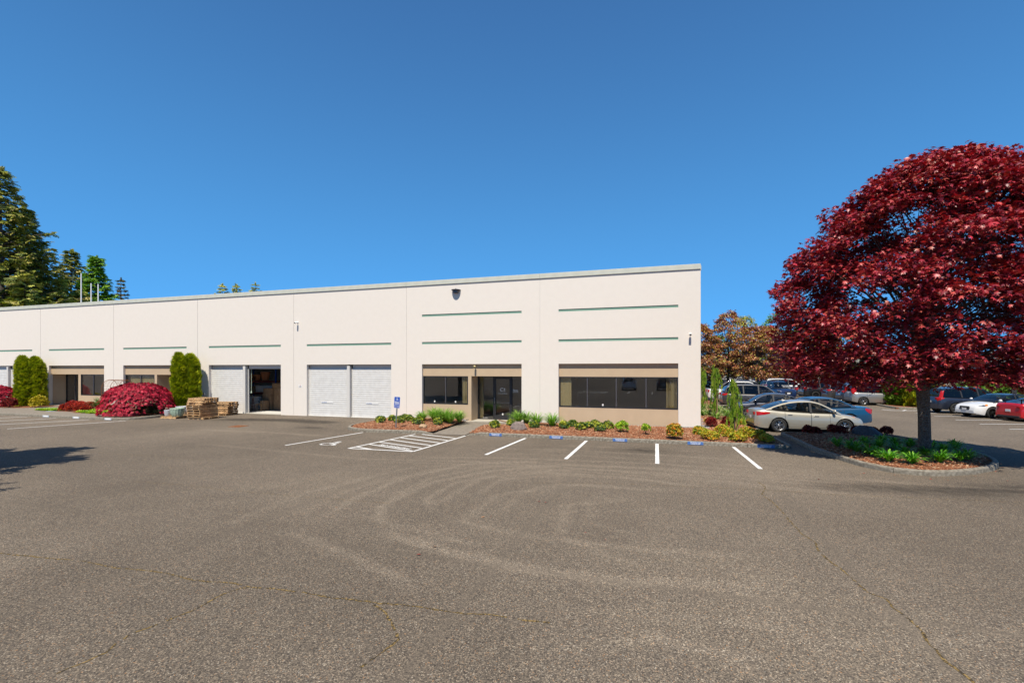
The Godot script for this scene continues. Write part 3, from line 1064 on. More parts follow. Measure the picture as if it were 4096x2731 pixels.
func beds() -> void:
	mounds.seed = 8
	mounds.frequency = 0.01
	bed(BED_A, 0.10, 0.09, 330.0)
	bed(BED_B, 0.10, 0.08, 300.0, -8.0)
	bed(ISLAND, 0.10, 0.16, 300.0)
	bed(BED_L1, 0.11, 0.05, 0.0)
	bed(BED_L2, 0.11, 0.05, 0.0)
	kerb(qs([[-14.05, 0.05], [-14.0, 1.5], [-13.9, 3.5], [-13.55, 4.4], [-12.98, 4.85], [-12.2, 5.08], [-10.7, 4.98], [-9.6, 4.86], [-9.07, 4.82]]), 1.0, 0.0, 0.7)
	kerb(qs([[-7.58, 4.76], [-7.0, kerb_b(-7.0)], [-4.0, kerb_b(-4.0)], [-1.0, kerb_b(-1.0)], [2.0, kerb_b(2.0)], [3.85, kerb_b(3.9)], [4.2, 4.38], [4.22, 4.0], [4.12, 2.0], [4.03, -1.0], [3.99, -5.0], [4.02, -12.0], [4.07, -22.0]]), 1.0, 0.7)
	kerb(qs([[5.2, 0.6], [4.8, 0.66], [4.63, 0.85], [4.69, 2.64], [4.77, 4.69], [5.05, 6.2], [5.3, 7.15], [5.75, 7.79], [6.3, 7.98], [6.95, 7.84], [7.82, 7.28], [8.48, 6.65], [8.99, 5.9], [9.34, 5.0], [9.45, 4.0], [9.25, 2.2], [9.0, 1.1], [8.7, 0.24], [8.25, -0.13], [7.5, 0.02], [5.2, 0.6]]), 1.0)
	kerb(qs([[-52.0, 5.0], [-44.0, 5.05], [-37.3, 5.08], [-33.0, 5.12], [-28.2, 5.1], [-27.4, 5.02], [-26.95, 4.7], [-26.78, 4.1], [-26.85, 3.3], [-27.2, 2.5], [-27.6, 1.6], [-27.7, 0.1]]), 1.0)
	sheet("sidewalk", [[-52.0, 0.02], [-52.0, 4.9], [-44.0, 4.95], [-37.3, 4.98], [-33.0, 5.02], [-28.2, 5.0], [-27.5, 4.92], [-27.05, 4.65], [-26.9, 4.1], [-26.97, 3.3], [-27.3, 2.5], [-27.7, 1.6], [-27.8, 0.02]], 0.125, M.walk, 0.1)
	sheet("walkway", [[-9.07, 4.83], [-9.44, 0.5], [-9.44, 0.12], [-6.66, 0.12], [-6.66, 1.3], [-7.78, 1.64], [-7.95, 2.12], [-7.62, 4.8]], 0.03, M.walk, 0.02)
	sheet("entry_landing", [[-9.375, 0.118], [-9.375, -1.0], [-6.64, -1.0], [-6.64, 0.118]], 0.045, M.landing, 0.03)
	sheet("entry_landing", [[-42.3, 0.02], [-42.3, -1.0], [-39.5, -1.0], [-39.5, 0.02]], 0.13, M.landing, 0.1)
	sheet("entry_landing", [[-31.76, 0.02], [-31.76, -1.0], [-29.0, -1.0], [-29.0, 0.02]], 0.13, M.landing, 0.1)
	sheet("warehouse_threshold", [[-24.1, 0.05], [-24.1, -0.3], [-21.5, -0.3], [-21.5, 0.05]], 0.028, M.landing, 0.02)
	pebbles(-6.5, 1.75, 0.05, 0.42, 1500, 0.11)
	pebbles(1.72, 2.05, -4.0, 0.4, 700, 0.11)
	pebbles(-9.9, -9.45, 0.03, 0.6, 160, 0.11)
	# the far lot across the drive: lawn strip and kerb under the maples
	sheet("lawn", [[4.5, -47.0], [24.0, -47.0], [26.0, -52.0], [4.5, -52.5]], 0.09, mat(lin(0.075, 0.13, 0.02), 0.95), 0.09)
	kerb(qs([[4.4, -46.9], [24.0, -46.9], [26.0, -52.0]]), -1.0)
	sheet("hedge_island", [[15.45, -21.5], [15.3, -16.1], [17.2, -15.9], [20.5, -16.4], [20.5, -21.5]], 0.09, M.mulch, 0.09)
	kerb(qs([[15.38, -21.6], [15.25, -16.5], [15.5, -16.0], [17.2, -15.8], [20.5, -16.3]]), 1.0)

func stripe(root: Node3D, a: Array, b: Array, w := 0.1, called := "stripe") -> void:
	# straight paint with slightly ragged ends
	var g := Geo.new()
	var p := q(a[0], a[1])
	var e := q(b[0], b[1])
	var d := (e - p).normalized()
	var s := d.cross(Vector3.UP) * w * 0.5
	var n := maxi(2, int(p.distance_to(e) / 0.12))
	var last := []
	for k in n + 1:
		var c := p.lerp(e, float(k) / n)
		var row := [c - s * rnd(0.93, 1.05) + Vector3.UP * 0.005, c + s * rnd(0.93, 1.05) + Vector3.UP * 0.005]
		if last.size():
			g.quad(last[0], last[1], row[1], row[0])
		last = row
	part(called, g.mesh(), M.line, root)

func markings() -> void:
	var lot := setting_root("parking_stall_markings")
	for l in [[[-5.29, 8.58], [-5.08, 4.75]], [[-2.745, 8.52], [-2.70, 4.68]], [[-0.11, 8.43], [-0.15, 4.62]], [[2.57, 8.33], [2.39, 4.58]]]:
		stripe(lot, l[0], l[1], 0.125)
	for l in [[[-36.9, 9.4], [-34.45, 5.2]], [[-34.2, 9.4], [-31.85, 5.28]], [[-31.5, 9.3], [-29.19, 5.27]], [[-28.26, 9.04], [-26.77, 5.05]]]:
		stripe(lot, l[0], l[1], 0.11)
	var acc := setting_root("accessible_bay_markings")
	stripe(acc, [-12.73, 9.0], [-12.17, 5.2])
	for l in [[[-10.19, 8.87], [-9.76, 5.05]], [[-7.78, 8.74], [-7.58, 4.85]], [[-10.19, 8.85], [-7.79, 8.76]], [[-9.48, 4.96], [-7.70, 5.57]], [[-9.8, 5.5], [-7.74, 6.19]], [[-9.87, 6.07], [-7.75, 6.84]], [[-9.92, 6.68], [-7.8, 7.45]], [[-9.99, 7.31], [-7.83, 8.05]], [[-10.05, 7.87], [-7.79, 8.68]], [[-10.1, 8.5], [-9.35, 8.78]]]:
		stripe(acc, l[0], l[1], 0.1)
	var g := Geo.new()
	wheelchair(g, Transform3D(Basis(Vector3.RIGHT, Vector3(0.12, 0, -0.99), Vector3.UP), q(-11.42, 8.1, 0.004)), 0.98, 0.0)
	part("access_symbol", g.mesh(), M.line, acc)
	var dir := Vector3(2.17, 0, 0.76).normalized()
	var np := part("lettering", text("NO PARKING", 0.20, 0.001), M.line, acc, q(-8.86, 8.09, 0.0055))
	np.transform.basis = Basis(dir, Vector3(0, 0, -1).slide(dir).normalized(), Vector3.UP).orthonormalized()
	# the lot on the far side of the drive
	var far := setting_root("far_lot_markings")
	for z in [-10.64, -8.59, -6.58, -4.5, -12.7]:
		stripe(far, [14.96, z], [19.2, z - 1.3], 0.1)
	for z in [-19.9, -22.1, -24.6, -27.0, -29.5]:
		stripe(far, [13.9, z], [18.0, z - 0.4], 0.1)
	stripe(far, [14.1, -15.14], [14.46, -14.25])
	stripe(far, [14.46, -14.25], [18.6, -14.9])
	stripe(far, [14.1, -15.14], [18.6, -15.5])
	for x in [15.0, 16.0, 17.0, 18.0]:
		stripe(far, [x, -14.36 - (x - 14.46) * 0.15], [x + 0.5, -15.25])
	for z in [-2.6, -5.2, -7.9, -10.6, -13.3, -16.0]:
		stripe(far, [4.4, z], [8.6, z - 0.2])
	# the lot behind the viewer, mirrored in the windows
	for x in [-14.0, -11.4, -8.8, -6.2, -3.6, -1.0, 1.6, 4.2]:
		stripe(far, [x, 31.0], [x, 35.5], 0.11)
	for k in 7:
		stripe(far, [-9.4 + k * 0.45, 31.0], [-9.0 + k * 0.45, 35.0], 0.1)

func leaves(called: String, c: Cloud, m: Mesh, mat_: Material, parent: Node3D) -> MeshInstance3D:
	# every leaf of the plant as real geometry in one mesh
	var src := m.surface_get_arrays(0)
	var sv: PackedVector3Array = src[Mesh.ARRAY_VERTEX]
	var sn: PackedVector3Array = src[Mesh.ARRAY_NORMAL]
	var si: PackedInt32Array = src[Mesh.ARRAY_INDEX]
	var v := PackedVector3Array()
	var n := PackedVector3Array()
	var col := PackedColorArray()
	var ix := PackedInt32Array()
	var one := PackedColorArray()
	one.resize(sv.size())
	var count := c.b.size() / 16
	ix.resize(count * si.size())
	var w := 0
	for k in count:
		var o := k * 16
		var t := Transform3D(Vector3(c.b[o], c.b[o + 4], c.b[o + 8]), Vector3(c.b[o + 1], c.b[o + 5], c.b[o + 9]), Vector3(c.b[o + 2], c.b[o + 6], c.b[o + 10]), Vector3(c.b[o + 3], c.b[o + 7], c.b[o + 11]))
		var base := v.size()
		v.append_array(t * sv)
		n.append_array(Transform3D(t.basis.orthonormalized(), Vector3.ZERO) * sn)
		one.fill(Color(c.b[o + 12], c.b[o + 13], c.b[o + 14]))
		col.append_array(one)
		for i in si:
			ix[w] = base + i
			w += 1
	var a := []
	a.resize(Mesh.ARRAY_MAX)
	a[Mesh.ARRAY_VERTEX] = v
	a[Mesh.ARRAY_NORMAL] = n
	a[Mesh.ARRAY_COLOR] = col
	a[Mesh.ARRAY_INDEX] = ix
	var am := ArrayMesh.new()
	am.add_surface_from_arrays(Mesh.PRIMITIVE_TRIANGLES, a)
	tris += ix.size() / 3
	return part(called, am, mat_, parent)

var tris := 0

func welded(g: Geo) -> Mesh:  # one vertex for each place, normals averaged, so that a leaf costs little
	var at := {}
	var o := Geo.new()
	for k in g.ix.size():
		var p := g.v[g.ix[k]]
		var key := p.snapped(Vector3.ONE * 0.001)
		if not at.has(key):
			at[key] = o.v.size()
			o.v.append(p)
			o.n.append(Vector3.ZERO)
			o.u.append(Vector2.ZERO)
		var m := g.n[g.ix[k]]
		if o.n[at[key]].dot(m) < 0:
			m = -m
		o.n[at[key]] += m
		o.ix.append(at[key])
	for k in o.n.size():
		o.n[k] = o.n[k].normalized()
	return o.mesh()

func leaf_mesh(kind: String) -> Mesh:
	if shared.has(kind):
		return shared[kind]
	var g := Geo.new()
	match kind:
		"maple_leaf":
			var c := Vector3(0, 0.06, 0.28)
			var out := [Vector3(0, 0, 0), Vector3(-0.5, -0.10, 0.08), Vector3(-0.2, 0.03, 0.30), Vector3(-0.44, -0.10, 0.62), Vector3(-0.13, 0.03, 0.56), Vector3(0, -0.14, 0.98), Vector3(0.13, 0.03, 0.56), Vector3(0.44, -0.10, 0.62), Vector3(0.2, 0.03, 0.30), Vector3(0.5, -0.10, 0.08)]
			for k in out.size():
				g.tri(c, out[(k + 1) % out.size()], out[k])
		"oval":
			g.tri(Vector3(0, 0, 0), Vector3(0.24, 0.05, 0.45), Vector3(0, 0, 0.5))
			g.tri(Vector3(0, 0, 0), Vector3(0, 0, 0.5), Vector3(-0.24, 0.05, 0.45))
			g.tri(Vector3(0.24, 0.05, 0.45), Vector3(0, -0.1, 1), Vector3(0, 0, 0.5))
			g.tri(Vector3(0, 0, 0.5), Vector3(0, -0.1, 1), Vector3(-0.24, 0.05, 0.45))
		"tuft":  # a few small leaves round a twig end
			for k in 7:
				var t := TAU * k / 7.0 + (0.4 if k % 2 else 0.0)
				var d := Vector3(cos(t), 0.55 + 0.35 * (k % 3), sin(t)).normalized()
				var s := d.cross(Vector3.UP).normalized() * 0.2
				g.tri(d * 0.1, d * 0.55 + s + Vector3(0, 0.06, 0), d * 1.0)
				g.tri(d * 0.1, d * 1.0, d * 0.55 - s + Vector3(0, 0.06, 0))
		"rosette":  # glossy leaves whorled round a shoot tip
			for k in 8:
				var t := TAU * k / 8.0
				var up := 0.5 if k % 2 else 1.1
				var d := Vector3(cos(t), up, sin(t)).normalized()
				var s := d.cross(Vector3.UP).normalized() * 0.16
				g.tri(Vector3.ZERO, d * 0.6 + s, d * 1.0 - Vector3(0, 0.1, 0))
				g.tri(Vector3.ZERO, d * 1.0 - Vector3(0, 0.1, 0), d * 0.6 - s)
		"fir_spray":  # a flat branch end with side twigs, along +z
			g.tri(Vector3(-0.03, 0, 0), Vector3(0, 0, 1.0), Vector3(0.03, 0, 0))
			for k in 5:
				var z := 0.05 + k * 0.18
				var l := 0.38 * (1.0 - 0.7 * absf(k / 4.0 - 0.35))
				for s in [-1.0, 1.0]:
					var tip := Vector3(s * l, -0.06 - 0.04 * (k % 3), z + 0.22)
					g.tri(Vector3(0, 0.01, z), Vector3(s * l * 0.6, 0.04, z + 0.03), tip)
					g.tri(Vector3(0, 0.01, z), tip, Vector3(s * l * 0.35, -0.03, z + 0.25))
		"thuja_spray":  # an upright fan of scaly foliage
			for k in 7:
				var t := -0.9 + 1.8 * k / 6.0
				var d := Vector3(sin(t), cos(t), 0.12 * ((k % 3) - 1))
				var s := Vector3(cos(t), -sin(t), 0) * 0.085
				var l := 1.0 - 0.3 * absf(t)
				g.tri(Vector3.ZERO, d * l * 0.65 + s, d * l)
				g.tri(Vector3.ZERO, d * l, d * l * 0.65 - s)
		"blade":
			var p := [Vector3(0, 0, 0), Vector3(0.02, 0.38, 0), Vector3(0.11, 0.72, 0), Vector3(0.3, 0.95, 0), Vector3(0.52, 1.0, 0)]
			var w := [0.011, 0.013, 0.011, 0.007, 0.001]
			for k in 4:
				g.quad(p[k] - Vector3(0, 0, w[k]), p[k] + Vector3(0, 0, w[k]), p[k + 1] + Vector3(0, 0, w[k + 1]), p[k + 1] - Vector3(0, 0, w[k + 1]))
		"lace":  # a hanging lace leaf of narrow lobes
			for k in 7:
				var t := -1.2 + 2.4 * k / 6.0
				var d := Vector3(sin(t) * 0.75, -0.25 - 0.3 * absf(t) * 0.3, cos(t)).normalized()
				var s := Vector3(cos(t), 0, -sin(t)) * 0.09
				var l := 1.0 - 0.28 * absf(t)
				g.tri(Vector3.ZERO, d * l * 0.5 + s, d * l - Vector3(0, 0.12, 0))
				g.tri(Vector3.ZERO, d * l - Vector3(0, 0.12, 0), d * l * 0.5 - s)
		"hang":  # a weeping frond
			var prev := Vector3.ZERO
			for k in 5:
				var nxt := Vector3(0.06 * sin(k * 2.0), -0.2 * (k + 1), 0.10 * sqrt(k + 1.0))
				g.quad(prev - Vector3(0.02, 0, 0), prev + Vector3(0.02, 0, 0), nxt + Vector3(0.015, 0, 0), nxt - Vector3(0.015, 0, 0))
				for s in [-1.0, 1.0]:
					g.tri(prev, prev + Vector3(s * 0.13, -0.14, 0.03), prev + Vector3(s * 0.05, -0.3, 0.02))
					g.tri(prev + Vector3(0, -0.08, 0), prev + Vector3(s * 0.05, -0.2, 0.1 * s), prev + Vector3(s * 0.02, -0.36, 0.06 * s))
				prev = nxt
	shared[kind] = welded(g)
	return shared[kind]

func toward(d: Vector3, roll := 0.0) -> Basis:  # local +z along d, local +y as upright as can be
	var z := d.normalized()
	var up := Vector3.UP if absf(z.y) < 0.98 else Vector3.RIGHT
	var x := up.cross(z).normalized()
	return Basis(x, z.cross(x), z).rotated(z, roll)

func upward(d: Vector3, roll := 0.0) -> Basis:  # local +y along d
	var y := d.normalized()
	var x := y.cross(Vector3.BACK if absf(y.z) < 0.9 else Vector3.RIGHT).normalized()
	return Basis(x, y, x.cross(y)).rotated(y, roll)

func unit() -> Vector3:
	var z := rnd(-1, 1)
	var t := rnd(0, TAU)
	var r := sqrt(1 - z * z)
	return Vector3(r * cos(t), z, r * sin(t))

func pick(tones: Array, spread := 0.18) -> Color:
	var c: Color = tones[rng.randi() % tones.size()]
	var k := rnd(1.0 - spread, 1.0 + spread)
	return Color(c.r * k, c.g * k, c.b * k)

func mound(parent: Node3D, r: Vector3, n: int, kind: String, m: Material, size: float, tones: Array, lift := 0.0, hollow := 0.5) -> void:
	# leaves through the outer part of a lumpy dome standing on the parent's base
	var c := Cloud.new()
	var lumps := []
	for k in 9:
		lumps.append(unit())
	for k in n:
		var d := unit()
		if d.y < -0.35:
			d.y = -d.y
		var bump := 0.86
		for l in lumps:
			bump = maxf(bump, 0.80 + 0.28 * maxf(0.0, d.dot(l) - 0.55) / 0.45)
		var f := lerpf(hollow, 1.0, sqrt(rng.randf())) * bump
		var p := Vector3(d.x * r.x, d.y * r.y, d.z * r.z) * f + Vector3(0, r.y * 0.62 + lift, 0)
		if p.y < 0.01:
			p.y = rnd(0.01, 0.06)
		var o := (d + Vector3(0, 0.5, 0) + unit() * 0.55).normalized()
		var b := upward(o, rnd(0, TAU)) if kind in ["tuft", "rosette", "thuja_spray"] else toward(o, rnd(-0.6, 0.6))
		var s := size * rnd(0.7, 1.25)
		c.add(Transform3D(b.scaled(Vector3(s, s, s)), p), pick(tones))
	leaves("foliage", c, leaf_mesh(kind), m, parent)

func stems(parent: Node3D, n: int, height: float, spread: float, r := 0.008) -> void:
	var g := Geo.new()
	for k in n:
		var t := TAU * k / n + rnd(-0.3, 0.3)
		var e := Vector3(cos(t) * spread, height, sin(t) * spread)
		g.tube([Vector3(0, -0.02, 0), e * 0.5 + Vector3(rnd(-0.03, 0.03), 0, rnd(-0.03, 0.03)), e], [r, r * 0.8, r * 0.4], 5, false)
	part("stems", g.mesh(), M.twig, parent)

func shrub(called: String, at: Vector3, label: String, group: String, r: Vector3, n: int, kind: String, m: Material, size: float, tones: Array, lift := 0.0, hollow := 0.5) -> Node3D:
	var o := thing(called, at, rnd(0, TAU), label, "shrub", group)
	stems(o, 6, r.y * 0.9 + lift, r.x * 0.6)
	mound(o, r, n, kind, m, size, tones, lift, hollow)
	return o

func grass_clump(called: String, at: Vector3, label: String, group: String, h: float, n: int, spread: float, tones: Array, width := 1.0) -> void:
	var o := thing(called, at, rnd(0, TAU), label, "ornamental grass", group)
	var c := Cloud.new()
	for k in n:
		var t := rnd(0, TAU)
		var lean := pow(rng.randf(), 0.7)
		var s := h * rnd(0.65, 1.08)
		var b := Basis(Vector3.UP, t) * Basis(Vector3(0, 0, 1), -lean * spread)
		c.add(Transform3D(b.scaled_local(Vector3(s, s, s * width / maxf(h, 0.2))), Vector3(cos(t), 0, -sin(t)) * rng.randf() * 0.11 * h), pick(tones, 0.25))
	leaves("blades", c, leaf_mesh("blade"), M.grass, o)

const BERRY_TIPS := [Color(0.045, 0.10, 0.02), Color(0.08, 0.17, 0.022), Color(0.55, 0.52, 0.04), Color(0.06, 0.15, 0.024), Color(0.42, 0.46, 0.035)]
const REED := [Color(0.17, 0.36, 0.03), Color(0.24, 0.44, 0.05), Color(0.12, 0.26, 0.025), Color(0.34, 0.48, 0.10)]
const LILY := [Color(0.12, 0.38, 0.015), Color(0.19, 0.48, 0.03), Color(0.08, 0.27, 0.015), Color(0.30, 0.55, 0.06)]
const FLAME := [Color(0.68, 0.24, 0.02), Color(0.58, 0.36, 0.025), Color(0.30, 0.32, 0.025), Color(0.65, 0.15, 0.02), Color(0.68, 0.46, 0.04), Color(0.20, 0.26, 0.025)]
const GOLDEN := [Color(0.62, 0.46, 0.025), Color(0.36, 0.40, 0.025), Color(0.66, 0.30, 0.025), Color(0.22, 0.30, 0.025), Color(0.52, 0.48, 0.04)]
const WINE := [Color(0.18, 0.018, 0.02), Color(0.27, 0.03, 0.024), Color(0.12, 0.014, 0.016), Color(0.36, 0.05, 0.03)]
const SCARLET := [Color(0.42, 0.035, 0.012), Color(0.30, 0.02, 0.012), Color(0.50, 0.07, 0.015), Color(0.20, 0.018, 0.01)]
const LIME := [Color(0.42, 0.58, 0.025), Color(0.30, 0.48, 0.025), Color(0.54, 0.64, 0.05), Color(0.17, 0.32, 0.02)]
const THUJA := [Color(0.42, 0.44, 0.015), Color(0.28, 0.33, 0.012), Color(0.52, 0.52, 0.025), Color(0.17, 0.23, 0.012), Color(0.36, 0.40, 0.015)]
const CEDAR := [Color(0.18, 0.33, 0.02), Color(0.27, 0.42, 0.03), Color(0.11, 0.23, 0.015), Color(0.36, 0.46, 0.05)]
const LACE := [Color(0.50, 0.014, 0.05), Color(0.36, 0.012, 0.036), Color(0.62, 0.03, 0.075), Color(0.24, 0.01, 0.026)]

func planting() -> void:
	M.leaf = leafy(Color(0.62, 0.72, 0.25), 0.5)
	M.grass = leafy(Color(0.62, 0.75, 0.3), 0.5)
	M.red_leaf = leafy(Color(0.75, 0.3, 0.3), 0.55, 0.4)
	M.needle = leafy(Color(0.66, 0.72, 0.36), 0.6, 0.4)
	var bed_shrubs := "low green shrubs with yellow-green tips"
	var spots := [
		[-12.83, 2.87, 0.55, "low yellow-tipped green shrub nearest the roll-up doors in the sign bed"], [-12.75, 1.97, 0.5, "yellow-tipped green shrub directly behind the accessible parking sign post"],
		[-12.25, 1.6, 0.5, "yellow-tipped green shrub in the back row, to the left of the sign bed grasses"], [-11.82, 2.81, 0.58, "yellow-tipped green shrub in front of the sign bed row, just right of the sign post"],
		[-11.75, 2.05, 0.55, "yellow-tipped green shrub behind and right of the sign post, in the middle row"], [-11.6, 1.1, 0.5, "small yellow-tipped green shrub against the wall between the sign and the grasses"],
		[-10.7, 3.07, 0.62, "yellow-tipped green shrub beside the sandstone rock"], [-9.85, 2.75, 0.5, "yellow-tipped green shrub in front of the tall grasses, left of the walkway"],
		[-6.94, 3.11, 0.55, "lone yellow-tipped shrub right of the walkway, left of the grey boulder"], [-6.45, 2.2, 0.5, "yellow-tipped shrub peeking out behind the grey boulder's left shoulder"],
		[-5.26, 2.77, 0.55, "yellow-tipped shrub hugging the right flank of the grey boulder"],
		[-4.0, 2.49, 0.55, "front one of the first pair of yellow-tipped shrubs below the wide window"], [-3.75, 1.75, 0.5, "back one of the first pair of yellow-tipped shrubs below the wide window"],
		[-3.23, 2.76, 0.58, "front one of the middle trio of yellow-tipped shrubs below the wide window"], [-3.0, 1.95, 0.5, "middle one of the middle trio of yellow-tipped shrubs below the wide window"], [-2.8, 1.45, 0.5, "rear one of the middle trio of yellow-tipped shrubs below the wide window"],
		[-2.41, 2.99, 0.6, "front one of the last pair of yellow-tipped shrubs below the wide window"], [-2.15, 2.0, 0.58, "rear one of the last pair of yellow-tipped shrubs below the wide window"],
	]
	for s in spots:
		var w: float = s[2] * 0.5
		shrub("leafy_shrub", q(s[0], s[1], 0.15), s[3], bed_shrubs, Vector3(w * 0.9, w * 0.8, w * 0.88), 200, "rosette", M.leaf, 0.075, BERRY_TIPS)
	var reeds := [
		[-11.35, 1.5, 0.57, "short ornamental grass behind the shrub row, nearest the accessible sign"], [-11.0, 0.85, 0.76, "tall ornamental grass against the tan panel, first in the sign bed"], [-10.45, 1.75, 0.80, "tall ornamental grass, second along the two-pane window"],
		[-10.05, 1.6, 0.80, "tall ornamental grass, third along the two-pane window"], [-9.62, 1.95, 0.72, "ornamental grass, fourth along the two-pane window"], [-9.40, 1.35, 0.65, "ornamental grass at the walkway edge, last of the sign bed grasses"],
		[-6.5, 0.95, 0.72, "tall ornamental grass behind the boulder, beside the entrance"], [-6.15, 0.85, 0.65, "ornamental grass behind the boulder, second from the entrance"], [-5.45, 1.6, 0.68, "ornamental grass right of the boulder, third from the entrance"], [-4.62, 1.95, 0.72, "lone ornamental grass left of the wide window's shrubs"],
	]
	for s in reeds:
		grass_clump("ornamental_grass", q(s[0], s[1], 0.15), s[3], "ornamental grasses along the office front", s[2], 190, 0.75, REED, 1.1)
	# lime and orange shrubs
	var l1 := shrub("lime_shrub", q(-1.54, 2.83, 0.15), "larger loose lime-green shrub below the wide window", "lime-green barberries", Vector3(0.30, 0.24, 0.26), 190, "tuft", M.leaf, 0.085, LIME, 0.08, 0.35)
	shrub("lime_shrub", q(-0.58, 3.32, 0.15), "small lime-green shrub alone below the wide window", "lime-green barberries", Vector3(0.18, 0.2, 0.18), 130, "tuft", M.leaf, 0.075, LIME, 0.12, 0.35)
	shrub("orange_shrub", q(0.46, 4.0, 0.15), "tall flame-orange shrub at the right end of the wide window", "orange and gold shrubs at the corner", Vector3(0.30, 0.36, 0.29), 480, "tuft", M.leaf, 0.07, FLAME)
	for s in [[1.46, 2.7, 0.42, "gold shrub touching the building corner"], [1.7, 3.85, 0.44, "gold shrub at the kerb just right of the building corner"], [2.34, 1.75, 0.40, "gold shrub farther from the kerb, left of the nearest weeping cedar"], [2.4, 3.0, 0.40, "gold-green shrub in front of the nearest weeping cedar"], [2.62, 3.9, 0.42, "gold shrub at the kerb below the nearest weeping cedar"], [3.2, 2.3, 0.42, "orange-gold shrub behind the sedan's rear wheel side of the bed"], [3.38, 3.1, 0.40, "gold-green shrub between the orange ones at the bed's end"], [3.55, 3.85, 0.36, "dark gold-green shrub last at the bed's shaded kerb corner"], [3.55, -1.6, 0.3, "small gold shrub beside the sedan's rear bumper"], [2.2, -2.0, 0.3, "small gold shrub beside the wall past the corner"]]:
		shrub("gold_shrub", q(s[0], s[1], 0.14), s[3], "orange and gold shrubs at the corner", Vector3(s[2] * 0.82, s[2] * 0.52, s[2] * 0.74), 380, "tuft", M.leaf, 0.065, GOLDEN)
	for s in [[2.14, -0.46, "wine-red shrub by the wall, left of the nearest weeping cedar"], [2.87, -1.0, "wine-red shrub just behind the nearest weeping cedar"]]:
		shrub("red_shrub", q(s[0], s[1], 0.14), s[2], "wine-red barberries", Vector3(0.27, 0.25, 0.25), 240, "tuft", M.red_leaf, 0.085, WINE)
	for s in [[5.58, 0.95, 0.28, "wine-red ball shrub in the tree island, first behind the kerb tip"], [5.75, 1.35, 0.28, "wine-red ball shrub in the tree island, second from the kerb tip"], [6.62, 0.55, 0.32, "wine-red ball shrub left of the sedan's front wheel"], [6.75, 0.95, 0.32, "wine-red ball shrub before the sedan's front wheel"], [7.45, 0.45, 0.28, "wine-red ball shrub behind the dark boulder's left end"], [8.3, 0.75, 0.32, "wine-red ball shrub right of the dark boulder"], [8.05, 0.3, 0.22, "small bright red shrub behind the dark boulder"]]:
		shrub("red_shrub", q(s[0], s[1], 0.16), s[3], "wine-red barberries", Vector3(s[2], s[2] * 0.95, s[2]) * 0.74, 380, "tuft", M.red_leaf, 0.055, WINE if s[2] > 0.24 else SCARLET)
	# variegated clumps between the cedars
	for s in [[2.5, -9.5], [3.1, -10.9], [2.12, -5.71], [2.56, -6.3], [3.35, -8.56], [3.4, -5.9], [3.5, -4.7], [3.58, -2.7], [2.7, -3.9], [3.3, -7.2], [3.2, -3.4], [2.2, -8.0]]:
		var k: int = taken.get("strap_clump", 0)
		grass_clump("strap_clump", q(s[0], s[1], 0.14), "pale green strap-leaved clump beside the building's side wall, number %s from the corner" % ["seven", "eight", "four", "five", "nine", "six", "three", "one", "two", "ten", "eleven", "twelve"][k], "strap-leaved clumps by the side wall", 0.5, 110, 1.15, [Color(0.22, 0.34, 0.06), Color(0.42, 0.44, 0.18), Color(0.13, 0.24, 0.03)], 1.7)
	# lily turf round the maple
	var lt := [[6.4, 4.2], [5.71, 5.59], [5.86, 6.03], [5.69, 5.15], [6.61, 4.7], [5.92, 6.47], [7.29, 4.0], [6.87, 5.22], [5.95, 7.1], [6.74, 6.09], [6.4, 7.3], [7.6, 4.26], [7.31, 5.9], [8.07, 4.55], [7.21, 6.85], [8.09, 5.12], [8.85, 4.1], [7.85, 6.45], [8.2, 6.1], [7.21, 3.33], [8.6, 4.6], [5.5, 4.6]]
	var where := ["behind the left front of", "leftmost before", "left front before", "far left beside", "left and behind", "front left at the kerb before", "straight behind", "just left of", "sunlit at the front kerb, left before", "in the second row before", "sunlit at the kerb straight before", "right behind", "close in front of", "right and behind", "sunlit right of centre before", "close right of", "far right behind", "sunlit front right before", "rightmost at the front before", "farthest back behind", "right at the back beside", "far left and back from"]
	for k in lt.size():
		grass_clump("lily_turf", q(lt[k][0], lt[k][1], 0.20), "bright green lily turf clump %s the red maple's trunk" % where[k], "lily turf under the red maple", 0.37, 110, 0.85, LILY, 1.5)
	# left-hand beds
	shrub("yellow_shrub", q(-40.5, 1.5, 0.12), "clipped bright yellow shrub beside the far hedge", "", Vector3(0.5, 0.5, 0.42), 520, "tuft", M.leaf, 0.12, [Color(0.55, 0.40, 0.015), Color(0.42, 0.34, 0.015), Color(0.62, 0.50, 0.03)])
	var reds := [[-35.47, 2.93], [-34.75, 2.98], [-34.05, 2.95], [-33.4, 2.98], [-33.0, 2.4], [-32.45, 2.2], [-31.95, 2.1]]
	var nth := ["first", "second", "third", "fourth", "fifth", "sixth", "last"]
	for k in reds.size():
		shrub("scarlet_shrub", q(reds[k][0], reds[k][1], 0.13), "small scarlet ball shrub, %s in the row left of the dome maple" % nth[k], "scarlet ball shrubs", Vector3(0.27, 0.25, 0.26), 300, "tuft", M.red_leaf, 0.075, SCARLET)
	for k in 3:
		shrub("red_hedge_plant", q(-37.3 + k * 0.85, 1.4, 0.13), "taller red barberry in the low hedge below the far window, %s" % ["nearest the doorway", "middle one", "nearest the dome maple"][k], "red hedge below the far window", Vector3(0.42, 0.30, 0.36), 330, "tuft", M.red_leaf, 0.10, [Color(0.40, 0.03, 0.02), Color(0.52, 0.06, 0.03), Color(0.28, 0.02, 0.015)])
	grass_clump("ornamental_grass", q(-35.1, 1.1, 0.13), "grey-green ornamental grass between far window and dome maple", "ornamental grasses along the office front", 0.85, 240, 0.9, [Color(0.13, 0.25, 0.07), Color(0.22, 0.33, 0.12), Color(0.08, 0.17, 0.04)], 1.6)
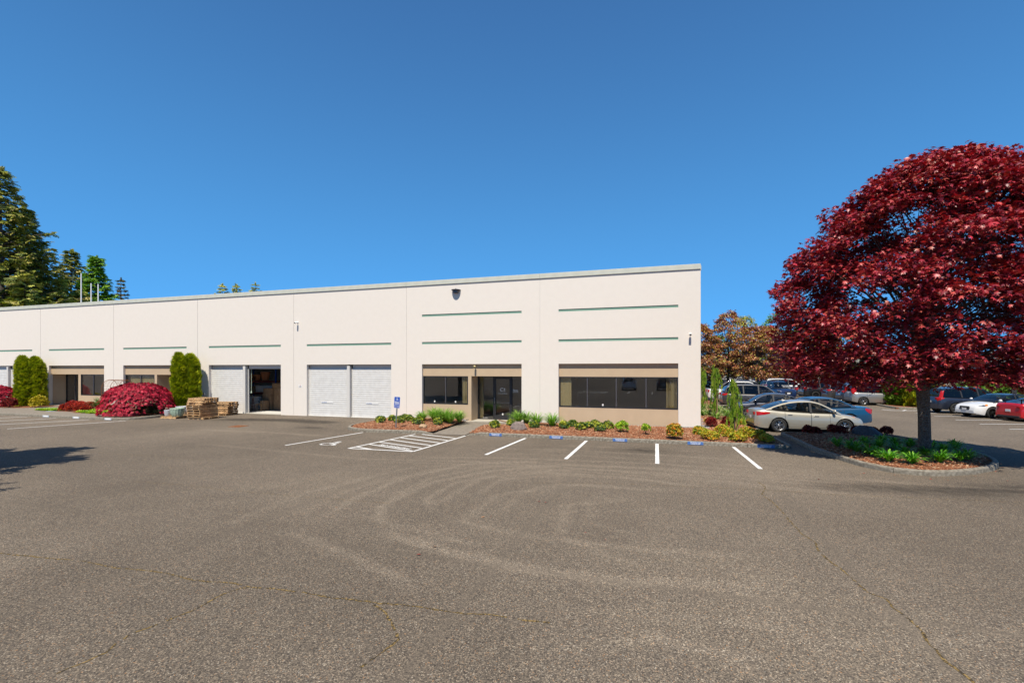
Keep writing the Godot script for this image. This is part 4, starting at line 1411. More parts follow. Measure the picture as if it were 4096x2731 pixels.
	var cover := Cloud.new()
	for k in 1500:
		var x := rnd(-37.4, -35.9) if k < 500 else rnd(-33.6, -30.2)
		var z := rnd(2.7, 3.3) if k < 500 else rnd(2.8, 3.75) - 0.25 * absf(x + 31.9)
		var s := rnd(0.09, 0.18)
		cover.add(Transform3D(upward(Vector3(rnd(-0.5, 0.5), 1, rnd(-0.5, 0.5)), rnd(0, TAU)).scaled(Vector3(s, s, s)), q(x, z, 0.13 + rnd(0, 0.05))), pick(LIME))
	var gc := leaves("ground_cover", cover, leaf_mesh("rosette"), M.leaf, self)
	gc.set_meta("kind", "stuff")
	tag(gc, "lime-green ground cover at the edge of the far walkway", "ground cover")
	for s in [[-28.3, 4.2, "dark bushy shrub under the dome maple at the kerb"], [-27.75, 3.4, "dark bushy shrub under the dome maple's right side"], [-27.4, 2.95, "dark bushy shrub between the dome maple and the pots"]]:
		shrub("dark_shrub", q(s[0], s[1], 0.12), s[2], "dark shrubs under the dome maple", Vector3(0.42, 0.4, 0.4), 300, "tuft", M.leaf, 0.11, [Color(0.05, 0.07, 0.015), Color(0.09, 0.05, 0.015), Color(0.03, 0.04, 0.01)])
	shrub("dark_shrub", q(-42.0, 2.35, 0.12), "small dark shrub beside the far left dome maple", "", Vector3(0.5, 0.42, 0.4), 260, "tuft", M.red_leaf, 0.12, WINE)
	dome_maple(q(-28.6, 3.2, 0.1), 1.95, 1.95, "large crimson lace-leaf maple dome behind the kerb", 6500)
	dome_maple(q(-44.1, 2.0, 0.1), 1.35, 1.6, "crimson lace-leaf maple dome cut by the left picture edge", 3800)
	arborvitae_row(-42.4, 1.0, 3.55, 1.25, 4, "clipped arborvitae by the far left door")
	arborvitae_row(-27.75, 0.95, 3.6, 1.1, 4, "clipped arborvitae behind the stacked pallets")
	arborvitae_hedge()
	for s in [[2.94, 0.77, 2.3, "nearest weeping cedar with its brown stake, in front of the pale gold sedan's tail"], [2.78, -5.13, 3.0, "middle and tallest weeping cedar with bent tip and wooden stake"], [2.91, -14.0, 2.9, "farthest weeping cedar, closest to the building's edge in view"]]:
		weeping_cedar(q(s[0], s[1], 0.14), s[2], s[3])
	rock(q(-9.95, 4.0, 0.12), Vector3(0.27, 0.16, 0.2), M.sandstone, 3, "rounded tan sandstone rock in the sign bed")
	rock(q(-5.75, 3.35, 0.10), Vector3(0.50, 0.29, 0.36), M.greystone, 8, "large angular grey-brown boulder right of the walkway")
	rock(q(7.45, 1.35, 0.16), Vector3(0.66, 0.38, 0.36), M.darkstone, 12, "dark boulder in the maple's shade")

func rock(at: Vector3, r: Vector3, m: Material, seed_: int, label: String) -> void:
	var o := thing("boulder", at, seed_ * 0.7, label, "boulder")
	var f := FastNoiseLite.new()
	f.seed = seed_
	f.frequency = 0.9
	var cuts := []
	rng.seed = seed_ * 77
	for k in 9:
		cuts.append([unit(), rnd(0.55, 0.88)])
	var rows := []
	for i in 19:
		var row := []
		for j in 28:
			var th := PI * i / 18.0
			var ph := -TAU * j / 28.0
			var d := Vector3(sin(th) * cos(ph), cos(th), sin(th) * sin(ph))
			var l := 1.0
			for c in cuts:
				var e: float = d.dot(c[0])
				if e > 0.05:
					l = minf(l, c[1] / e)
			l *= 1.0 + 0.07 * f.get_noise_3dv(d * 1.6) + 0.03 * f.get_noise_3dv(d * 6.0)
			row.append(d * l * r + Vector3(0, r.y * 0.45, 0))
		rows.append(row)
	var g := Geo.new()
	g.grid(rows, true)
	part("stone", g.mesh(), m, o)

func dome_maple(at: Vector3, r: float, h: float, label: String, n: int) -> void:
	var o := thing("dome_maple", at, 0, label, "tree", "crimson lace-leaf maples")
	var g := Geo.new()
	var tips := []
	g.tube([Vector3(0, -0.05, 0), Vector3(0.1, 0.4, 0), Vector3(-0.05, 0.8, 0.05)], [0.13, 0.1, 0.08], 7)
	for k in 12:
		var t := TAU * k / 12.0 + rnd(-0.2, 0.2)
		var e := Vector3(cos(t) * r * 0.72, h * rnd(0.55, 0.72), sin(t) * r * 0.6)
		g.tube([Vector3(-0.05, 0.75, 0.05), Vector3(e.x * 0.4, h * 0.8, e.z * 0.4), e], [0.06, 0.04, 0.015], 5, false)
	part("trunk", g.mesh(), M.bark, o)
	var c := Cloud.new()
	var lumps := []
	for k in 70:
		var t := rnd(0, TAU)
		var f := sqrt(rng.randf())
		lumps.append(Vector3(cos(t) * f, 0, sin(t) * f))
	for k in n:
		var l: Vector3 = lumps[k % lumps.size()]
		var p := Vector2(l.x + rnd(-0.2, 0.2), l.z + rnd(-0.2, 0.2))
		var f := minf(p.length(), 1.03)
		if f > 1.02:
			p = p.normalized() * 1.0
		var top := h * (0.36 + 0.64 * pow(maxf(0.0, 1.0 - pow(f, 2.6)), 0.6))
		var y := top - absf(rng.randfn(0.0, 0.16)) * h * (0.5 + 0.7 * f) + 0.09 * sin(l.x * 19.0 + l.z * 13.0)
		if f > 0.9:
			y -= rnd(0.0, 0.25) * h
		var d := Vector3(p.x, -0.35 - 0.5 * f, p.y) + unit() * 0.35
		var s := rnd(0.11, 0.21)
		c.add(Transform3D(toward(d, rnd(-0.4, 0.4)).scaled(Vector3(s, s, s)), Vector3(p.x * r, maxf(y, 0.22), p.y * r * 0.95)), pick(LACE))
	leaves("crown", c, leaf_mesh("lace"), M.red_leaf, o)

func thuja_column(parent: Node3D, at: Vector3, r: float, h: float, n: int, tones: Array) -> void:
	var g := Geo.new()
	g.tube([at + Vector3(0, -0.05, 0), at + Vector3(0, h * 0.85, 0)], [0.07, 0.02], 6)
	part("trunk", g.mesh(), M.twig, parent)
	var c := Cloud.new()
	var f := FastNoiseLite.new()
	f.seed = rng.randi() % 1000
	f.frequency = 1.1
	for k in n:
		var y := h * pow(rng.randf(), 0.9)
		var t := rnd(0, TAU)
		var rr := r * (0.80 + 0.20 * minf(1.0, y / (0.2 * h))) * pow(maxf(0.02, 1.0 - pow(y / h, 8.0)), 0.7)
		rr *= 0.95 + 0.42 * f.get_noise_3d(cos(t) * 1.0, y * 1.6, sin(t) * 1.0)
		rr *= 1.0 - 0.28 * pow(rng.randf(), 2.0)
		var d := Vector3(cos(t) * 0.8, 0.75, sin(t) * 0.8) + unit() * 0.35
		var s := rnd(0.16, 0.30)
		c.add(Transform3D(upward(d, rnd(0, TAU)).scaled(Vector3(s, s, s)), at + Vector3(cos(t) * rr, maxf(0.05, y - s * 0.3), sin(t) * rr)), pick(tones))
	leaves("crown", c, leaf_mesh("thuja_spray"), M.needle, parent)

func arborvitae_row(x: float, z: float, h: float, w: float, n: int, label: String) -> void:
	var order := ["leftmost", "second", "third", "fourth", "rightmost"]
	for k in n:
		var t := -0.5 + (k + 0.5) / n
		var o := thing("arborvitae", q(x, z) + Vector3(t * w * 0.75 + rnd(-0.04, 0.04), 0.1, -t * w * 0.85 + (0.10 if k % 2 else -0.06)), 0, "%s, %s" % [label, order[k] if k < n - 1 else order[4]], "tree", "arborvitae columns against the facade")
		thuja_column(o, Vector3.ZERO, w * 0.30, h * K * [1.0, 0.94, 0.985, 0.92, 0.9][k], 1500, THUJA)

func arborvitae_hedge() -> void:
	var order := ["first, nearest the silver hatchback", "second", "third", "fourth", "fifth", "sixth and sunlit, nearest the maple trunk"]
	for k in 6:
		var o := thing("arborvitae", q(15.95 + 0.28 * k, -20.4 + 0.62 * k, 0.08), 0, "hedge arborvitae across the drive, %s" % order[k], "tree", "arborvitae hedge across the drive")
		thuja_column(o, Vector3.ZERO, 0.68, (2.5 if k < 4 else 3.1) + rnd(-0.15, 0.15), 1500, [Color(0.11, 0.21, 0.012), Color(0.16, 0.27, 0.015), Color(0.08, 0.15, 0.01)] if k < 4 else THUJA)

func weeping_cedar(at: Vector3, h: float, label: String) -> void:
	var o := thing("weeping_cedar", at, 0, label, "tree", "staked weeping cedars along the side wall")
	var stake := Geo.new()
	stake.tube([Vector3(0.1, -0.1, 0.12), Vector3(0.09, h * 0.55, 0.12)], [0.032, 0.03], 8)
	part("stake", stake.mesh(), M.stake, o)
	part("tie", box_mesh(Vector3(0.09, 0.03, 0.16)), M.black, o, Vector3(0.06, h * 0.42, 0.06))
	var spine := [Vector3.ZERO, Vector3(0.02, h * 0.4, 0), Vector3(-0.04, h * 0.72, 0.02), Vector3(0.02, h * 0.93, 0), Vector3(-0.12, h, 0.03), Vector3(-0.26, h * 0.93, 0.04)]
	var g := Geo.new()
	g.tube(spine, [0.035, 0.03, 0.022, 0.015, 0.01, 0.005], 6)
	part("trunk", g.mesh(), M.twig, o)
	var c := Cloud.new()
	var boughs := Geo.new()
	for k in 30:
		var f := pow(rng.randf(), 0.8)
		var y := h * (0.14 + 0.84 * f)
		var t := rnd(0, TAU)
		var reach := (0.22 - 0.06 * f) * rnd(0.3, 1.1) * (2.0 if k % 7 == 0 else 1.0)
		var drop := rnd(0.35, 0.8) * (1.0 + 0.3 * f)
		var base := Vector3(0, y, 0)
		for s in 4:
			if y > h * 0.95:
				base = spine[4]
		var path := [base, base + Vector3(cos(t) * reach * 0.6, 0.05, sin(t) * reach * 0.6), base + Vector3(cos(t) * reach, -drop * 0.45, sin(t) * reach), base + Vector3(cos(t) * reach * 1.1, -drop, sin(t) * reach * 1.1)]
		boughs.tube(path, [0.012, 0.009, 0.006, 0.003], 4, false)
		for s in 11:
			var u := s / 10.0
			var p: Vector3 = path[0].lerp(path[1], u * 3.0) if u < 0.334 else (path[1].lerp(path[2], u * 3.0 - 1.0) if u < 0.667 else path[2].lerp(path[3], u * 3.0 - 2.0))
			for e in 2:
				var sc := rnd(0.14, 0.26)
				if p.y > 0.15:
					c.add(Transform3D(Basis(Vector3.UP, rnd(0, TAU)).scaled(Vector3(sc, sc * rnd(0.9, 1.3), sc)), p + unit() * 0.03), pick(CEDAR))
	part("boughs", boughs.mesh(), M.twig, o)
	leaves("crown", c, leaf_mesh("hang"), M.needle, o)

func limbs(g: Geo, from: Vector3, to: Vector3, r: float, n := 4) -> void:
	var path := [from]
	var rad := [r]
	for k in range(1, n + 1):
		var t := float(k) / n
		var p := from.lerp(to, t) + Vector3(0, sin(t * PI) * from.distance_to(to) * 0.06, 0)
		if k < n:
			p += unit() * from.distance_to(to) * 0.04
		path.append(p)
		rad.append(lerpf(r, r * 0.22, t))
	g.tube(path, rad, 6, false)

func profile(y: float, p: Array) -> float:
	for k in p.size() - 1:
		if y <= p[k + 1][0]:
			return lerpf(p[k][1], p[k + 1][1], clampf((y - p[k][0]) / (p[k + 1][0] - p[k][0]), 0, 1))
	return p[-1][1]

func broadleaf(called: String, at: Vector3, label: String, group: String, prof: Array, trunk_r: float, fork: float, clumps: int, per: int, clump_r: float, leaf: float, kind: String, m: Material, tones: Array, lean := Vector3.ZERO, narrow := 1.0) -> Node3D:
	var o := thing(called, at, 0, label, "tree", group)
	var low: float = prof[0][0]
	var high: float = prof[-1][0]
	var g := Geo.new()
	g.tube([Vector3(0, -0.15, 0), Vector3(0, 0.12, 0), Vector3(0.02, 0.5, 0), Vector3(0.0, fork * 0.6, 0.02), Vector3(-0.03, fork, 0), Vector3(0.05, lerpf(fork, high, 0.35), 0), lean * 0.6 + Vector3(0, lerpf(fork, high, 0.75), 0)], [trunk_r * 1.45, trunk_r * 1.12, trunk_r, trunk_r * 0.95, trunk_r * 1.05, trunk_r * 0.6, trunk_r * 0.2], 12)
	var c := Cloud.new()
	var centers := []
	for k in clumps:
		var y := lerpf(low, high, pow(rng.randf(), 1.05))
		var t := rnd(0, TAU)
		var f := sqrt(rnd(0.02 if k % 3 == 0 else 0.35, 1.0))
		var r := profile(y, prof)
		centers.append(Vector3(cos(t) * r * f, y, sin(t) * r * f * narrow) + lean * ((y - low) / (high - low)))
	for k in centers.size():
		var p: Vector3 = centers[k]
		if k % 4 == 0 and p.y > low + 0.9:
			var root := Vector3(0, clampf(p.y * 0.62, fork * 0.95, lerpf(fork, high, 0.75)), 0)
			limbs(g, root, p, trunk_r * rnd(0.10, 0.26), 5)
		var out := Vector3(p.x, 0, p.z).normalized()
		var cr := clump_r * rnd(0.7, 1.25)
		for i in per:
			var d := unit()
			if d.dot(out + Vector3(0, 0.8, 0)) < -0.35:
				d = -d
			var lp := p + Vector3(d.x * cr, d.y * cr * 0.6, d.z * cr) * pow(rng.randf(), 0.4)
			var face := (out * 0.9 + Vector3(0, -0.35, 0) + unit() * 0.85)
			var s := leaf * rnd(0.65, 1.25)
			c.add(Transform3D(toward(face, rnd(-0.7, 0.7)).scaled(Vector3(s, s, s)), lp), pick(tones, 0.3))
	part("trunk", g.mesh(), M.bark, o)
	leaves("crown", c, leaf_mesh(kind), m, o)
	return o

func conifer(called: String, at: Vector3, label: String, group: String, h: float, r: float, low: float, whorls: int, tones: Array, spray := 1.0, density := 1.0, up := 0.15) -> void:
	var o := thing(called, at, rnd(0, TAU), label, "tree", group)
	var g := Geo.new()
	g.tube([Vector3(0, -0.2, 0), Vector3(0.1, h * 0.4, 0), Vector3(0, h * 0.97, 0)], [h * 0.018, h * 0.011, 0.03], 7)
	var c := Cloud.new()
	var top := Vector3(0, h, 0)
	for k in 10:
		var s := spray * rnd(0.4, 0.7)
		c.add(Transform3D(toward(Vector3(rnd(-0.5, 0.5), 1.0, rnd(-0.5, 0.5)), rnd(0, TAU)).scaled(Vector3(s, s, s)), top - Vector3(0, s * 0.8 + 0.3 * k * 0.25, 0)), pick(tones))
	for w in whorls:
		var f := (w + 0.5) / whorls
		var y := lerpf(low, h * 0.985, f)
		var reach := r * pow(1.0 - f, 0.95) * rnd(0.75, 1.1) + 0.25
		var n := 5 + int(rnd(0, 3))
		var t0 := rnd(0, TAU)
		for b in n:
			var t := t0 + TAU * b / n + rnd(-0.3, 0.3)
			var l := reach * (rnd(0.55, 1.0) if b % 3 else rnd(0.9, 1.3))
			var dir := Vector3(cos(t), 0, sin(t))
			var tip := dir * l + Vector3(0, y + l * up - l * l * 0.018 * (1.0 - f), 0)
			var base := Vector3(0, y, 0)
			g.tube([base, base.lerp(tip, 0.5) - Vector3(0, l * 0.05, 0), tip], [0.012 * l + 0.02, 0.008 * l + 0.01, 0.01], 4, false)
			var cnt := int(maxf(4.0, l * 4.2 / spray) * density)
			for k in cnt:
				var u := 0.22 + 0.78 * pow(rng.randf(), 0.75)
				var p := base.lerp(tip, u) - Vector3(0, l * 0.05 * sin(u * PI), 0)
				var side := dir.rotated(Vector3.UP, rnd(-1.3, 1.3))
				var s := spray * rnd(0.5, 1.1) * (1.15 - 0.45 * u)
				c.add(Transform3D(toward(side + Vector3(0, rnd(-0.5, 0.2), 0), rnd(-0.85, 0.85)).scaled(Vector3(s, s, s)), p + Vector3(0, rnd(-0.12, 0.12) * spray, 0)), pick(tones, 0.3))
	part("trunk", g.mesh(), M.bark, o)
	leaves("crown", c, leaf_mesh("fir_spray"), M.needle, o)

func trees() -> void:
	rng.seed = 99
	M.crimson = leafy(Color(0.62, 0.22, 0.22), 0.42, 0.5)
	M.bronze_leaf = leafy(Color(0.62, 0.42, 0.25), 0.45, 0.5)
	var crimson := [Color(0.30, 0.020, 0.036), Color(0.40, 0.030, 0.046), Color(0.20, 0.014, 0.028), Color(0.50, 0.075, 0.07), Color(0.31, 0.06, 0.04), Color(0.17, 0.018, 0.035)]
	broadleaf("red_maple", q(7.34, 5.72, 0.16), "big round crimson-leaved maple in the kerbed island", "", [[2.25, 2.9], [2.7, 3.75], [3.4, 4.15], [4.4, 4.35], [5.2, 4.2], [6.1, 3.8], [7.1, 3.2], [8.0, 2.5], [8.7, 1.65], [9.1, 0.5]], 0.165, 2.1, 850, 94, 0.60, 0.14, "maple_leaf", M.crimson, crimson, Vector3(0.45, 0, 0.3), 0.64)
	var bronze := [Color(0.34, 0.13, 0.06), Color(0.44, 0.21, 0.08), Color(0.22, 0.08, 0.04), Color(0.52, 0.29, 0.11), Color(0.40, 0.34, 0.05), Color(0.26, 0.065, 0.04)]
	var far := [[9.2, -52.0, 11.6, 3.9, "tallest bronze-leaved maple, just past the building corner"], [5.2, -50.0, 9.6, 3.6, "bronze maple half hidden behind the building's edge"], [12.6, -50.0, 9.0, 3.9, "bronze maple with dark trunk in the middle of the far lawn"], [15.8, -57.5, 9.6, 4.2, "reddish bronze maple with mottled trunk, right of the far lawn"], [20.0, -52.0, 9.2, 4.2, "bronze maple mostly hidden by the big red maple"]]
	for f in far:
		var h: float = f[2]
		var r: float = f[3]
		broadleaf("bronze_maple", q(f[0], f[1]), f[4], "bronze maples beyond the side lot", [[1.5, r * 0.75], [3.2, r * 0.98], [h * 0.5, r], [h * 0.7, r * 0.82], [h * 0.88, r * 0.5], [h, 0.4]], 0.2, 1.9, 230, 60, 0.75, 0.31, "oval", M.bronze_leaf, bronze)
	for f in [[16.6, -86.2, 14.6, 4.5, [Color(0.44, 0.40, 0.03), Color(0.35, 0.34, 0.03), Color(0.50, 0.44, 0.06)], "yellow-green tree showing above the bronze maples"], [21.5, -82.0, 14.6, 4.2, [Color(0.16, 0.30, 0.03), Color(0.22, 0.36, 0.04)], "fresh green tree behind the big red maple's left edge"], [25.0, -78.0, 11.5, 4.5, [Color(0.15, 0.27, 0.03), Color(0.10, 0.2, 0.02)], "green tree far behind the big red maple"], [11.5, -88.0, 10.5, 5.0, [Color(0.24, 0.32, 0.04), Color(0.32, 0.36, 0.05)], "pale green tree low behind the tallest bronze maple"], [30.5, -72.0, 11.0, 5.0, [Color(0.13, 0.22, 0.03), Color(0.18, 0.28, 0.04)], "broad green tree behind the hedge island"]]:
		broadleaf("green_tree", q(f[0], f[1]), f[5], "green trees beyond the far lot", [[1.6, f[3] * 0.8], [3.5, f[3]], [f[2] * 0.6, f[3] * 0.85], [f[2] * 0.85, f[3] * 0.5], [f[2], 0.4]], 0.25, 2.0, 130, 40, 0.95, 0.42, "oval", M.leaf, f[4])
	# understorey along the far lawn and beside the picnic table
	for s in [[10.6, -48.5, 1.0], [11.6, -48.6, 0.9], [13.6, -48.7, 1.1], [14.8, -48.4, 0.9], [17.5, -49.0, 1.3], [19.5, -49.5, 1.4], [22.5, -22.0, 1.6], [24.0, -24.5, 1.9], [26.0, -22.5, 1.8], [28.0, -25.0, 2.0], [30.5, -24.0, 2.0], [33.0, -25.0, 2.2]]:
		var k: int = taken.get("green_bush", 0)
		shrub("green_bush", q(s[0], s[1]), "leafy green bush %s" % ["first along the far lawn kerb", "second along the far lawn kerb", "third along the far lawn kerb", "fourth along the far lawn kerb", "below the reddish bronze maple", "right of the reddish bronze maple", "behind the picnic table", "second behind the picnic table", "third behind the dark estate car", "fourth behind the dark estate car", "fifth behind the white coupe", "last behind the white coupe"][k], "green bushes in the far lot", Vector3(s[2], s[2] * 0.62, s[2]), 420, "tuft", M.leaf, 0.26, [Color(0.13, 0.25, 0.02), Color(0.20, 0.32, 0.03), Color(0.08, 0.16, 0.015)])
	# conifers behind the left half of the building
	var fir := [Color(0.27, 0.30, 0.045), Color(0.38, 0.37, 0.06), Color(0.18, 0.22, 0.035), Color(0.46, 0.39, 0.11), Color(0.12, 0.16, 0.035)]
	var pale := [Color(0.54, 0.53, 0.10), Color(0.44, 0.46, 0.08), Color(0.62, 0.57, 0.16), Color(0.28, 0.32, 0.05)]
	conifer("fir_tree", q(-72.6, -11.6), "tallest dark fir at the left picture edge, behind the roof", "firs behind the roof", 28.0, 11.5, 2.0, 46, fir, 1.15, 1.35, 0.22)
	conifer("fir_tree", q(-74.5, -14.6), "broad dark fir second from the left behind the roof", "firs behind the roof", 24.5, 10.0, 2.0, 42, fir, 1.1, 1.35, 0.22)
	conifer("fir_tree", q(-78.0, -21.5), "dark fir sloping down toward the rooftop masts", "firs behind the roof", 20.8, 8.5, 2.0, 36, fir, 1.05, 1.35, 0.2)
	conifer("fir_tree", q(-68.0, -11.5), "pale olive young fir low along the roofline at the left edge", "firs behind the roof", 14.6, 5.0, 1.5, 26, pale, 1.0, 1.2, 0.3)
	conifer("fir_tree", q(-70.0, -15.8), "pale olive young fir low along the roofline, second", "firs behind the roof", 14.9, 5.0, 1.5, 26, pale, 1.0, 1.2, 0.3)
	conifer("fir_tree", q(-71.5, -18.6), "pale olive young fir low along the roofline beside the tall mast", "firs behind the roof", 13.8, 4.5, 1.5, 24, pale, 1.0, 1.2, 0.3)
	conifer("green_cedar", q(-72.8, -21.4), "bright green pointed cedar behind the three white rooftop masts", "", 19.4, 5.6, 1.0, 40, [Color(0.20, 0.40, 0.03), Color(0.28, 0.48, 0.035), Color(0.13, 0.28, 0.02)], 1.0, 1.6, 0.3)
	conifer("fir_tree", q(-109.2, -48.0), "thin sparse fir right of the rooftop masts", "distant firs over the roofline", 23.8, 4.2, 8.0, 20, [Color(0.20, 0.17, 0.08), Color(0.13, 0.13, 0.05)], 1.0, 0.8, 0.1)
	conifer("fir_tree", q(-105.7, -69.2), "left one of three distant fir tips over the roofline", "distant firs over the roofline", 26.2, 6.0, 10.0, 18, pale, 1.3, 0.9, 0.25)
	conifer("fir_tree", q(-103.6, -71.5), "middle one of three distant fir tips over the roofline", "distant firs over the roofline", 26.4, 6.0, 10.0, 20, pale, 1.3, 0.9, 0.25)
	conifer("fir_tree", q(-100.8, -74.6), "right one of three distant fir tips over the roofline", "distant firs over the roofline", 27.3, 5.5, 10.0, 18, pale, 1.3, 0.9, 0.3)
	# a tree beside the viewer, outside the picture: only its shadow lies on the asphalt
	conifer("fir_tree", q(-18.9, 19.9), "fir standing out of view to the left, its shadow on the asphalt", "", 13.5, 5.4, 4.3, 22, fir, 1.1, 2.0, 0.0)

func paint(r: float, g: float, b: float, metal := 0.35) -> StandardMaterial3D:
	var m := mat(lin(r, g, b), 0.38, metal)
	m.clearcoat_enabled = true
	m.clearcoat = 1.0
	m.clearcoat_roughness = 0.04
	return m

func curve_at(p: Array, x: float) -> float:  # smooth height over a list of (x, y)
	var n := p.size()
	if x <= p[0][0]:
		return p[0][1]
	for k in n - 1:
		if x <= p[k + 1][0]:
			var h: float = p[k + 1][0] - p[k][0]
			var t: float = (x - p[k][0]) / h
			var m0: float = (p[k + 1][1] - p[maxi(k - 1, 0)][1]) / maxf(p[k + 1][0] - p[maxi(k - 1, 0)][0], 0.01) * h
			var m1: float = (p[mini(k + 2, n - 1)][1] - p[k][1]) / maxf(p[mini(k + 2, n - 1)][0] - p[k][0], 0.01) * h
			return (2 * t * t * t - 3 * t * t + 1) * p[k][1] + (t * t * t - 2 * t * t + t) * m0 + (-2 * t * t * t + 3 * t * t) * p[k + 1][1] + (t * t * t - t * t) * m1
	return p[n - 1][1]

# What a car looks like from the side, nose towards +x. deck: bonnet, belt and boot line; sil: screen, roof and rear window line
const SHAPES := {
	"sedan": {"L": 4.57, "W": 1.80, "wb": 2.70, "fo": 0.86, "R": 0.325, "sill": 0.19, "deck": [[-2.285, 0.62], [-2.24, 0.92], [-2.1, 1.02], [-1.75, 1.05], [-1.2, 0.99], [0.0, 0.925], [0.9, 0.905], [1.25, 0.88], [1.8, 0.79], [2.12, 0.68], [2.24, 0.55], [2.285, 0.42]], "sil": [[-1.82, 1.05], [-1.3, 1.25], [-0.85, 1.375], [-0.35, 1.435], [0.1, 1.43], [0.5, 1.33], [1.28, 0.90]], "cut": [0.32, -0.82], "pil": [0.06], "pillar": 0.03, "lamp": [1.72, 2.16, 0.68, 0.86], "tail": [-2.21, -1.66, 0.76, 0.93]},
	"saloon": {"L": 4.70, "W": 1.78, "wb": 2.75, "fo": 0.90, "R": 0.32, "sill": 0.20, "deck": [[-2.35, 0.60], [-2.30, 0.90], [-2.15, 0.98], [-1.6, 0.99], [-1.2, 0.97], [0.0, 0.93], [1.0, 0.92], [1.3, 0.90], [1.9, 0.82], [2.2, 0.70], [2.31, 0.56], [2.35, 0.42]], "sil": [[-1.66, 0.98], [-1.2, 1.20], [-0.85, 1.36], [-0.4, 1.43], [0.15, 1.43], [0.55, 1.35], [1.3, 0.92]], "cut": [0.38, -0.82], "pil": [0.02], "pillar": 0.03, "lamp": [1.8, 2.22, 0.70, 0.86], "tail": [-2.28, -2.0, 0.66, 0.93]},
	"suv": {"L": 4.80, "W": 1.93, "wb": 2.85, "fo": 0.90, "R": 0.37, "sill": 0.27, "deck": [[-2.40, 0.66], [-2.37, 1.02], [-2.3, 1.14], [-2.0, 1.16], [-1.0, 1.12], [0.6, 1.10], [1.1, 1.10], [1.4, 1.09], [2.0, 1.04], [2.25, 0.95], [2.36, 0.78], [2.40, 0.52]], "sil": [[-2.26, 1.16], [-2.10, 1.55], [-1.9, 1.70], [-1.3, 1.775], [-0.3, 1.79], [0.3, 1.77], [0.62, 1.68], [1.36, 1.11]], "cut": [0.48, -1.96], "pil": [0.1, -0.95], "pillar": 0.04, "lamp": [1.92, 2.3, 0.84, 0.98], "tail": [-2.35, -2.05, 0.95, 1.14], "rails": true},
	"boxy": {"L": 4.14, "W": 1.80, "wb": 2.57, "fo": 0.82, "R": 0.33, "sill": 0.23, "deck": [[-2.07, 0.60], [-2.05, 0.98], [-1.95, 1.06], [-1.0, 1.04], [0.3, 1.01], [0.9, 1.01], [1.2, 1.0], [1.65, 0.93], [1.92, 0.82], [2.03, 0.66], [2.07, 0.46]], "sil": [[-1.92, 1.06], [-1.84, 1.36], [-1.7, 1.55], [-1.2, 1.61], [-0.3, 1.63], [0.25, 1.60], [0.55, 1.50], [1.15, 1.02]], "cut": [0.40, -1.76], "pil": [0.05, -0.95], "pillar": 0.045, "lamp": [1.6, 1.98, 0.74, 0.92], "tail": [-2.02, -1.80, 0.98, 1.42]},
	"coupe": {"L": 4.24, "W": 1.80, "wb": 2.65, "fo": 0.86, "R": 0.33, "sill": 0.18, "deck": [[-2.12, 0.58], [-2.09, 0.90], [-2.0, 0.98], [-1.5, 1.02], [-0.9, 0.99], [0.0, 0.95], [0.8, 0.94], [1.15, 0.92], [1.65, 0.82], [1.97, 0.70], [2.08, 0.56], [2.12, 0.42]], "sil": [[-1.94, 0.99], [-1.5, 1.23], [-1.0, 1.35], [-0.4, 1.40], [0.05, 1.39], [0.4, 1.31], [1.18, 0.93]], "cut": [0.26, -1.02], "pil": [-0.15], "pillar": 0.04, "lamp": [1.5, 1.98, 0.68, 0.82], "tail": [-2.06, -1.70, 0.78, 0.93]},
	"sport": {"L": 4.38, "W": 1.86, "wb": 2.47, "fo": 1.0, "R": 0.335, "sill": 0.15, "deck": [[-2.19, 0.50], [-2.16, 0.86], [-2.05, 0.99], [-1.7, 0.99], [-1.2, 0.95], [-0.3, 0.88], [0.4, 0.88], [0.8, 0.87], [1.5, 0.80], [1.95, 0.66], [2.13, 0.52], [2.19, 0.36]], "sil": [[-1.75, 0.98], [-1.2, 1.14], [-0.7, 1.25], [-0.25, 1.29], [0.1, 1.26], [0.75, 0.88]], "cut": [0.0, -0.8], "pil": [-0.45], "pillar": 0.04, "lamp": [1.5, 1.95, 0.62, 0.76], "tail": [-2.14, -1.78, 0.74, 0.86]},
	"pickup": {"L": 5.7, "W": 1.98, "wb": 3.6, "fo": 0.95, "R": 0.39, "sill": 0.36, "deck": [[-2.85, 0.62], [-2.83, 1.16], [-2.76, 1.20], [-1.5, 1.20], [-0.6, 1.20], [0.8, 1.18], [1.5, 1.18], [1.8, 1.18], [2.5, 1.12], [2.74, 1.0], [2.82, 0.8], [2.85, 0.58]], "sil": [[-0.92, 1.2], [-0.80, 1.7], [-0.62, 1.86], [0.0, 1.9], [0.7, 1.88], [0.98, 1.78], [1.7, 1.19]], "cut": [0.82, -0.74], "pil": [0.35], "pillar": 0.04, "lamp": [2.35, 2.76, 0.92, 1.08], "tail": [-2.84, -2.72, 0.85, 1.15]},
}

func half_width(s: Dictionary, x: float) -> float:
	var e: float = s.L * 0.5
	var f := absf(x) / e
	var w := 1.0 - 0.025 * f * f
	var d := e - absf(x)
	if d < 0.6:
		var t := 1.0 - d / 0.6
		w -= (0.27 if x > 0 else 0.19) * t * t * t
	return s.W * 0.5 * w

func foot(s: Dictionary, x: float) -> float:
	var e: float = s.L * 0.5
	var y: float = s.sill
	var d := e - absf(x)
	if d < 0.5:
		y += 0.09 * pow(1.0 - d / 0.5, 2.0)
	for xw in [e - s.fo, e - s.fo - s.wb]:
		var ra: float = s.R * 1.16
		if absf(x - xw) < ra:
			y = maxf(y, s.R + sqrt(ra * ra - (x - xw) * (x - xw)))
	return y

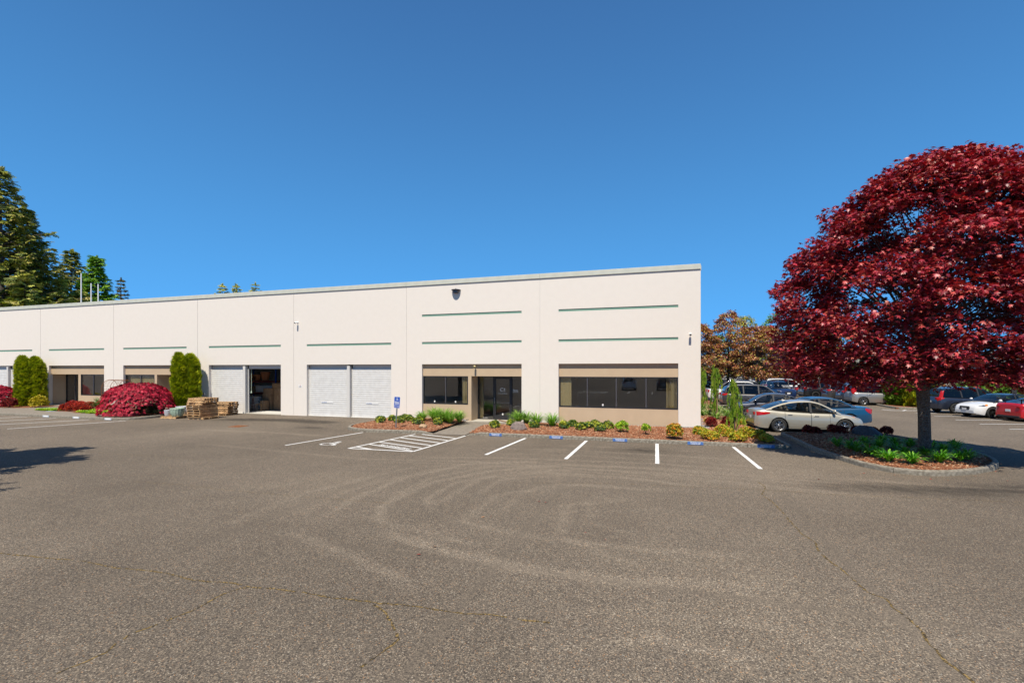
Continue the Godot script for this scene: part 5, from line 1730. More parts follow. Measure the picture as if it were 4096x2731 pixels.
# the section of the lower body: share of the height between sill and deck, and share of the half width
const SECTION := [[0.0, 0.955], [0.12, 0.975], [0.30, 0.995], [0.52, 1.0], [0.72, 0.985], [0.86, 0.955], [0.945, 0.91], [0.985, 0.83], [1.0, 0.70]]

func skin(s: Dictionary, x: float, v: float, out := 0.0) -> Vector3:  # a point of the right-hand side, v from sill to deck
	var top := curve_at(s.deck, x)
	var y0: float = s.sill
	var k := 0
	while k < SECTION.size() - 2 and v > SECTION[k + 1][0]:
		k += 1
	var t: float = (v - SECTION[k][0]) / (SECTION[k + 1][0] - SECTION[k][0])
	var y := lerpf(y0, top, v)
	return Vector3(x, maxf(y, foot(s, x)), half_width(s, x) * lerpf(SECTION[k][1], SECTION[k + 1][1], t) + out)

func flank(g: Geo, s: Dictionary, x0: float, x1: float, v0: float, v1: float, out: float, nx: int, nv: int, side: float) -> void:
	var rows := []
	for i in nx + 1:
		var row := []
		for j in nv + 1:
			var p := skin(s, lerpf(x0, x1, float(i) / nx), lerpf(v0, v1, float(j) / nv), out)
			p.z *= side
			row.append(p)
		if side < 0:
			row.reverse()
		rows.append(row)
	g.grid(rows)

func vee(s: Dictionary, x: float, y: float) -> float:
	return clampf((y - s.sill) / (curve_at(s.deck, x) - s.sill), 0, 1)

func wheel_meshes(R: float, spokes: int, w := 0.21) -> Array:
	var key := "wheel%.3f_%d" % [R, spokes]
	if shared.has(key):
		return shared[key]
	var turn := Basis(Vector3.RIGHT, PI / 2)
	var t := Geo.new()
	t.lathe([Vector2(R * 0.66, -w * 0.46), Vector2(R * 0.80, -w * 0.52), Vector2(R * 0.95, -w * 0.46), Vector2(R, -w * 0.30), Vector2(R, w * 0.30), Vector2(R * 0.95, w * 0.46), Vector2(R * 0.80, w * 0.52), Vector2(R * 0.66, w * 0.46)], 30, Vector3.ZERO, turn)
	var r := Geo.new()
	r.lathe([Vector2(R * 0.60, -w * 0.4), Vector2(R * 0.60, w * 0.30), Vector2(R * 0.655, w * 0.44), Vector2(R * 0.69, w * 0.44), Vector2(R * 0.69, w * 0.40)], 30, Vector3.ZERO, turn)
	r.lathe([Vector2(0.001, w * 0.34), Vector2(R * 0.10, w * 0.33), Vector2(R * 0.14, w * 0.26), Vector2(R * 0.14, 0)], 14, Vector3.ZERO, turn)
	for k in spokes:
		for e in ([-0.12, 0.12] if spokes <= 6 else [0.0]):
			var a: float = TAU * k / spokes + e
			var d := Vector3(cos(a), sin(a), 0)
			var n := Vector3(-sin(a), cos(a), 0)
			var b: float = TAU * k / spokes + e * 1.9
			var tip := Vector3(cos(b), sin(b), 0) * R * 0.64
			var base := d * R * 0.10
			var wd := R * (0.045 if spokes <= 6 else 0.05)
			var f := Vector3(0, 0, w * 0.31)
			var bk := Vector3(0, 0, w * 0.12)
			r.quad(base - n * wd * 0.8 + f, base + n * wd * 0.8 + f, tip + n * wd * 1.3 + f * 0.92, tip - n * wd * 1.3 + f * 0.92)
			r.quad(base - n * wd * 0.8 + f, tip - n * wd * 1.3 + f * 0.92, tip - n * wd * 1.6 + bk, base - n * wd + bk)
			r.quad(tip + n * wd * 1.3 + f * 0.92, base + n * wd * 0.8 + f, base + n * wd + bk, tip + n * wd * 1.6 + bk)
	var d := Geo.new()
	d.lathe([Vector2(0.001, -w * 0.05), Vector2(R * 0.6, -w * 0.05)], 20, Vector3.ZERO, turn)
	shared[key] = [t.mesh(), r.mesh(), d.mesh()]
	return shared[key]

func car(called: String, kind: String, at: Vector3, heading: float, colour: Material, label: String, group: String, o := {}) -> Node3D:
	# heading 0: nose towards +x; positive turns the nose towards -z
	var s: Dictionary = SHAPES[kind]
	var root := thing(called, at, heading, label, o.get("category", "car"), group)
	var sc: float = o.get("scale", 1.0)
	root.scale = Vector3.ONE * sc
	var key := "car" + kind
	if not shared.has(key):
		shared[key] = car_meshes(s)
	var m: Dictionary = shared[key]
	part("body", m.body, colour, root)
	part("underbody", m.under, M.black, root)
	part("roof", m.roof, o.get("roof", colour), root)
	part("windscreen", m.screen, M.car_glass, root)
	part("rear_window", m.rear, M.car_glass, root)
	for k in m.side_glass.size():
		part("side_window", m.side_glass[k], M.tint if o.get("tint", false) else M.car_glass, root)
	part("window_frame", m.frame, o.get("roof", colour), root)
	for p in m.pillars:
		part("pillar", p, M.black, root)
	part("cabin", m.cabin, M.cabin, root)
	for p in m.seats:
		part("seat", m.seat, M.seat if not o.get("pale", false) else M.pale_seat, root, p)
	for d in m.doors:
		var dr := part("door", d[0], colour, root)
		part("seam", d[1], M.black, dr)
		part("handle", m.handle, o.get("handle", M.chrome), dr, d[2])
	for sd in [1.0, -1.0]:
		part("headlight", m.lamp[0 if sd > 0 else 1], M.lamp_glass, root)
		if o.get("amber", false):
			part("indicator", m.amber[0 if sd > 0 else 1], M.amber, root)
		part("tail_light", m.tail[0 if sd > 0 else 1], M.tail, root)
		var mr := part("mirror", m.mirror, colour, root, m.mirror_at * Vector3(1, 1, sd))
		mr.scale.z = sd
	var e: float = s.L * 0.5
	part("grille", m.grille, M.black, root)
	part("front_bumper_vent", m.vent, M.black, root)
	part("rear_bumper_trim", m.skirt, M.black, root)
	part("number_plate", box_mesh(Vector3(0.012, 0.13, 0.30), 0.004), M.white, root, m.plate_back)
	part("number_plate", box_mesh(Vector3(0.012, 0.13, 0.30), 0.004), M.white, root, m.plate_front)
	if s.has("rails"):
		for sd in [1.0, -1.0]:
			var g := Geo.new()
			var zr: float = s.W * 0.5 * 0.66 * sd
			g.tube([Vector3(-1.75, 1.74, zr), Vector3(-1.6, 1.80, zr), Vector3(-0.5, 1.835, zr), Vector3(0.25, 1.80, zr), Vector3(0.4, 1.755, zr)], [0.018], 6)
			part("roof_rail", g.mesh(), M.chrome if o.get("bright", true) else M.black, root)
	var spokes: int = o.get("spokes", 5)
	var wm := wheel_meshes(s.R, spokes)
	for xw in [e - s.fo, e - s.fo - s.wb]:
		for sd in [1.0, -1.0]:
			var w := Node3D.new()
			w.name = "wheel"
			root.add_child(w, true)
			w.position = Vector3(xw, s.R, (s.W * 0.5 - 0.115) * sd)
			w.rotation.z = rnd(0, 1.2)
			if sd < 0:
				w.rotation.y = PI
			part("tyre", wm[0], M.tyre, w)
			part("rim", wm[1], o.get("rim", M.alloy), w)
			part("brake_disc", wm[2], M.black, w)
	if o.has("tall_tail"):  # lamps that climb the rear pillars
		for sd in [1.0, -1.0]:
			var g := Geo.new()
			var rows := []
			for i in 11:
				var y := lerpf(o.tall_tail[0], o.tall_tail[1], i / 10.0)
				var x: float = -e + 0.03
				var zz: float = half_width(s, x) * 0.95
				var z2: float = half_width(s, x + 0.14) * 0.965
				var belt: float = curve_at(s.deck, s.sil[0][0])
				if y > belt:
					x = s.sil[0][0]
					while curve_at(s.sil, x) < y and x < 0.0:
						x += 0.004
					zz = half_width(s, x) * (0.93 - 0.30 * clampf((y - belt + 0.02) / 0.75, 0, 1.2))
					z2 = half_width(s, x + 0.14) * (0.93 - 0.30 * clampf((y - belt + 0.02) / 0.75, 0, 1.2)) + 0.004
				rows.append([Vector3(x - 0.014, y, (zz - 0.11) * sd), Vector3(x - 0.012, y, (zz + 0.004) * sd), Vector3(x + 0.12, y, (z2 + 0.008) * sd)])
			g.grid(rows)
			part("tail_light", g.mesh(), M.tail, root)
	if o.has("wing"):
		var g := Geo.new()
		g.soft(Vector3(-e + 0.22, 1.22, 0), Vector3(0.26, 0.03, 1.5), 0.01, Basis(Vector3(0, 0, 1), -0.12))
		for sd in [1.0, -1.0]:
			g.bar(Vector3(-e + 0.3, 0.95, 0.45 * sd), Vector3(-e + 0.24, 1.21, 0.5 * sd), 0.02, 0.06)
			g.soft(Vector3(-e + 0.22, 1.23, 0.75 * sd), Vector3(0.3, 0.1, 0.015), 0.004)
		part("rear_wing", g.mesh(), M.black, root)
	if o.has("fin"):
		var g := Geo.new()
		g.slab(PackedVector2Array([Vector2(-0.12, 0), Vector2(0.08, 0), Vector2(-0.10, 0.07)]), 0.02, Transform3D(Basis.IDENTITY, Vector3(-0.78, curve_at(s.sil, -0.78) + 0.025, -0.01)))
		part("antenna_fin", g.mesh(), M.white, root)
	if o.has("emblem"):
		var g := Geo.new()
		g.lathe([Vector2(0.001, 0.012), Vector2(0.05, 0.008), Vector2(0.055, 0.0)], 14, Vector3(e - 0.02, 0.6, 0), Basis(Vector3(0, 0, 1), -PI / 2))
		part("emblem", g.mesh(), M.chrome, root)
	return root

func car_meshes(s: Dictionary) -> Dictionary:
	var m := {}
	var e: float = s.L * 0.5
	var a0: float = s.sil[0][0]
	var a1: float = s.sil[-1][0]
	# stations, closer together at the ends and round the wheel arches
	var xs := []
	var st := -e
	while st < e - 0.001:
		xs.append(st)
		var near := minf(e - absf(st), 1.0)
		for xw in [e - s.fo, e - s.fo - s.wb]:
			if absf(st - xw) < s.R * 1.3:
				near = 0.2
		st += 0.028 if near < 0.12 else (0.045 if near < 0.45 else 0.10)
	xs.append(e)
	var body := Geo.new()
	var under := Geo.new()
	for side in [1.0, -1.0]:
		var rows := []
		var low := []
		for x in xs:
			var row := []
			for k in SECTION.size():
				var p := skin(s, x, SECTION[k][0])
				row.append(Vector3(p.x, p.y, p.z * side))
			var top := curve_at(s.deck, x)
			row.append(Vector3(x, top + 0.018, half_width(s, x) * 0.35 * side))
			row.append(Vector3(x, top + 0.024, 0))
			low.append([Vector3(x, foot(s, x), half_width(s, x) * 0.955 * side), Vector3(x, foot(s, x) + 0.01, half_width(s, x) * 0.72 * side), Vector3(x, s.sill + 0.02, half_width(s, x) * 0.6 * side), Vector3(x, s.sill + 0.02, 0)])
			if side < 0:
				row.reverse()
			rows.append(row)
		body.grid(rows)
		under.grid(low)
		for end in [0, rows.size() - 1]:
			var r: Array = rows[end]
			var c := Vector3(r[0].x, (curve_at(s.deck, r[0].x) + s.sill) * 0.5, 0)
			for k in r.size() - 1:
				body.tri(c, r[k], r[k + 1])
			body.tri(c, Vector3(c.x, foot(s, c.x), 0), r[0] if side > 0 else r[-1])
	m.body = body.mesh()
	m.under = under.mesh()
	# greenhouse
	var wide := func(x: float, y: float) -> float:
		var b := curve_at(s.deck, x)
		var t := clampf((y - b + 0.02) / (1.75 - 1.0), 0, 1.2)
		return half_width(s, x) * (0.93 - 0.30 * t)
	var over := func(x0: float, x1: float, lift: float) -> Geo:
		var g := Geo.new()
		var rows := []
		var n := maxi(4, int(absf(x1 - x0) / 0.07))
		for i in n + 1:
			var x := lerpf(x0, x1, float(i) / n)
			var y := curve_at(s.sil, x)
			var w: float = wide.call(x, y)
			var row := []
			for j in 13:
				var f := -1.0 + j / 6.0
				row.append(Vector3(x, y + lift + 0.035 * (1.0 - f * f), w * f))
			rows.append(row)
		g.grid(rows)
		return g
	m.roof = over.call(s.cut[1], s.cut[0], 0.0).mesh()
	m.screen = over.call(s.cut[0], a1 - 0.03, 0.001).mesh()
	m.rear = over.call(a0 + 0.03, s.cut[1], 0.001).mesh()
	var rail := 0.055
	var inner := func(x: float) -> float:
		return curve_at(s.sil, x) - rail
	var belt := func(x: float) -> float:
		return curve_at(s.deck, x) + 0.012
	var w0 := a0
	while inner.call(w0) < belt.call(w0) + 0.01 and w0 < a1:
		w0 += 0.01
	var w1 := a1
	while inner.call(w1) < belt.call(w1) + 0.01 and w1 > a0:
		w1 -= 0.01
	w0 += s.pillar * 3.0
	w1 -= 0.03
	var frame := Geo.new()
	m.side_glass = []
	m.pillars = []
	var edges := [w0]
	var pil: Array = s.pil.duplicate()
	pil.reverse()
	for p in pil:
		edges.append(p - 0.035)
		edges.append(p + 0.035)
	edges.append(w1)
	for side in [1.0, -1.0]:
		var put := func(x: float, y: float, o: float) -> Vector3:
			return Vector3(x, y, (wide.call(x, y) + o) * side)
		var n := 44
		var rows := []
		for i in n + 1:
			var x := lerpf(a0, a1, float(i) / n)
			var hi := curve_at(s.sil, x)
			var lo: float = clampf(inner.call(x), belt.call(x) - 0.02, hi) if x >= w0 and x <= w1 else minf(hi, belt.call(x) - 0.02)
			rows.append([put.call(x, hi + 0.004, 0.0), put.call(x, lo, 0.004)] if side > 0 else [put.call(x, lo, 0.004), put.call(x, hi + 0.004, 0.0)])
		frame.grid(rows)
		for k in range(0, edges.size(), 2):
			var g := Geo.new()
			var gr := []
			for i in 15:
				var x := lerpf(edges[k], edges[k + 1], i / 14.0)
				var lo: float = belt.call(x) - 0.015
				var hi: float = maxf(inner.call(x), lo + 0.004)
				gr.append([put.call(x, hi, -0.004), put.call(x, lerpf(lo, hi, 0.5), -0.004), put.call(x, lo, -0.004)] if side > 0 else [put.call(x, lo, -0.004), put.call(x, lerpf(lo, hi, 0.5), -0.004), put.call(x, hi, -0.004)])
			g.grid(gr)
			m.side_glass.append(g.mesh())
		for p in s.pil:
			var g := Geo.new()
			var pr := []
			for i in 5:
				var x: float = p + lerpf(-0.045, 0.045, i / 4.0)
				pr.append([put.call(x, inner.call(x) + 0.01, 0.006), put.call(x, belt.call(x) - 0.01, 0.008)])
			g.grid(pr)
			m.pillars.append(g.mesh())
	m.frame = frame.mesh()
	# cabin floor at belt height, dashboard and steering wheel; seats show through the glass
	var cab := Geo.new()
	var cr := []
	for i in 13:
		var x := lerpf(a0 + 0.1, a1 - 0.1, i / 12.0)
		cr.append([Vector3(x, curve_at(s.deck, x) + 0.03, half_width(s, x) * 0.86), Vector3(x, curve_at(s.deck, x) + 0.034, 0), Vector3(x, curve_at(s.deck, x) + 0.03, -half_width(s, x) * 0.86)])
	cab.grid(cr)
	cab.soft(Vector3(s.cut[0] + 0.42, curve_at(s.deck, s.cut[0] + 0.4) + 0.04, 0), Vector3(0.3, 0.1, s.W * 0.7), 0.03)
	m.cabin = cab.mesh()
	var seat := Geo.new()
	seat.soft(Vector3(0, 0.10, 0), Vector3(0.13, 0.30, 0.44), 0.05, Basis(Vector3(0, 0, 1), 0.25))
	seat.soft(Vector3(-0.07, 0.32, 0), Vector3(0.10, 0.16, 0.26), 0.04, Basis(Vector3(0, 0, 1), 0.2))
	m.seat = seat.mesh()
	m.seats = []
	var yb: float = curve_at(s.deck, 0.0) + 0.0
	var roof_y: float = curve_at(s.sil, 0.0)
	for r in ([0.05, -0.85] if kind_rows(s) > 1 else [s.cut[1] + 0.55]):
		for z in [0.36, -0.36]:
			m.seats.append(Vector3(r, minf(yb, roof_y - 0.50), z))
	# doors: panels standing 5 mm proud of a dark seam
	m.doors = []
	var dx1: float = e - s.fo - s.R * 1.16 - 0.22
	var dx0: float = e - s.fo - s.wb + s.R * 0.75
	var cuts := [[s.pil[0] + 0.0, dx1], [dx0, s.pil[0] - 0.0]]
	if kind_rows(s) == 1:
		cuts = [[s.pil[0] - 0.12, dx1]]
	var handle := Geo.new()
	handle.soft(Vector3.ZERO, Vector3(0.2, 0.028, 0.03), 0.01)
	m.handle = handle.mesh()
	for side in [1.0, -1.0]:
		for c in cuts:
			var g := Geo.new()
			flank(g, s, c[0] + 0.012, c[1] - 0.012, 0.08, 0.93, 0.006, 14, 12, side)
			var b := Geo.new()
			flank(b, s, c[0], c[1], 0.065, 0.935, 0.0025, 14, 12, side)
			var hp := skin(s, c[0] + 0.16, 0.80, 0.018)
			m.doors.append([g.mesh(), b.mesh(), Vector3(hp.x + 0.05, hp.y, hp.z * side)])
	# lamps follow the skin of the body
	m.lamp = []
	m.tail = []
	m.amber = []
	for side in [1.0, -1.0]:
		var l: Array = s.lamp
		var xm: float = (l[0] + l[1]) * 0.5
		var g := Geo.new()
		var rows := []
		for i in 11:
			var t := i / 10.0
			var x := lerpf(l[0], minf(l[1], e - 0.03), t)
			var half: float = (l[3] - l[2]) * 0.5 * (0.25 + 0.75 * sin(PI * clampf(0.12 + 0.8 * t, 0, 1)))
			var mid: float = lerpf(l[3] - 0.03, (l[2] + l[3]) * 0.5 - 0.02, t)
			var row := []
			for j in 5:
				var p := skin(s, x, clampf(vee(s, x, mid + half * (j / 2.0 - 1.0)), 0.05, 0.965), 0.007)
				row.append(Vector3(p.x, p.y, p.z * side))
			if side < 0:
				row.reverse()
			rows.append(row)
		g.grid(rows)
		m.lamp.append(g.mesh())
		var am := Geo.new()
		am.grid(rows.slice(0, 4).map(func(r): return r.map(func(p): return p + Vector3(0, 0, 0.003 * side))))
		m.amber.append(am.mesh())
		var tl: Array = s.tail
		var h := Geo.new()
		rows = []
		for i in 11:
			var t := i / 10.0
			var x := lerpf(maxf(tl[0], -e + 0.02), tl[1], t)
			var half: float = (tl[3] - tl[2]) * 0.5 * (1.0 - 0.7 * t * t)
			var mid: float = lerpf((tl[2] + tl[3]) * 0.5, tl[3] - 0.04, t)
			var row := []
			for j in 5:
				var y := mid + half * (j / 2.0 - 1.0)
				var p := skin(s, x, clampf(vee(s, x, y), 0.05, 0.97), 0.008)
				if y > curve_at(s.deck, x):
					p = Vector3(x - 0.01, y, wide.call(x, y) + 0.004)
				row.append(Vector3(p.x, p.y, p.z * side))
			if side < 0:
				row.reverse()
			rows.append(row)
		h.grid(rows)
		h.soft(Vector3(-e + 0.012, (tl[2] + tl[3]) * 0.5, side * half_width(s, -e) * 0.80), Vector3(0.06, (tl[3] - tl[2]) * 0.8, s.W * 0.10), 0.012)
		m.tail.append(h.mesh())
	var gy: float = s.lamp[2] - 0.12
	var grille := Geo.new()
	grille.soft(Vector3(e - 0.025, gy, 0), Vector3(0.06, 0.22, s.W * 0.36), 0.02)
	m.grille = grille.mesh()
	var vent := Geo.new()
	vent.soft(Vector3(e - 0.03, s.sill + 0.10, 0), Vector3(0.05, 0.10, s.W * 0.52), 0.015)
	m.vent = vent.mesh()
	var skirt := Geo.new()
	skirt.soft(Vector3(-e + 0.035, s.sill + 0.10, 0), Vector3(0.1, 0.14, s.W * 0.70), 0.02)
	m.skirt = skirt.mesh()
	m.plate_back = Vector3(-e - 0.006, lerpf(s.sill, s.tail[3], 0.62), 0)
	m.plate_front = Vector3(e + 0.012, gy - 0.06, 0)
	var mi := Geo.new()
	mi.lathe([Vector2(0.001, 0.085), Vector2(0.05, 0.075), Vector2(0.085, 0.03), Vector2(0.09, -0.02), Vector2(0.06, -0.065), Vector2(0.001, -0.075)], 12, Vector3(0, 0.03, 0.10), Basis.IDENTITY.scaled(Vector3(0.75, 1.0, 1.15)))
	mi.bar(Vector3(0, -0.02, -0.03), Vector3(0, 0, 0.08), 0.06, 0.04)
	m.mirror = mi.mesh()
	var mx: float = a1 - 0.30
	m.mirror_at = Vector3(mx, curve_at(s.deck, mx) + 0.07, half_width(s, mx) * 0.93)
	return m

func kind_rows(s: Dictionary) -> int:
	return 1 if s.L == 4.38 or s.L == 5.7 or s.L == 4.24 else 2

func cars() -> void:
	rng.seed = 31
	M.car_glass = mat(Color(0.02, 0.03, 0.03, 0.42), 0.0, 0.0, 0.6)
	M.car_glass.transparency = BaseMaterial3D.TRANSPARENCY_ALPHA
	M.tint = mat(Color(0.01, 0.012, 0.015, 0.85), 0.0, 0.0, 0.6)
	M.tint.transparency = BaseMaterial3D.TRANSPARENCY_ALPHA
	M.cabin = mat(lin(0.03, 0.03, 0.032), 0.9)
	M.seat = mat(lin(0.05, 0.05, 0.055), 0.9)
	M.pale_seat = mat(lin(0.35, 0.32, 0.26), 0.9)
	M.chrome = mat(lin(0.7, 0.7, 0.7), 0.12, 1.0)
	M.alloy = mat(lin(0.55, 0.55, 0.56), 0.28, 0.9)
	M.dark_rim = mat(lin(0.03, 0.03, 0.03), 0.35, 0.5)
	M.tyre = mat(lin(0.018, 0.018, 0.018), 0.85)
	M.lamp_glass = mat(lin(0.20, 0.22, 0.25), 0.08, 0.6)
	M.amber = mat(lin(0.65, 0.20, 0.02), 0.2)
	M.tail = mat(lin(0.38, 0.01, 0.012), 0.15)
	var row := "cars in the lot beside the building"
	var side := "cars across the drive"
	var away := "cars in the far lot"
	var gold := paint(0.48, 0.45, 0.375, 0.5)
	var white := paint(0.72, 0.72, 0.71, 0.0)
	var navy := paint(0.02, 0.026, 0.045, 0.4)
	var black := paint(0.015, 0.016, 0.018, 0.3)
	var graphite := paint(0.085, 0.083, 0.085, 0.6)
	var silver := paint(0.40, 0.39, 0.37, 0.7)
	var teal := paint(0.0, 0.05, 0.125, 0.0)
	var blue := paint(0.008, 0.022, 0.08, 0.3)
	var slate := paint(0.05, 0.06, 0.09, 0.5)
	var red := paint(0.55, 0.006, 0.012, 0.1)
	# first row, tails or noses to the side bed
	car("parked_car", "sedan", q(5.92, -1.12), 0.10, gold, "pale gold four-door sedan in front, behind the kerbed maple island", row, {"amber": true, "fin": true, "pale": true, "spokes": 5})
	car("parked_car", "saloon", q(7.15, -4.0), PI + 0.08, teal, "deep teal sedan beside the pale gold one, tail to the drive", row, {"pale": true})
	car("parked_car", "saloon", q(5.95, -7.6), PI + 0.03, navy, "near-black navy sedan nosing at the side bed behind the teal one", row, {"pale": true, "tint": false})
	car("parked_car", "suv", q(6.25, -14.2), 0.05, graphite, "graphite luxury four-wheel-drive behind the navy sedan", row, {"tint": true, "bright": false, "scale": 0.98})
	car("parked_car", "coupe", q(6.3, -17.3), 0.04, white, "white hatchback between the graphite four-wheel-drive and the pickup", row, {"tint": true})
	car("parked_pickup", "pickup", q(6.2, -20.6), 0.04, white, "white pickup truck near the building's side wall", row, {"category": "pickup truck", "tint": true, "scale": 0.95})
	car("parked_car", "suv", q(6.2, -24.3), PI, black, "black car glimpsed beyond the white pickup", row, {"tint": true})
	# across the drive
	car("parked_car", "suv", q(12.9, -35.5), 0.02, white, "white three-row crossover beyond the navy four-wheel-drive", side, {"tint": true})
	car("parked_car", "suv", q(10.15, -26.4), -PI / 2 + 0.25, blue, "navy four-wheel-drive facing the viewer in the drive", side, {"tint": false, "scale": 0.95})
	car("parked_car", "saloon", q(14.9, -32.0), 0.1, slate, "slate-blue sedan beside the white crossover", side, {"tint": true})
	car("parked_car", "suv", q(14.7, -28.1), 0.08, black, "black off-roader with dark wheels under the maple's edge", side, {"rim": M.dark_rim, "tint": true, "bright": false})
	car("parked_car", "suv", q(15.6, -24.9), 0.08, graphite, "grey crossover with bright wheels under the maple leaves", side, {"tint": true, "scale": 0.95})
	car("parked_car", "suv", q(15.9, -22.3), 0.08, slate, "dark grey car squeezed between crossover and silver hatchback", side, {"tint": true, "scale": 0.95})
	car("parked_car", "boxy", q(15.6, -20.0), 0.08, silver, "boxy silver hatchback with tall red tail lights beside the hedge", side, {"tint": true, "spokes": 8, "tall_tail": [0.9, 1.4]})
	car("parked_car", "suv", q(18.1, -13.9), 0.17, paint(0.03, 0.037, 0.06, 0.5), "dark blue-grey estate car with tall red tail lights, right of the maple trunk", side, {"tint": true, "scale": 0.94, "tall_tail": [0.88, 1.58]})
	car("parked_car", "coupe", q(18.35, -11.35), PI + 0.26, white, "white coupe facing the drive with black grille", side, {"amber": true, "roof": black, "rim": M.dark_rim, "spokes": 5, "emblem": true})
	car("parked_car", "sport", q(19.35, -9.45), 0.24, red, "bright red sports car with black rear wing", side, {"wing": true, "roof": black, "rim": M.dark_rim})
	car("parked_car", "saloon", q(20.5, -7.3), 0.24, silver, "silver car cut off by the right picture edge", side)
	# the far lot beyond the lawn
	car("parked_car", "suv", q(4.0, -58.0), 0.0, blue, "small blue car far off beside the building's edge", away)
	car("parked_car", "boxy", q(8.0, -56.5), 0.1, silver, "small silver hatchback far off under the tallest bronze maple", away)
	car("parked_pickup", "pickup", q(12.2, -70.0), PI - 0.1, graphite, "small dark pickup far off, left of the white car", away, {"category": "pickup truck"})
	car("parked_car", "saloon", q(13.3, -66.0), -0.2, white, "small white sedan far off at the lawn's end", away)
	car("parked_car", "saloon", q(19.6, -84.0), PI + 0.1, blue, "small blue sedan far off in the open lot", away)
	car("parked_pickup", "pickup", q(21.5, -80.5), PI + 0.1, black, "small black pickup far off behind the bronze maple trunk", away, {"category": "pickup truck"})
	car("parked_car", "suv", q(27.0, -88.0), 0.1, black, "small black car far off in front of the grey building", away)
	car("parked_car", "saloon", q(24.5, -72.0), 0.2, red, "small red car far off behind the white crossover", away)
	# behind the viewer, seen only mirrored in the office glass
	car("parked_car", "suv", q(-4.1, 41.3), -PI / 2 - 0.1, white, "white crossover mirrored in the wide office window", "cars mirrored in the office glass")
	car("parked_car", "suv", q(0.3, 41.6), -PI / 2, black, "black car mirrored in the wide office window", "cars mirrored in the office glass", {"tint": true})
	car("parked_car", "suv", q(-39.0, 13.5), 0.2, white, "white car mirrored in the far left office window", "cars mirrored in the office glass")

func pallet(at: Vector3, turn: float, label: String, tone: int, tilt := 0.0) -> Node3D:
	# 1.2 x 1.0 m stringer pallet: deck boards, three stringers, bottom boards
	var o := thing("wooden_pallet", at, turn, label, "pallet", "wooden pallets stacked by the roll-up door")
	o.rotation.z = tilt
	for k in 3:
		part("stringer", box_mesh(Vector3(1.2, 0.09, 0.04)), M.woods[(tone + k) % 4], o, Vector3(0, 0.065, -0.46 + 0.46 * k))
	for k in 7:
		part("deck_board", box_mesh(Vector3(0.11, 0.018, 1.0)), M.woods[(tone + k * 3) % 4], o, Vector3(-0.545 + k * 0.1817, 0.1195, rnd(-0.012, 0.012)))
	for k in 4:
		part("bottom_board", box_mesh(Vector3(0.11, 0.018, 1.0)), M.woods[(tone + k) % 4], o, Vector3(-0.545 + k * 0.3633, 0.01, rnd(-0.012, 0.012)))
	return o

func fluted_pot(at: Vector3, r: float, h: float, m: Material, label: String) -> void:
	var o := thing("planter_pot", at, rnd(0, 1), label, "planter pot", "glazed planter pots on a low pallet")
	var rows := []
	var n := 64
	for p in [[0.70, 0.0], [0.74, 0.02], [0.88, 0.25], [0.97, 0.55], [1.0, 0.86], [1.02, 0.90], [1.02, 1.0], [0.94, 1.0], [0.90, 0.85], [0.7, 0.3], [0.01, 0.28]]:
		var row := []
		for j in n:
			var t := -TAU * j / n
			var f: float = 1.0 + (0.035 * cos(t * 16.0) if p[1] > 0.03 and p[1] < 0.88 and p[0] > 0.72 else 0.0)
			row.append(Vector3(cos(t) * r * p[0] * f, h * p[1], sin(t) * r * p[0] * f))
		rows.append(row)
	var g := Geo.new()
	g.grid(rows, true)
	part("pot_body", g.mesh(), m, o)

func carton(at: Vector3, size: Vector3, turn: float, label: String) -> void:
	var o := thing("cardboard_box", at, turn, label, "box", "cardboard boxes inside the open warehouse door")
	part("carton", box_mesh(size, 0.006), M.card, o, Vector3(0, size.y * 0.5, 0))
	part("packing_tape", box_mesh(Vector3(0.05, 0.001, size.z + 0.004)), M.tape, o, Vector3(0, size.y + 0.001, 0))
	part("packing_tape", box_mesh(Vector3(0.05, size.y * 0.3, 0.002)), M.tape, o, Vector3(0, size.y * 0.85, size.z * 0.5 + 0.001))

func clay_pot(at: Vector3, r: float, h: float, label: String) -> void:
	var o := thing("clay_pot", at, 0, label, "flower pot", "terracotta pots on the warehouse shelf")
	var g := Geo.new()
	g.lathe([Vector2(0.01, 0), Vector2(r * 0.66, 0), Vector2(r * 0.95, h * 0.8), Vector2(r * 1.05, h * 0.8), Vector2(r * 1.05, h), Vector2(r * 0.95, h), Vector2(r * 0.62, h * 0.1), Vector2(0.01, h * 0.1)], 20)
	part("pot_body", g.mesh(), M.clay, o)

func security_camera(at: Vector3, label: String, m: Material) -> void:
	var o := thing("security_camera", at, 0, label, "camera", "security cameras on the facade")
	var g := Geo.new()
	g.lathe([Vector2(0.001, 0.0), Vector2(0.055, 0.0), Vector2(0.055, 0.02), Vector2(0.02, 0.03)], 14, Vector3.ZERO, Basis(Vector3.RIGHT, PI / 2))
	g.tube([Vector3(0, 0, 0.02), Vector3(0, 0.0, 0.10), Vector3(0.0, -0.03, 0.12)], [0.018], 8)
	part("bracket", g.mesh(), m, o)
	var b := Geo.new()
	var dir := Basis(Vector3.RIGHT, PI / 2 + 0.35)
	b.lathe([Vector2(0.001, -0.07), Vector2(0.05, -0.065), Vector2(0.058, 0.0), Vector2(0.055, 0.11), Vector2(0.048, 0.115), Vector2(0.046, 0.095)], 14, Vector3(0, -0.02, 0.17), dir)
	part("camera_body", b.mesh(), m, o)
	var l := Geo.new()
	l.lathe([Vector2(0.045, 0.0), Vector2(0.03, 0.01), Vector2(0.001, 0.014)], 12, Vector3(0, -0.02, 0.17) + dir * Vector3(0, 0.095, 0), dir)
	part("lens", l.mesh(), M.black, o)

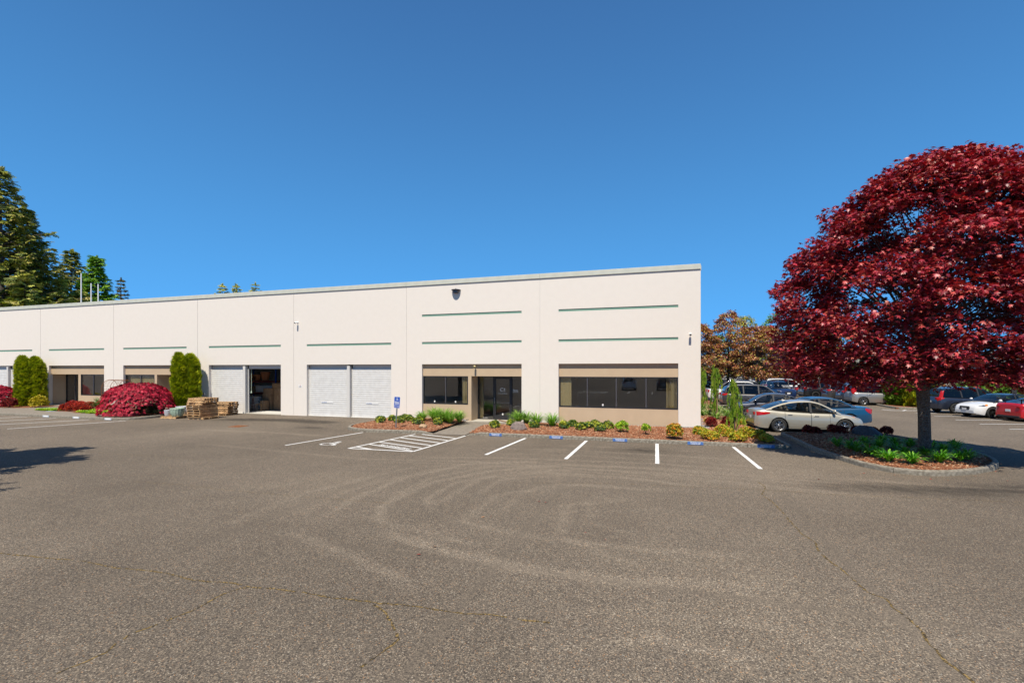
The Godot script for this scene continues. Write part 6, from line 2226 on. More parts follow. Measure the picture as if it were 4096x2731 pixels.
# --- a person's body: capsules joined smoothly and skinned with surface nets
func figure(caps: Array, cell: float, blend: float) -> ArrayMesh:
	var lo := Vector3(1e9, 1e9, 1e9)
	var hi := -lo
	for c in caps:
		var r: float = maxf(c[2], c[3]) + cell * 2.0
		lo = lo.min(c[0] - Vector3.ONE * r).min(c[1] - Vector3.ONE * r)
		hi = hi.max(c[0] + Vector3.ONE * r).max(c[1] + Vector3.ONE * r)
	var nx := int((hi.x - lo.x) / cell) + 2
	var ny := int((hi.y - lo.y) / cell) + 2
	var nz := int((hi.z - lo.z) / cell) + 2
	var f := PackedFloat32Array()
	f.resize(nx * ny * nz)
	f.fill(1.0)
	for c in caps:
		var a: Vector3 = c[0]
		var ab: Vector3 = c[1] - c[0]
		var ll := maxf(ab.length_squared(), 1e-6)
		var r: float = maxf(c[2], c[3]) + blend * 2.0 + cell
		var p0 := ((a.min(c[1]) - Vector3.ONE * r - lo) / cell).floor()
		var p1 := ((a.max(c[1]) + Vector3.ONE * r - lo) / cell).ceil()
		for z in range(maxi(0, int(p0.z)), mini(nz, int(p1.z))):
			for y in range(maxi(0, int(p0.y)), mini(ny, int(p1.y))):
				for x in range(maxi(0, int(p0.x)), mini(nx, int(p1.x))):
					var p := lo + Vector3(x, y, z) * cell
					var t := clampf((p - a).dot(ab) / ll, 0, 1)
					var d := p.distance_to(a + ab * t) - lerpf(c[2], c[3], t)
					var k := (z * ny + y) * nx + x
					var h := clampf(0.5 + 0.5 * (f[k] - d) / blend, 0, 1)
					f[k] = lerpf(f[k], d, h) - blend * h * (1 - h)
	var g := Geo.new()
	var id := {}
	var step := [1, nx, nx * ny]
	for z in nz - 1:
		for y in ny - 1:
			for x in nx - 1:
				var k := (z * ny + y) * nx + x
				var sum := Vector3.ZERO
				var cnt := 0
				for cy in 2:
					for cz in 2:
						for ax in 3:
							var o0 := Vector3i.ZERO
							o0[(ax + 1) % 3] = cy
							o0[(ax + 2) % 3] = cz
							var i0 := k + o0.x + o0.y * nx + o0.z * nx * ny
							var i1: int = i0 + step[ax]
							if (f[i0] < 0) != (f[i1] < 0):
								var q0 := Vector3(x + o0.x, y + o0.y, z + o0.z)
								q0[ax] += f[i0] / (f[i0] - f[i1])
								sum += q0
								cnt += 1
				if cnt:
					id[k] = g.v.size()
					g.v.append(lo + sum / cnt * cell)
					g.n.append(Vector3.ZERO)
					g.u.append(Vector2.ZERO)
	for z in range(1, nz - 1):
		for y in range(1, ny - 1):
			for x in range(1, nx - 1):
				var k := (z * ny + y) * nx + x
				for ax in 3:
					var i1: int = k + step[ax]
					if (f[k] < 0) == (f[i1] < 0):
						continue
					var u: int = step[(ax + 1) % 3]
					var w: int = step[(ax + 2) % 3]
					var c := [k - u - w, k - w, k, k - u]
					if not (id.has(c[0]) and id.has(c[1]) and id.has(c[2]) and id.has(c[3])):
						continue
					var i := [id[c[0]], id[c[1]], id[c[2]], id[c[3]]]
					if f[k] > 0:
						i.reverse()
					var m := (g.v[i[2]] - g.v[i[0]]).cross(g.v[i[3]] - g.v[i[1]])
					for e in i:
						g.n[e] += m
					g.ix.append_array([i[0], i[2], i[1], i[0], i[3], i[2]])
	for e in g.n.size():
		g.n[e] = g.n[e].normalized() if g.n[e].length() > 0 else Vector3.UP
	return g.mesh()

func person(at: Vector3, turn: float, jacket: Material, label: String) -> void:
	var o := thing("person", at, turn, label, "person", "people across the drive")
	var skin_ := mat(lin(0.42, 0.24, 0.17), 0.6)
	var caps := [[Vector3(0, 1.02, 0), Vector3(0, 1.18, 0), 0.13, 0.125], [Vector3(0, 1.18, 0), Vector3(0, 1.38, 0), 0.13, 0.12], [Vector3(-0.13, 1.36, 0), Vector3(0.13, 1.36, 0), 0.075, 0.075], [Vector3(-0.17, 1.34, 0), Vector3(-0.22, 1.08, 0.02), 0.058, 0.048], [Vector3(-0.22, 1.08, 0.02), Vector3(-0.17, 0.90, 0.16), 0.045, 0.036], [Vector3(0.17, 1.34, 0), Vector3(0.22, 1.08, 0.02), 0.058, 0.048], [Vector3(0.22, 1.08, 0.02), Vector3(0.16, 0.92, 0.17), 0.045, 0.036]]
	var trousers := [[Vector3(0, 0.93, 0), Vector3(0, 1.0, 0), 0.135, 0.13], [Vector3(-0.09, 0.9, 0), Vector3(-0.10, 0.48, 0.02), 0.088, 0.062], [Vector3(-0.10, 0.48, 0.02), Vector3(-0.10, 0.09, -0.02), 0.06, 0.042], [Vector3(0.09, 0.9, 0), Vector3(0.10, 0.48, 0.04), 0.088, 0.062], [Vector3(0.10, 0.48, 0.04), Vector3(0.11, 0.09, 0.02), 0.06, 0.042]]
	var head := [[Vector3(0, 1.38, 0.0), Vector3(0, 1.50, 0.01), 0.055, 0.052], [Vector3(0, 1.60, 0.0), Vector3(0, 1.58, 0.02), 0.092, 0.085], [Vector3(0, 1.53, 0.045), Vector3(0, 1.52, 0.05), 0.05, 0.045], [Vector3(0, 1.575, 0.09), Vector3(0, 1.555, 0.108), 0.012, 0.015], [Vector3(-0.088, 1.565, 0.0), Vector3(-0.09, 1.585, -0.005), 0.018, 0.018], [Vector3(0.088, 1.565, 0.0), Vector3(0.09, 1.585, -0.005), 0.018, 0.018]]
	for sd in [-1.0, 1.0]:  # a palm, four fingers and a thumb, loosely curled
		var w := Vector3(0.165 * sd, 0.885, 0.185)
		head.append([w, w + Vector3(-0.005 * sd, -0.05, 0.045), 0.026, 0.028])
		for k in 4:
			var b := w + Vector3((-0.026 + 0.0175 * k) * sd, -0.065, 0.06)
			head.append([b, b + Vector3(0, -0.035, 0.018), 0.009, 0.009])
			head.append([b + Vector3(0, -0.035, 0.018), b + Vector3(0, -0.058 - 0.004 * (k % 3), 0.006), 0.009, 0.008])
		head.append([w + Vector3(-0.02 * sd, -0.015, 0.03), w + Vector3(-0.048 * sd, -0.05, 0.06), 0.011, 0.009])
	part("body", figure(head, 0.011, 0.012), skin_, o)
	part("jacket", figure(caps, 0.016, 0.035), jacket, o)
	part("trousers", figure(trousers, 0.016, 0.03), mat(lin(0.03, 0.035, 0.05), 0.9), o)
	part("hair", figure([[Vector3(0, 1.63, -0.015), Vector3(0, 1.61, -0.03), 0.098, 0.095], [Vector3(0, 1.58, -0.05), Vector3(0, 1.45, -0.06), 0.085, 0.055], [Vector3(-0.07, 1.6, -0.01), Vector3(-0.075, 1.47, 0.0), 0.045, 0.03], [Vector3(0.07, 1.6, -0.01), Vector3(0.075, 1.47, 0.0), 0.045, 0.03]], 0.013, 0.03), mat(lin(0.42, 0.17, 0.06), 0.6), o)
	for sd in [-1.0, 1.0]:
		part("shoe", figure([[Vector3(0.1 * sd, 0.045, -0.04), Vector3(0.105 * sd, 0.035, 0.13), 0.043, 0.034]], 0.012, 0.01), M.black, o)
		part("eye", box_mesh(Vector3(0.022, 0.01, 0.006), 0.002), M.black, o, Vector3(0.034 * sd, 1.59, 0.102))
	part("mouth", box_mesh(Vector3(0.04, 0.008, 0.006), 0.002), mat(lin(0.30, 0.08, 0.07), 0.6), o, Vector3(0, 1.525, 0.097))

func clutter() -> void:
	rng.seed = 55
	M.card = over_world(mat(Color.WHITE, 0.9), 1.0)
	M.card.albedo_texture = toned(grain(51, 0.02, 256, 4), [[0.0, Color(0.34, 0.20, 0.11)], [1.0, Color(0.43, 0.27, 0.155)]])
	M.tape = mat(lin(0.50, 0.36, 0.22), 0.4)
	M.clay = mat(lin(0.52, 0.21, 0.10), 0.85)
	var glaze := over_world(mat(Color.WHITE, 0.35), 1.4)
	glaze.albedo_texture = toned(grain(52, 0.03, 256, 5), [[0.0, Color(0.10, 0.14, 0.10)], [0.45, Color(0.30, 0.42, 0.32)], [1.0, Color(0.55, 0.62, 0.52)]])
	var glaze2 := over_world(mat(Color.WHITE, 0.4), 1.4)
	glaze2.albedo_texture = toned(grain(53, 0.03, 256, 5), [[0.0, Color(0.22, 0.22, 0.26)], [0.45, Color(0.45, 0.46, 0.50)], [1.0, Color(0.68, 0.68, 0.68)]])
	# accessible parking sign, leaning a little
	var s := thing("parking_sign", q(-11.01, 4.5, 0.14), 0.06, "blue accessible parking sign on a steel post in the bed", "sign")
	s.rotation.z = -0.06
	var post := Geo.new()
	post.box(Vector3(0, 0.62, 0), Vector3(0.045, 1.34, 0.012))
	post.box(Vector3(0.022, 0.62, -0.012), Vector3(0.006, 1.34, 0.03))
	post.box(Vector3(-0.022, 0.62, -0.012), Vector3(0.006, 1.34, 0.03))
	part("post", post.mesh(), M.steel, s)
	var pl := Geo.new()
	var out := PackedVector2Array()
	for c in [[0.12, 0.235, 0.0], [-0.12, 0.235, 0.5], [-0.12, -0.235, 1.0], [0.12, -0.235, 1.5]]:
		out.append_array(arc_points(Vector2(c[0], c[1]), 0.03, PI * c[2], PI * (c[2] + 0.5), 4))
	pl.slab(out, 0.004, Transform3D(Basis.IDENTITY, Vector3(0, 1.22, 0.008)))
	var plate := part("sign_plate", pl.mesh(), M.white, s)
	var inn := PackedVector2Array()
	for p in out:
		inn.append(p * Vector2(0.945, 0.965))
	var fc := Geo.new()
	fc.slab(inn, 0.002, Transform3D(Basis.IDENTITY, Vector3(0, 1.22, 0.0125)))
	part("sign_face", fc.mesh(), M.sign_blue, plate)
	var sy := Geo.new()
	wheelchair(sy, Transform3D(Basis.IDENTITY, Vector3(0.0, 1.385, 0.015)), 0.14, 0.001)
	part("access_symbol", sy.mesh(), M.white, plate)
	var lines := Geo.new()
	for k in 7:
		var x: float = -0.115 + 0.02 * [0, 0, 0, 1, 0, 1, 2][k]
		var end: float = 0.115 - 0.02 * [0, 0, 0, 1, 0, 1, 2][k]
		while x < end - 0.02:
			var w := minf(rnd(0.03, 0.075), end - x)
			lines.box(Vector3(x + w * 0.5, 1.262 - k * 0.0225, 0.0155), Vector3(w, 0.0125, 0.001))
			x += w + 0.013
	part("small_print", lines.mesh(), M.white, plate)
	part("divider", box_mesh(Vector3(0.26, 0.012, 0.001)), M.white, plate, Vector3(0, 1.072, 0.0155))
	part("lettering", text("VAN ACCESSIBLE", 0.027, 0.001), M.white, plate, Vector3(0, 1.02, 0.0155))
	# kerb plaques
	var nth := ["first, nearest the walkway", "second", "third, mid-row below the wide window", "fourth", "fifth, in the maple's shade"]
	var xs := [-6.37, -3.89, -1.47, 1.16, 3.42]
	for k in 5:
		var o := thing("kerb_plaque", q(xs[k], kerb_b(xs[k]) if k < 4 else kerb_b(3.42), 0.072) + Vector3(0, 0, 0.004), 0.011, "blue RESERVED FOR CHANCELLOR plaque on the kerb, %s" % nth[k], "sign", "reserved plaques on the kerb")
		o.rotation.x = -0.06
		part("plate", box_mesh(Vector3(0.57, 0.115, 0.006), 0.002), M.plaque, o)
		part("lettering", text("RESERVED FOR", 0.038, 0.002), M.white, o, Vector3(0, 0.026, 0.004))
		part("lettering", text("CHANCELLOR", 0.038, 0.002), M.white, o, Vector3(0, -0.025, 0.004))
		for sd in [-1.0, 1.0]:
			part("bolt", box_mesh(Vector3(0.014, 0.014, 0.004), 0.002), M.steel, o, Vector3(0.26 * sd, 0, 0.004))
	for k in 3:
		var o := thing("kerb_plaque", q(-33.0 + 2.5 * k, 5.125 - 0.005 * k, 0.072), 0.0, "faded grey plaque on the far left kerb, %s from the left" % ["first", "second", "third"][k], "sign", "faded plaques on the far left kerb")
		o.rotation.x = -0.06
		part("plate", box_mesh(Vector3(0.57, 0.115, 0.008), 0.002), M.plaque_worn, o)
		part("faded_print", box_mesh(Vector3(0.40, 0.075, 0.002)), M.white, o, Vector3(0, 0, 0.005))
	# on the facade
	var wl := thing("wall_light", p3(-10.16, 6.80, 0.0), 0, "dark hooded wall light high above the entrance window", "wall light")
	var hood := PackedVector2Array([Vector2(-0.26, 0.0)])
	hood.append_array(arc_points(Vector2(0, 0.06), 0.26, PI, 0.0, 12))
	hood.append(Vector2(0.26, 0.0))
	var hg := Geo.new()
	hg.slab(hood, 0.035, Transform3D(Basis(Vector3.RIGHT, Vector3(0, 0, 1), Vector3(0, -1, 0)), Vector3(0, 0.03, 0.0)))
	part("hood", hg.mesh(), M.mullion, wl)
	part("lamp_housing", box_mesh(Vector3(0.26, 0.16, 0.2), 0.02), M.mullion, wl, Vector3(0.0, -0.09, 0.11))
	part("photocell", box_mesh(Vector3(0.05, 0.07, 0.05), 0.012), M.mullion, wl, Vector3(0, 0.066, 0.08))
	security_camera(p3(1.235, 4.28), "white security camera near the building corner", M.white)
	security_camera(p3(-20.25, 5.43), "white security camera above the white wall notice", M.white)
	security_camera(p3(-9.14, 2.86, -0.15), "yellowish security camera above the entrance", mat(lin(0.55, 0.47, 0.25), 0.5))
	var ns := thing("wall_notice", p3(-20.08, 1.73, 0.004), 0, "small white notice with red symbol on the wall between doors", "sign")
	part("plate", box_mesh(Vector3(0.28, 0.18, 0.004), 0.001), M.white, ns)
	var ring := Geo.new()
	ring.lathe([Vector2(0.028, 0.0), Vector2(0.028, 0.002), Vector2(0.036, 0.002), Vector2(0.036, 0.0)], 18, Vector3(0, 0.04, 0.002), Basis(Vector3.RIGHT, PI / 2))
	ring.box(Vector3(0, 0.04, 0.003), Vector3(0.06, 0.008, 0.002), Basis(Vector3(0, 0, 1), -0.8))
	part("symbol", ring.mesh(), mat(lin(0.5, 0.02, 0.03), 0.5), ns)
	for k in 3:
		part("print_line", box_mesh(Vector3(0.20 - 0.03 * k, 0.01, 0.001)), M.mullion, ns, Vector3(0, -0.02 - 0.022 * k, 0.003))
	var hb := thing("electrical_box", p3(-27.42, 1.16, 0.05), 0, "small grey electrical box on the pier left of the roll-up door", "electrical box")
	part("case", box_mesh(Vector3(0.12, 0.2, 0.1), 0.01), M.jamb, hb)
	part("cover", box_mesh(Vector3(0.09, 0.13, 0.012), 0.003), M.mullion, hb, Vector3(0, -0.01, 0.055))
	part("conduit", box_mesh(Vector3(0.025, 1.06, 0.025), 0.006), M.jamb, hb, Vector3(0, -0.63, -0.03))
	# masts on the roof
	for m in [[-49.17, 11.23, "tallest white mast on the roof, leftmost of three"], [-47.88, 10.27, "middle white mast on the roof"], [-46.98, 10.15, "right one of three white masts on the roof"]]:
		var o := thing("roof_mast", p3(m[0], 6.85, -6.4), 0, m[2], "mast", "white masts on the roof")
		var h: float = (m[1] - 6.85) * K
		var g := Geo.new()
		g.tube([Vector3.ZERO, Vector3(0, h, 0)], [0.05, 0.045], 10)
		part("pole", g.mesh(), M.white, o)
		part("base_plate", box_mesh(Vector3(0.5, 0.03, 0.5), 0.005), M.steel, o, Vector3(0, 0.015, 0))
	var an := thing("roof_antenna", p3(-43.3, 6.85, -6.4), 0, "thin dark antenna on the roof beside the sparse fir", "antenna")
	var ag := Geo.new()
	ag.tube([Vector3.ZERO, Vector3(0, 2.8, 0)], [0.03, 0.012], 6)
	ag.tube([Vector3(-0.15, 1.6, 0), Vector3(0.15, 1.6, 0)], [0.012], 5)
	part("rod", ag.mesh(), M.black, an)
	# pallets
	for k in 9:
		var top := k >= 7
		pallet(q(-23.95, 2.95, 0.137 * k) + Vector3(rnd(-0.05, 0.05) + (0.04 if top else 0.0) + (0.05 if k == 0 else -0.08), 0, rnd(-0.04, 0.04)), (PI / 2 if k in [1, 2, 3, 4, 5] else 0.0) + rnd(-0.04, 0.04) + (0.12 if k == 7 else 0.0), "wooden pallet in the taller stack, %s" % ["bottom one, sticking out", "second from the ground", "third from the ground", "fourth from the ground", "fifth from the ground", "fourth from the top", "third from the top", "second from the top, set askew", "topmost"][k], 0 if top or k == 0 else k)
	for k in 6:
		pallet(q(-24.75, 0.95, 0.139 * k) + Vector3(rnd(-0.04, 0.04), 0, rnd(-0.04, 0.04)), 0.22 + (PI / 2 if k == 0 else 0.0) + rnd(-0.05, 0.05), "wooden pallet in the lower stack before the closed door, %s" % ["bottom one", "second from the ground", "third from the ground", "third from the top", "second from the top", "topmost"][k], k + 1)
	pallet(q(-25.7, 3.15, 0.0), 0.0, "single wooden pallet on the ground carrying the glazed pots", 0)
	pallet(q(-25.35, 2.2, 0.0), 0.1, "single wooden pallet on the ground behind the glazed pots", 2)
	var rack := thing("wire_rack", q(-23.35, 3.2, 0.0), 0.1, "rusty wire frame leaning on the taller pallet stack", "wire frame")
	rack.rotation.z = 0.08
	var rg := Geo.new()
	for k in 9:
		rg.tube([Vector3(0.0, 0.02, -0.5 + k * 0.11), Vector3(0.0, 0.92, -0.5 + k * 0.11)], [0.006], 5)
	for k in 8:
		rg.tube([Vector3(0, 0.05 + k * 0.12, -0.52), Vector3(0, 0.05 + k * 0.12, 0.40)], [0.006], 5)
	part("wires", rg.mesh(), M.rust, rack)
	for p in [[-26.05, 3.35, 0.19, 0.36, glaze2, "small grey-violet fluted pot at the pallet's left edge"], [-25.42, 3.30, 0.36, 0.48, glaze, "large pale green fluted pot at the front of the low pallet"], [-25.30, 2.45, 0.36, 0.46, glaze2, "white-grey fluted pot behind the pale green one"], [-26.1, 2.5, 0.34, 0.5, glaze2, "bluish white pot at the back of the low pallets"]]:
		fluted_pot(q(p[0], p[1], 0.13), p[2], p[3], p[4], p[5])
	# rusty garden arch beside the dome maple
	var ar := thing("garden_arch", q(-33.1, 1.35, 0.12), 0.25, "rusty wire garden arch half hidden by the dome maple", "garden arch")
	var hoop := func(x: float, r: float) -> Array:
		var p := [Vector3(x, 0, -r), Vector3(x, 1.45, -r)]
		for k in 11:
			var t := PI - PI * k / 10.0
			p.append(Vector3(x, 1.45 + sin(t) * r, cos(t) * r))
		p.append(Vector3(x, 0, r))
		return p
	for k in 3:
		var g := Geo.new()
		g.tube(hoop.call(-0.6 + 0.6 * k, 0.62), [0.014], 6)
		part("hoop", g.mesh(), M.rust, ar)
	var wires := Geo.new()
	for k in 11:
		var t := PI * k / 10.0
		wires.tube([Vector3(-0.6, 1.45 + sin(t) * 0.62, cos(t) * 0.62), Vector3(0.6, 1.45 + sin(t) * 0.62, cos(t) * 0.62)], [0.006], 4)
	for k in 8:
		for sd in [-1.0, 1.0]:
			wires.tube([Vector3(-0.6, 0.1 + 0.17 * k, 0.62 * sd), Vector3(0.6, 0.1 + 0.17 * k, 0.62 * sd)], [0.006], 4)
	for k in 5:
		wires.tube(hoop.call(-0.45 + 0.22 * k, 0.62), [0.006], 4)
	part("wires", wires.mesh(), M.rust, ar)
	var lid := thing("meter_lid", q(-35.9, 3.35, 0.125), 0.1, "small blue-grey utility lid set in the far walkway", "utility lid")
	part("lid", box_mesh(Vector3(0.45, 0.012, 0.3), 0.004), M.plaque_worn, lid, Vector3(0, 0.006, 0))
	# a bare branch lying at the entrance
	var lg := thing("fallen_branch", q(-7.98, -0.45, 0.085), 0, "curved brown branch lying on the entrance landing", "branch")
	var bg := Geo.new()
	bg.tube([Vector3(0, 0.02, 0), Vector3(0.3, 0.0, 0.30), Vector3(0.65, -0.005, 0.58), Vector3(0.98, 0.03, 0.78)], [0.03, 0.035, 0.03, 0.02], 8)
	part("wood", bg.mesh(), M.stake, lg)
	# fallen leaves
	var lc := Cloud.new()
	for p in [[-3.3, 16.2], [-3.0, 14.4], [-2.1, 13.1], [-5.8, 15.0], [-1.0, 14.9], [3.6, 9.0], [-20.5, 4.0], [-17.3, 2.4], [-16.3, 1.7], [-20.0, 2.3], [-14.9, 2.3], [0.9, 6.5], [4.9, 8.5], [6.5, 8.6], [7.7, 8.0], [8.6, 7.1], [9.2, 6.4], [5.4, 8.0], [-21.7, 6.9]]:
		for k in 2:
			var sc := rnd(0.05, 0.11)
			lc.add(Transform3D(Basis.from_euler(Vector3(rnd(-0.3, 0.3), rnd(0, TAU), rnd(-0.3, 0.3))).scaled(Vector3(sc, sc, sc)), q(p[0] + rnd(-0.3, 0.3), p[1] + rnd(-0.3, 0.3), 0.02)), pick([Color(0.30, 0.12, 0.06), Color(0.40, 0.24, 0.13), Color(0.28, 0.06, 0.04)]))
	for k in 260:  # bark crumbs washed along the kerb foot
		var x := rnd(-13.0, 4.0)
		var z := (kerb_b(x) if x > -7.4 else 5.0) + 0.03 + absf(rng.randfn(0, 0.07))
		if x > -9.2 and x < -7.5:
			continue
		var sc := rnd(0.02, 0.05)
		lc.add(Transform3D(Basis.from_euler(Vector3(rnd(-0.3, 0.3), rnd(0, TAU), rnd(-0.3, 0.3))).scaled(Vector3(sc, sc, sc)), q(x, z, 0.008)), pick([Color(0.26, 0.11, 0.055), Color(0.16, 0.06, 0.03), Color(0.36, 0.20, 0.12)]))
	var fl := leaves("fallen_leaves", lc, leaf_mesh("oval"), M.red_leaf, self)
	fl.set_meta("kind", "stuff")
	tag(fl, "dry leaves and bark crumbs scattered on the asphalt", "leaves")
	warehouse_store()
	far_side()

func warehouse_store() -> void:
	# goods behind the open roll-up door
	var beam := mat(lin(0.20, 0.03, 0.03), 0.6)
	var rk := thing("pallet_rack", q(-26.1, -2.95, 0.02), 0, "red-beamed storage rack inside the open warehouse door", "storage rack")
	for y in [1.12, 1.98]:
		for z in [0.0, -0.9]:
			part("beam", box_mesh(Vector3(2.9, 0.12, 0.05), 0.005), beam, rk, Vector3(0, y, z))
		for k in 6:
			part("shelf_board", box_mesh(Vector3(2.8, 0.02, 0.13)), M.woods[k % 4], rk, Vector3(0, y + 0.072, -0.09 - k * 0.145))
	for x in [-1.48, 1.48]:
		for z in [0.0, -0.9]:
			part("upright", box_mesh(Vector3(0.08, 4.2, 0.08), 0.01), M.sign_blue, rk, Vector3(x, 2.1, z))
	clay_pot(q(-25.9, -3.25, 2.085), 0.32, 0.62, "tall terracotta pot on the warehouse rack's upper shelf")
	clay_pot(q(-26.5, -3.2, 2.085), 0.27, 0.42, "terracotta pot under plastic wrap, middle of the upper shelf")
	clay_pot(q(-27.1, -3.25, 2.085), 0.3, 0.44, "terracotta pot at the left of the upper shelf")
	var wrap := thing("wrapped_goods", q(-25.85, -3.3, 1.215), 0.02, "white plastic-wrapped goods on the rack's lower shelf", "wrapped goods")
	part("wrapping", box_mesh(Vector3(1.5, 0.5, 0.6), 0.05), M.white, wrap, Vector3(0, 0.26, 0))
	carton(q(-26.95, -3.2, 1.215), Vector3(0.6, 0.42, 0.5), 0.05, "carton at the left end of the rack's lower shelf")
	for k in 9:
		var o := thing("white_sack", q(-25.75, -2.25, 0.03) + Vector3(rnd(-0.05, 0.05), 0.105 * k, rnd(-0.05, 0.05)), rnd(-0.12, 0.12), "plump white sack in the stack inside the warehouse door, %s" % ["bottom one", "second", "third", "fourth", "fifth", "sixth", "seventh", "eighth", "topmost"][k], "sack", "stacked white sacks")
		var g := Geo.new()
		var rows := []
		for i in 9:
			var row := []
			for j in 16:
				var th := PI * i / 8.0
				var ph := -TAU * j / 16.0
				row.append(Vector3(signf(cos(ph)) * pow(absf(cos(ph)), 0.5) * 0.47 * pow(sin(th), 0.6), 0.055 + cos(th) * 0.06, signf(sin(ph)) * pow(absf(sin(ph)), 0.5) * 0.32 * pow(sin(th), 0.6)) + Vector3(0, rnd(-0.006, 0.006), 0))
			rows.append(row)
		g.grid(rows, true)
		part("sack_body", g.mesh(), M.white, o)
	carton(q(-24.85, -2.6, 0.03), Vector3(0.75, 1.15, 0.6), 0.0, "tall carton on the warehouse floor, left of the two")
	carton(q(-24.05, -2.7, 0.03), Vector3(0.7, 1.0, 0.6), 0.03, "tall carton on the warehouse floor, right of the two")
	carton(q(-24.8, -2.6, 1.19), Vector3(0.8, 0.36, 0.55), -0.04, "wide flat carton on top of the left tall carton")
	carton(q(-24.0, -2.7, 1.04), Vector3(0.75, 0.5, 0.58), 0.02, "carton on top of the right tall carton")
	carton(q(-24.2, -2.7, 1.56), Vector3(0.72, 0.36, 0.55), -0.05, "topmost carton in the warehouse doorway")
	carton(q(-24.72, -2.0, 0.03), Vector3(0.42, 0.68, 0.35), 0.05, "upright carton beside the wooden stool")
	var st := thing("wooden_stool", q(-24.88, -1.75, 0.03), 0.3, "small pale wooden stool just inside the open door", "stool")
	part("seat", box_mesh(Vector3(0.42, 0.03, 0.28), 0.006), M.woods[2], st, Vector3(0, 0.44, 0))
	for x in [-0.18, 0.18]:
		for z in [-0.11, 0.11]:
			part("leg", box_mesh(Vector3(0.035, 0.43, 0.035), 0.004), M.woods[2], st, Vector3(x, 0.215, z))
	var cord := thing("pull_cord", q(-24.02, -0.3, 0.0), 0, "pale green knotted pull cord hanging in the open doorway", "cord")
	var cg := Geo.new()
	cg.tube([Vector3(0, 2.95, 0), Vector3(0.01, 2.1, 0), Vector3(0.0, 1.45, 0)], [0.012], 6)
	cg.lathe([Vector2(0.002, 0.05), Vector2(0.04, 0.02), Vector2(0.03, -0.03), Vector2(0.05, -0.09), Vector2(0.002, -0.08)], 10, Vector3(0, 1.42, 0))
	part("rope", cg.mesh(), mat(lin(0.50, 0.62, 0.50), 0.8), cord)
	var tre := thing("plant_trellis", q(-25.25, -1.6, 0.03), 0, "rusty pointed wire trellis before the white sacks", "trellis")
	var tg := Geo.new()
	for k in 5:
		var t := TAU * k / 5.0
		tg.tube([Vector3(cos(t) * 0.16, 0, sin(t) * 0.16), Vector3(0, 0.95, 0)], [0.008], 5)
	for k in 4:
		var p := []
		for j in 11:
			p.append(Vector3(cos(TAU * j / 10.0) * 0.16 * (1.0 - k * 0.22), 0.1 + k * 0.2, sin(TAU * j / 10.0) * 0.16 * (1.0 - k * 0.22)))
		tg.tube(p, [0.006], 4)
	part("wires", tg.mesh(), M.rust, tre)
	var rod := thing("orange_rod", q(-21.75, -0.45, 0.03), 0, "thin orange rod leaning inside the open doorway's right jamb", "rod")
	var og := Geo.new()
	og.tube([Vector3(-0.06, 0, 0.02), Vector3(0.02, 1.0, -0.05)], [0.012], 6)
	part("shaft", og.mesh(), mat(lin(0.60, 0.16, 0.03), 0.6), rod)

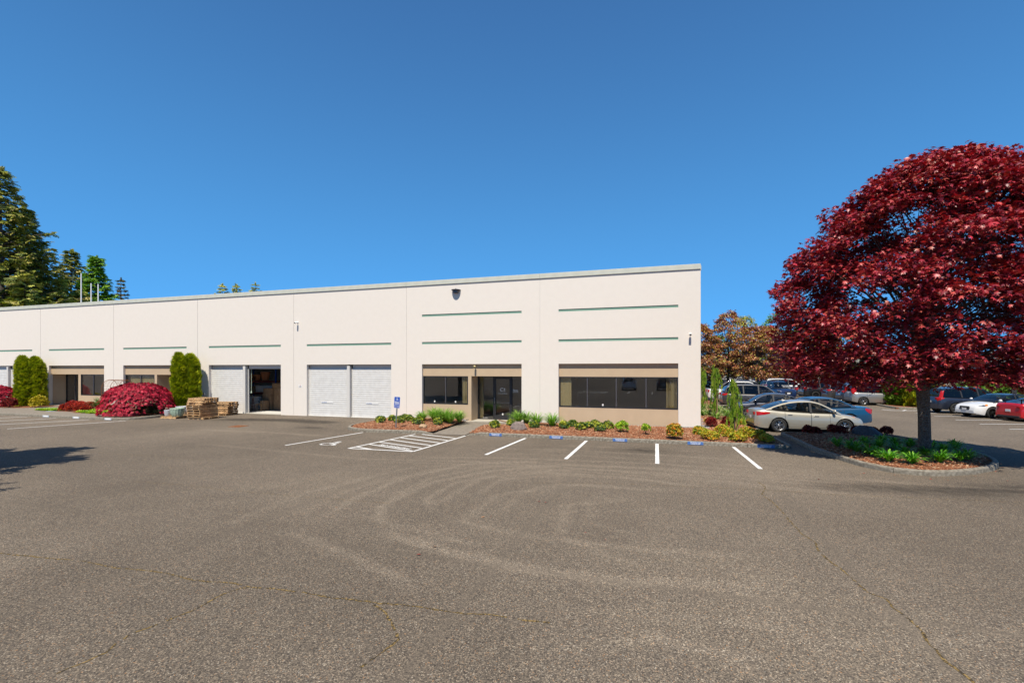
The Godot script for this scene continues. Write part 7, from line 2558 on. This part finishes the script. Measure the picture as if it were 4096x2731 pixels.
func far_side() -> void:
	# a grey office building far beyond the lots
	var b := thing("grey_building", q(34.0, -118.0), 0.0, "low grey building with dark windows far beyond the lots", "building")
	part("wall", box_mesh(Vector3(60, 6.5, 14)), mat(lin(0.34, 0.33, 0.31), 0.9), b, Vector3(0, 3.25, -7))
	part("roof", box_mesh(Vector3(61, 0.5, 15)), mat(lin(0.25, 0.25, 0.25), 0.9), b, Vector3(0, 6.75, -7))
	for k in 16:
		part("window", box_mesh(Vector3(1.9, 3.6, 0.1)), M.bronze, b, Vector3(-28 + k * 3.7, 2.6, 0.03))
		part("pier", box_mesh(Vector3(0.5, 6.4, 0.4)), mat(lin(0.42, 0.41, 0.39), 0.9), b, Vector3(-26.15 + k * 3.7, 3.2, 0.2))
	# the shop with dark glass to the right
	var sh := thing("glass_storefront", q(33.5, -25.5), -0.35, "low building with dark storefront glass behind the white coupe", "building")
	part("wall", box_mesh(Vector3(16, 4.6, 10)), mat(lin(0.30, 0.29, 0.28), 0.9), sh, Vector3(0, 2.3, -5.1))
	part("canopy", box_mesh(Vector3(16.4, 0.5, 1.4), 0.02), M.bronze, sh, Vector3(0, 3.3, 0.6))
	for k in 8:
		part("pane", box_mesh(Vector3(1.8, 2.9, 0.04)), shop_glass(), sh, Vector3(-7 + k * 2.0, 1.5, 0.04))
		part("mullion", box_mesh(Vector3(0.14, 3.0, 0.12)), M.bronze, sh, Vector3(-8 + k * 2.0, 1.5, 0.05))
	# picnic table at the hedge island
	var t := thing("picnic_table", q(17.75, -17.3, 0.09), 0.2, "weathered wooden picnic table behind the maple trunk", "picnic table")
	for k in 5:
		part("top_board", box_mesh(Vector3(1.8, 0.04, 0.14), 0.004), M.woods[3], t, Vector3(0, 0.76, -0.3 + k * 0.15))
	for sd in [-1.0, 1.0]:
		for k in 2:
			part("bench_board", box_mesh(Vector3(1.8, 0.04, 0.13), 0.004), M.woods[3], t, Vector3(0, 0.45, sd * (0.66 + 0.14 * k)))
		var g := Geo.new()
		g.bar(Vector3(0.6 * sd, 0.0, -0.7), Vector3(0.6 * sd, 0.74, -0.2), 0.04, 0.09)
		part("leg", g.mesh(), M.woods[3], t)
		var g2 := Geo.new()
		g2.bar(Vector3(0.6 * sd, 0.0, 0.7), Vector3(0.6 * sd, 0.74, 0.2), 0.04, 0.09)
		part("leg", g2.mesh(), M.woods[3], t)
		part("cross_beam", box_mesh(Vector3(0.04, 0.09, 1.5)), M.woods[3], t, Vector3(0.645 * sd, 0.39, 0))
	person(q(18.9, -18.2, 0.09), 2.6, mat(lin(0.05, 0.05, 0.055), 0.9), "person with reddish hair in dark clothes behind the dark estate car")
	person(q(23.4, -19.3), 0.6, mat(lin(0.025, 0.025, 0.028), 0.9), "person with reddish hair in a black jacket before the storefront glass")

func shop_glass() -> Material:
	if not M.has("shop"):
		M.shop = mat(lin(0.012, 0.016, 0.014), 0.05, 0.0, 0.8)
	return M.shop
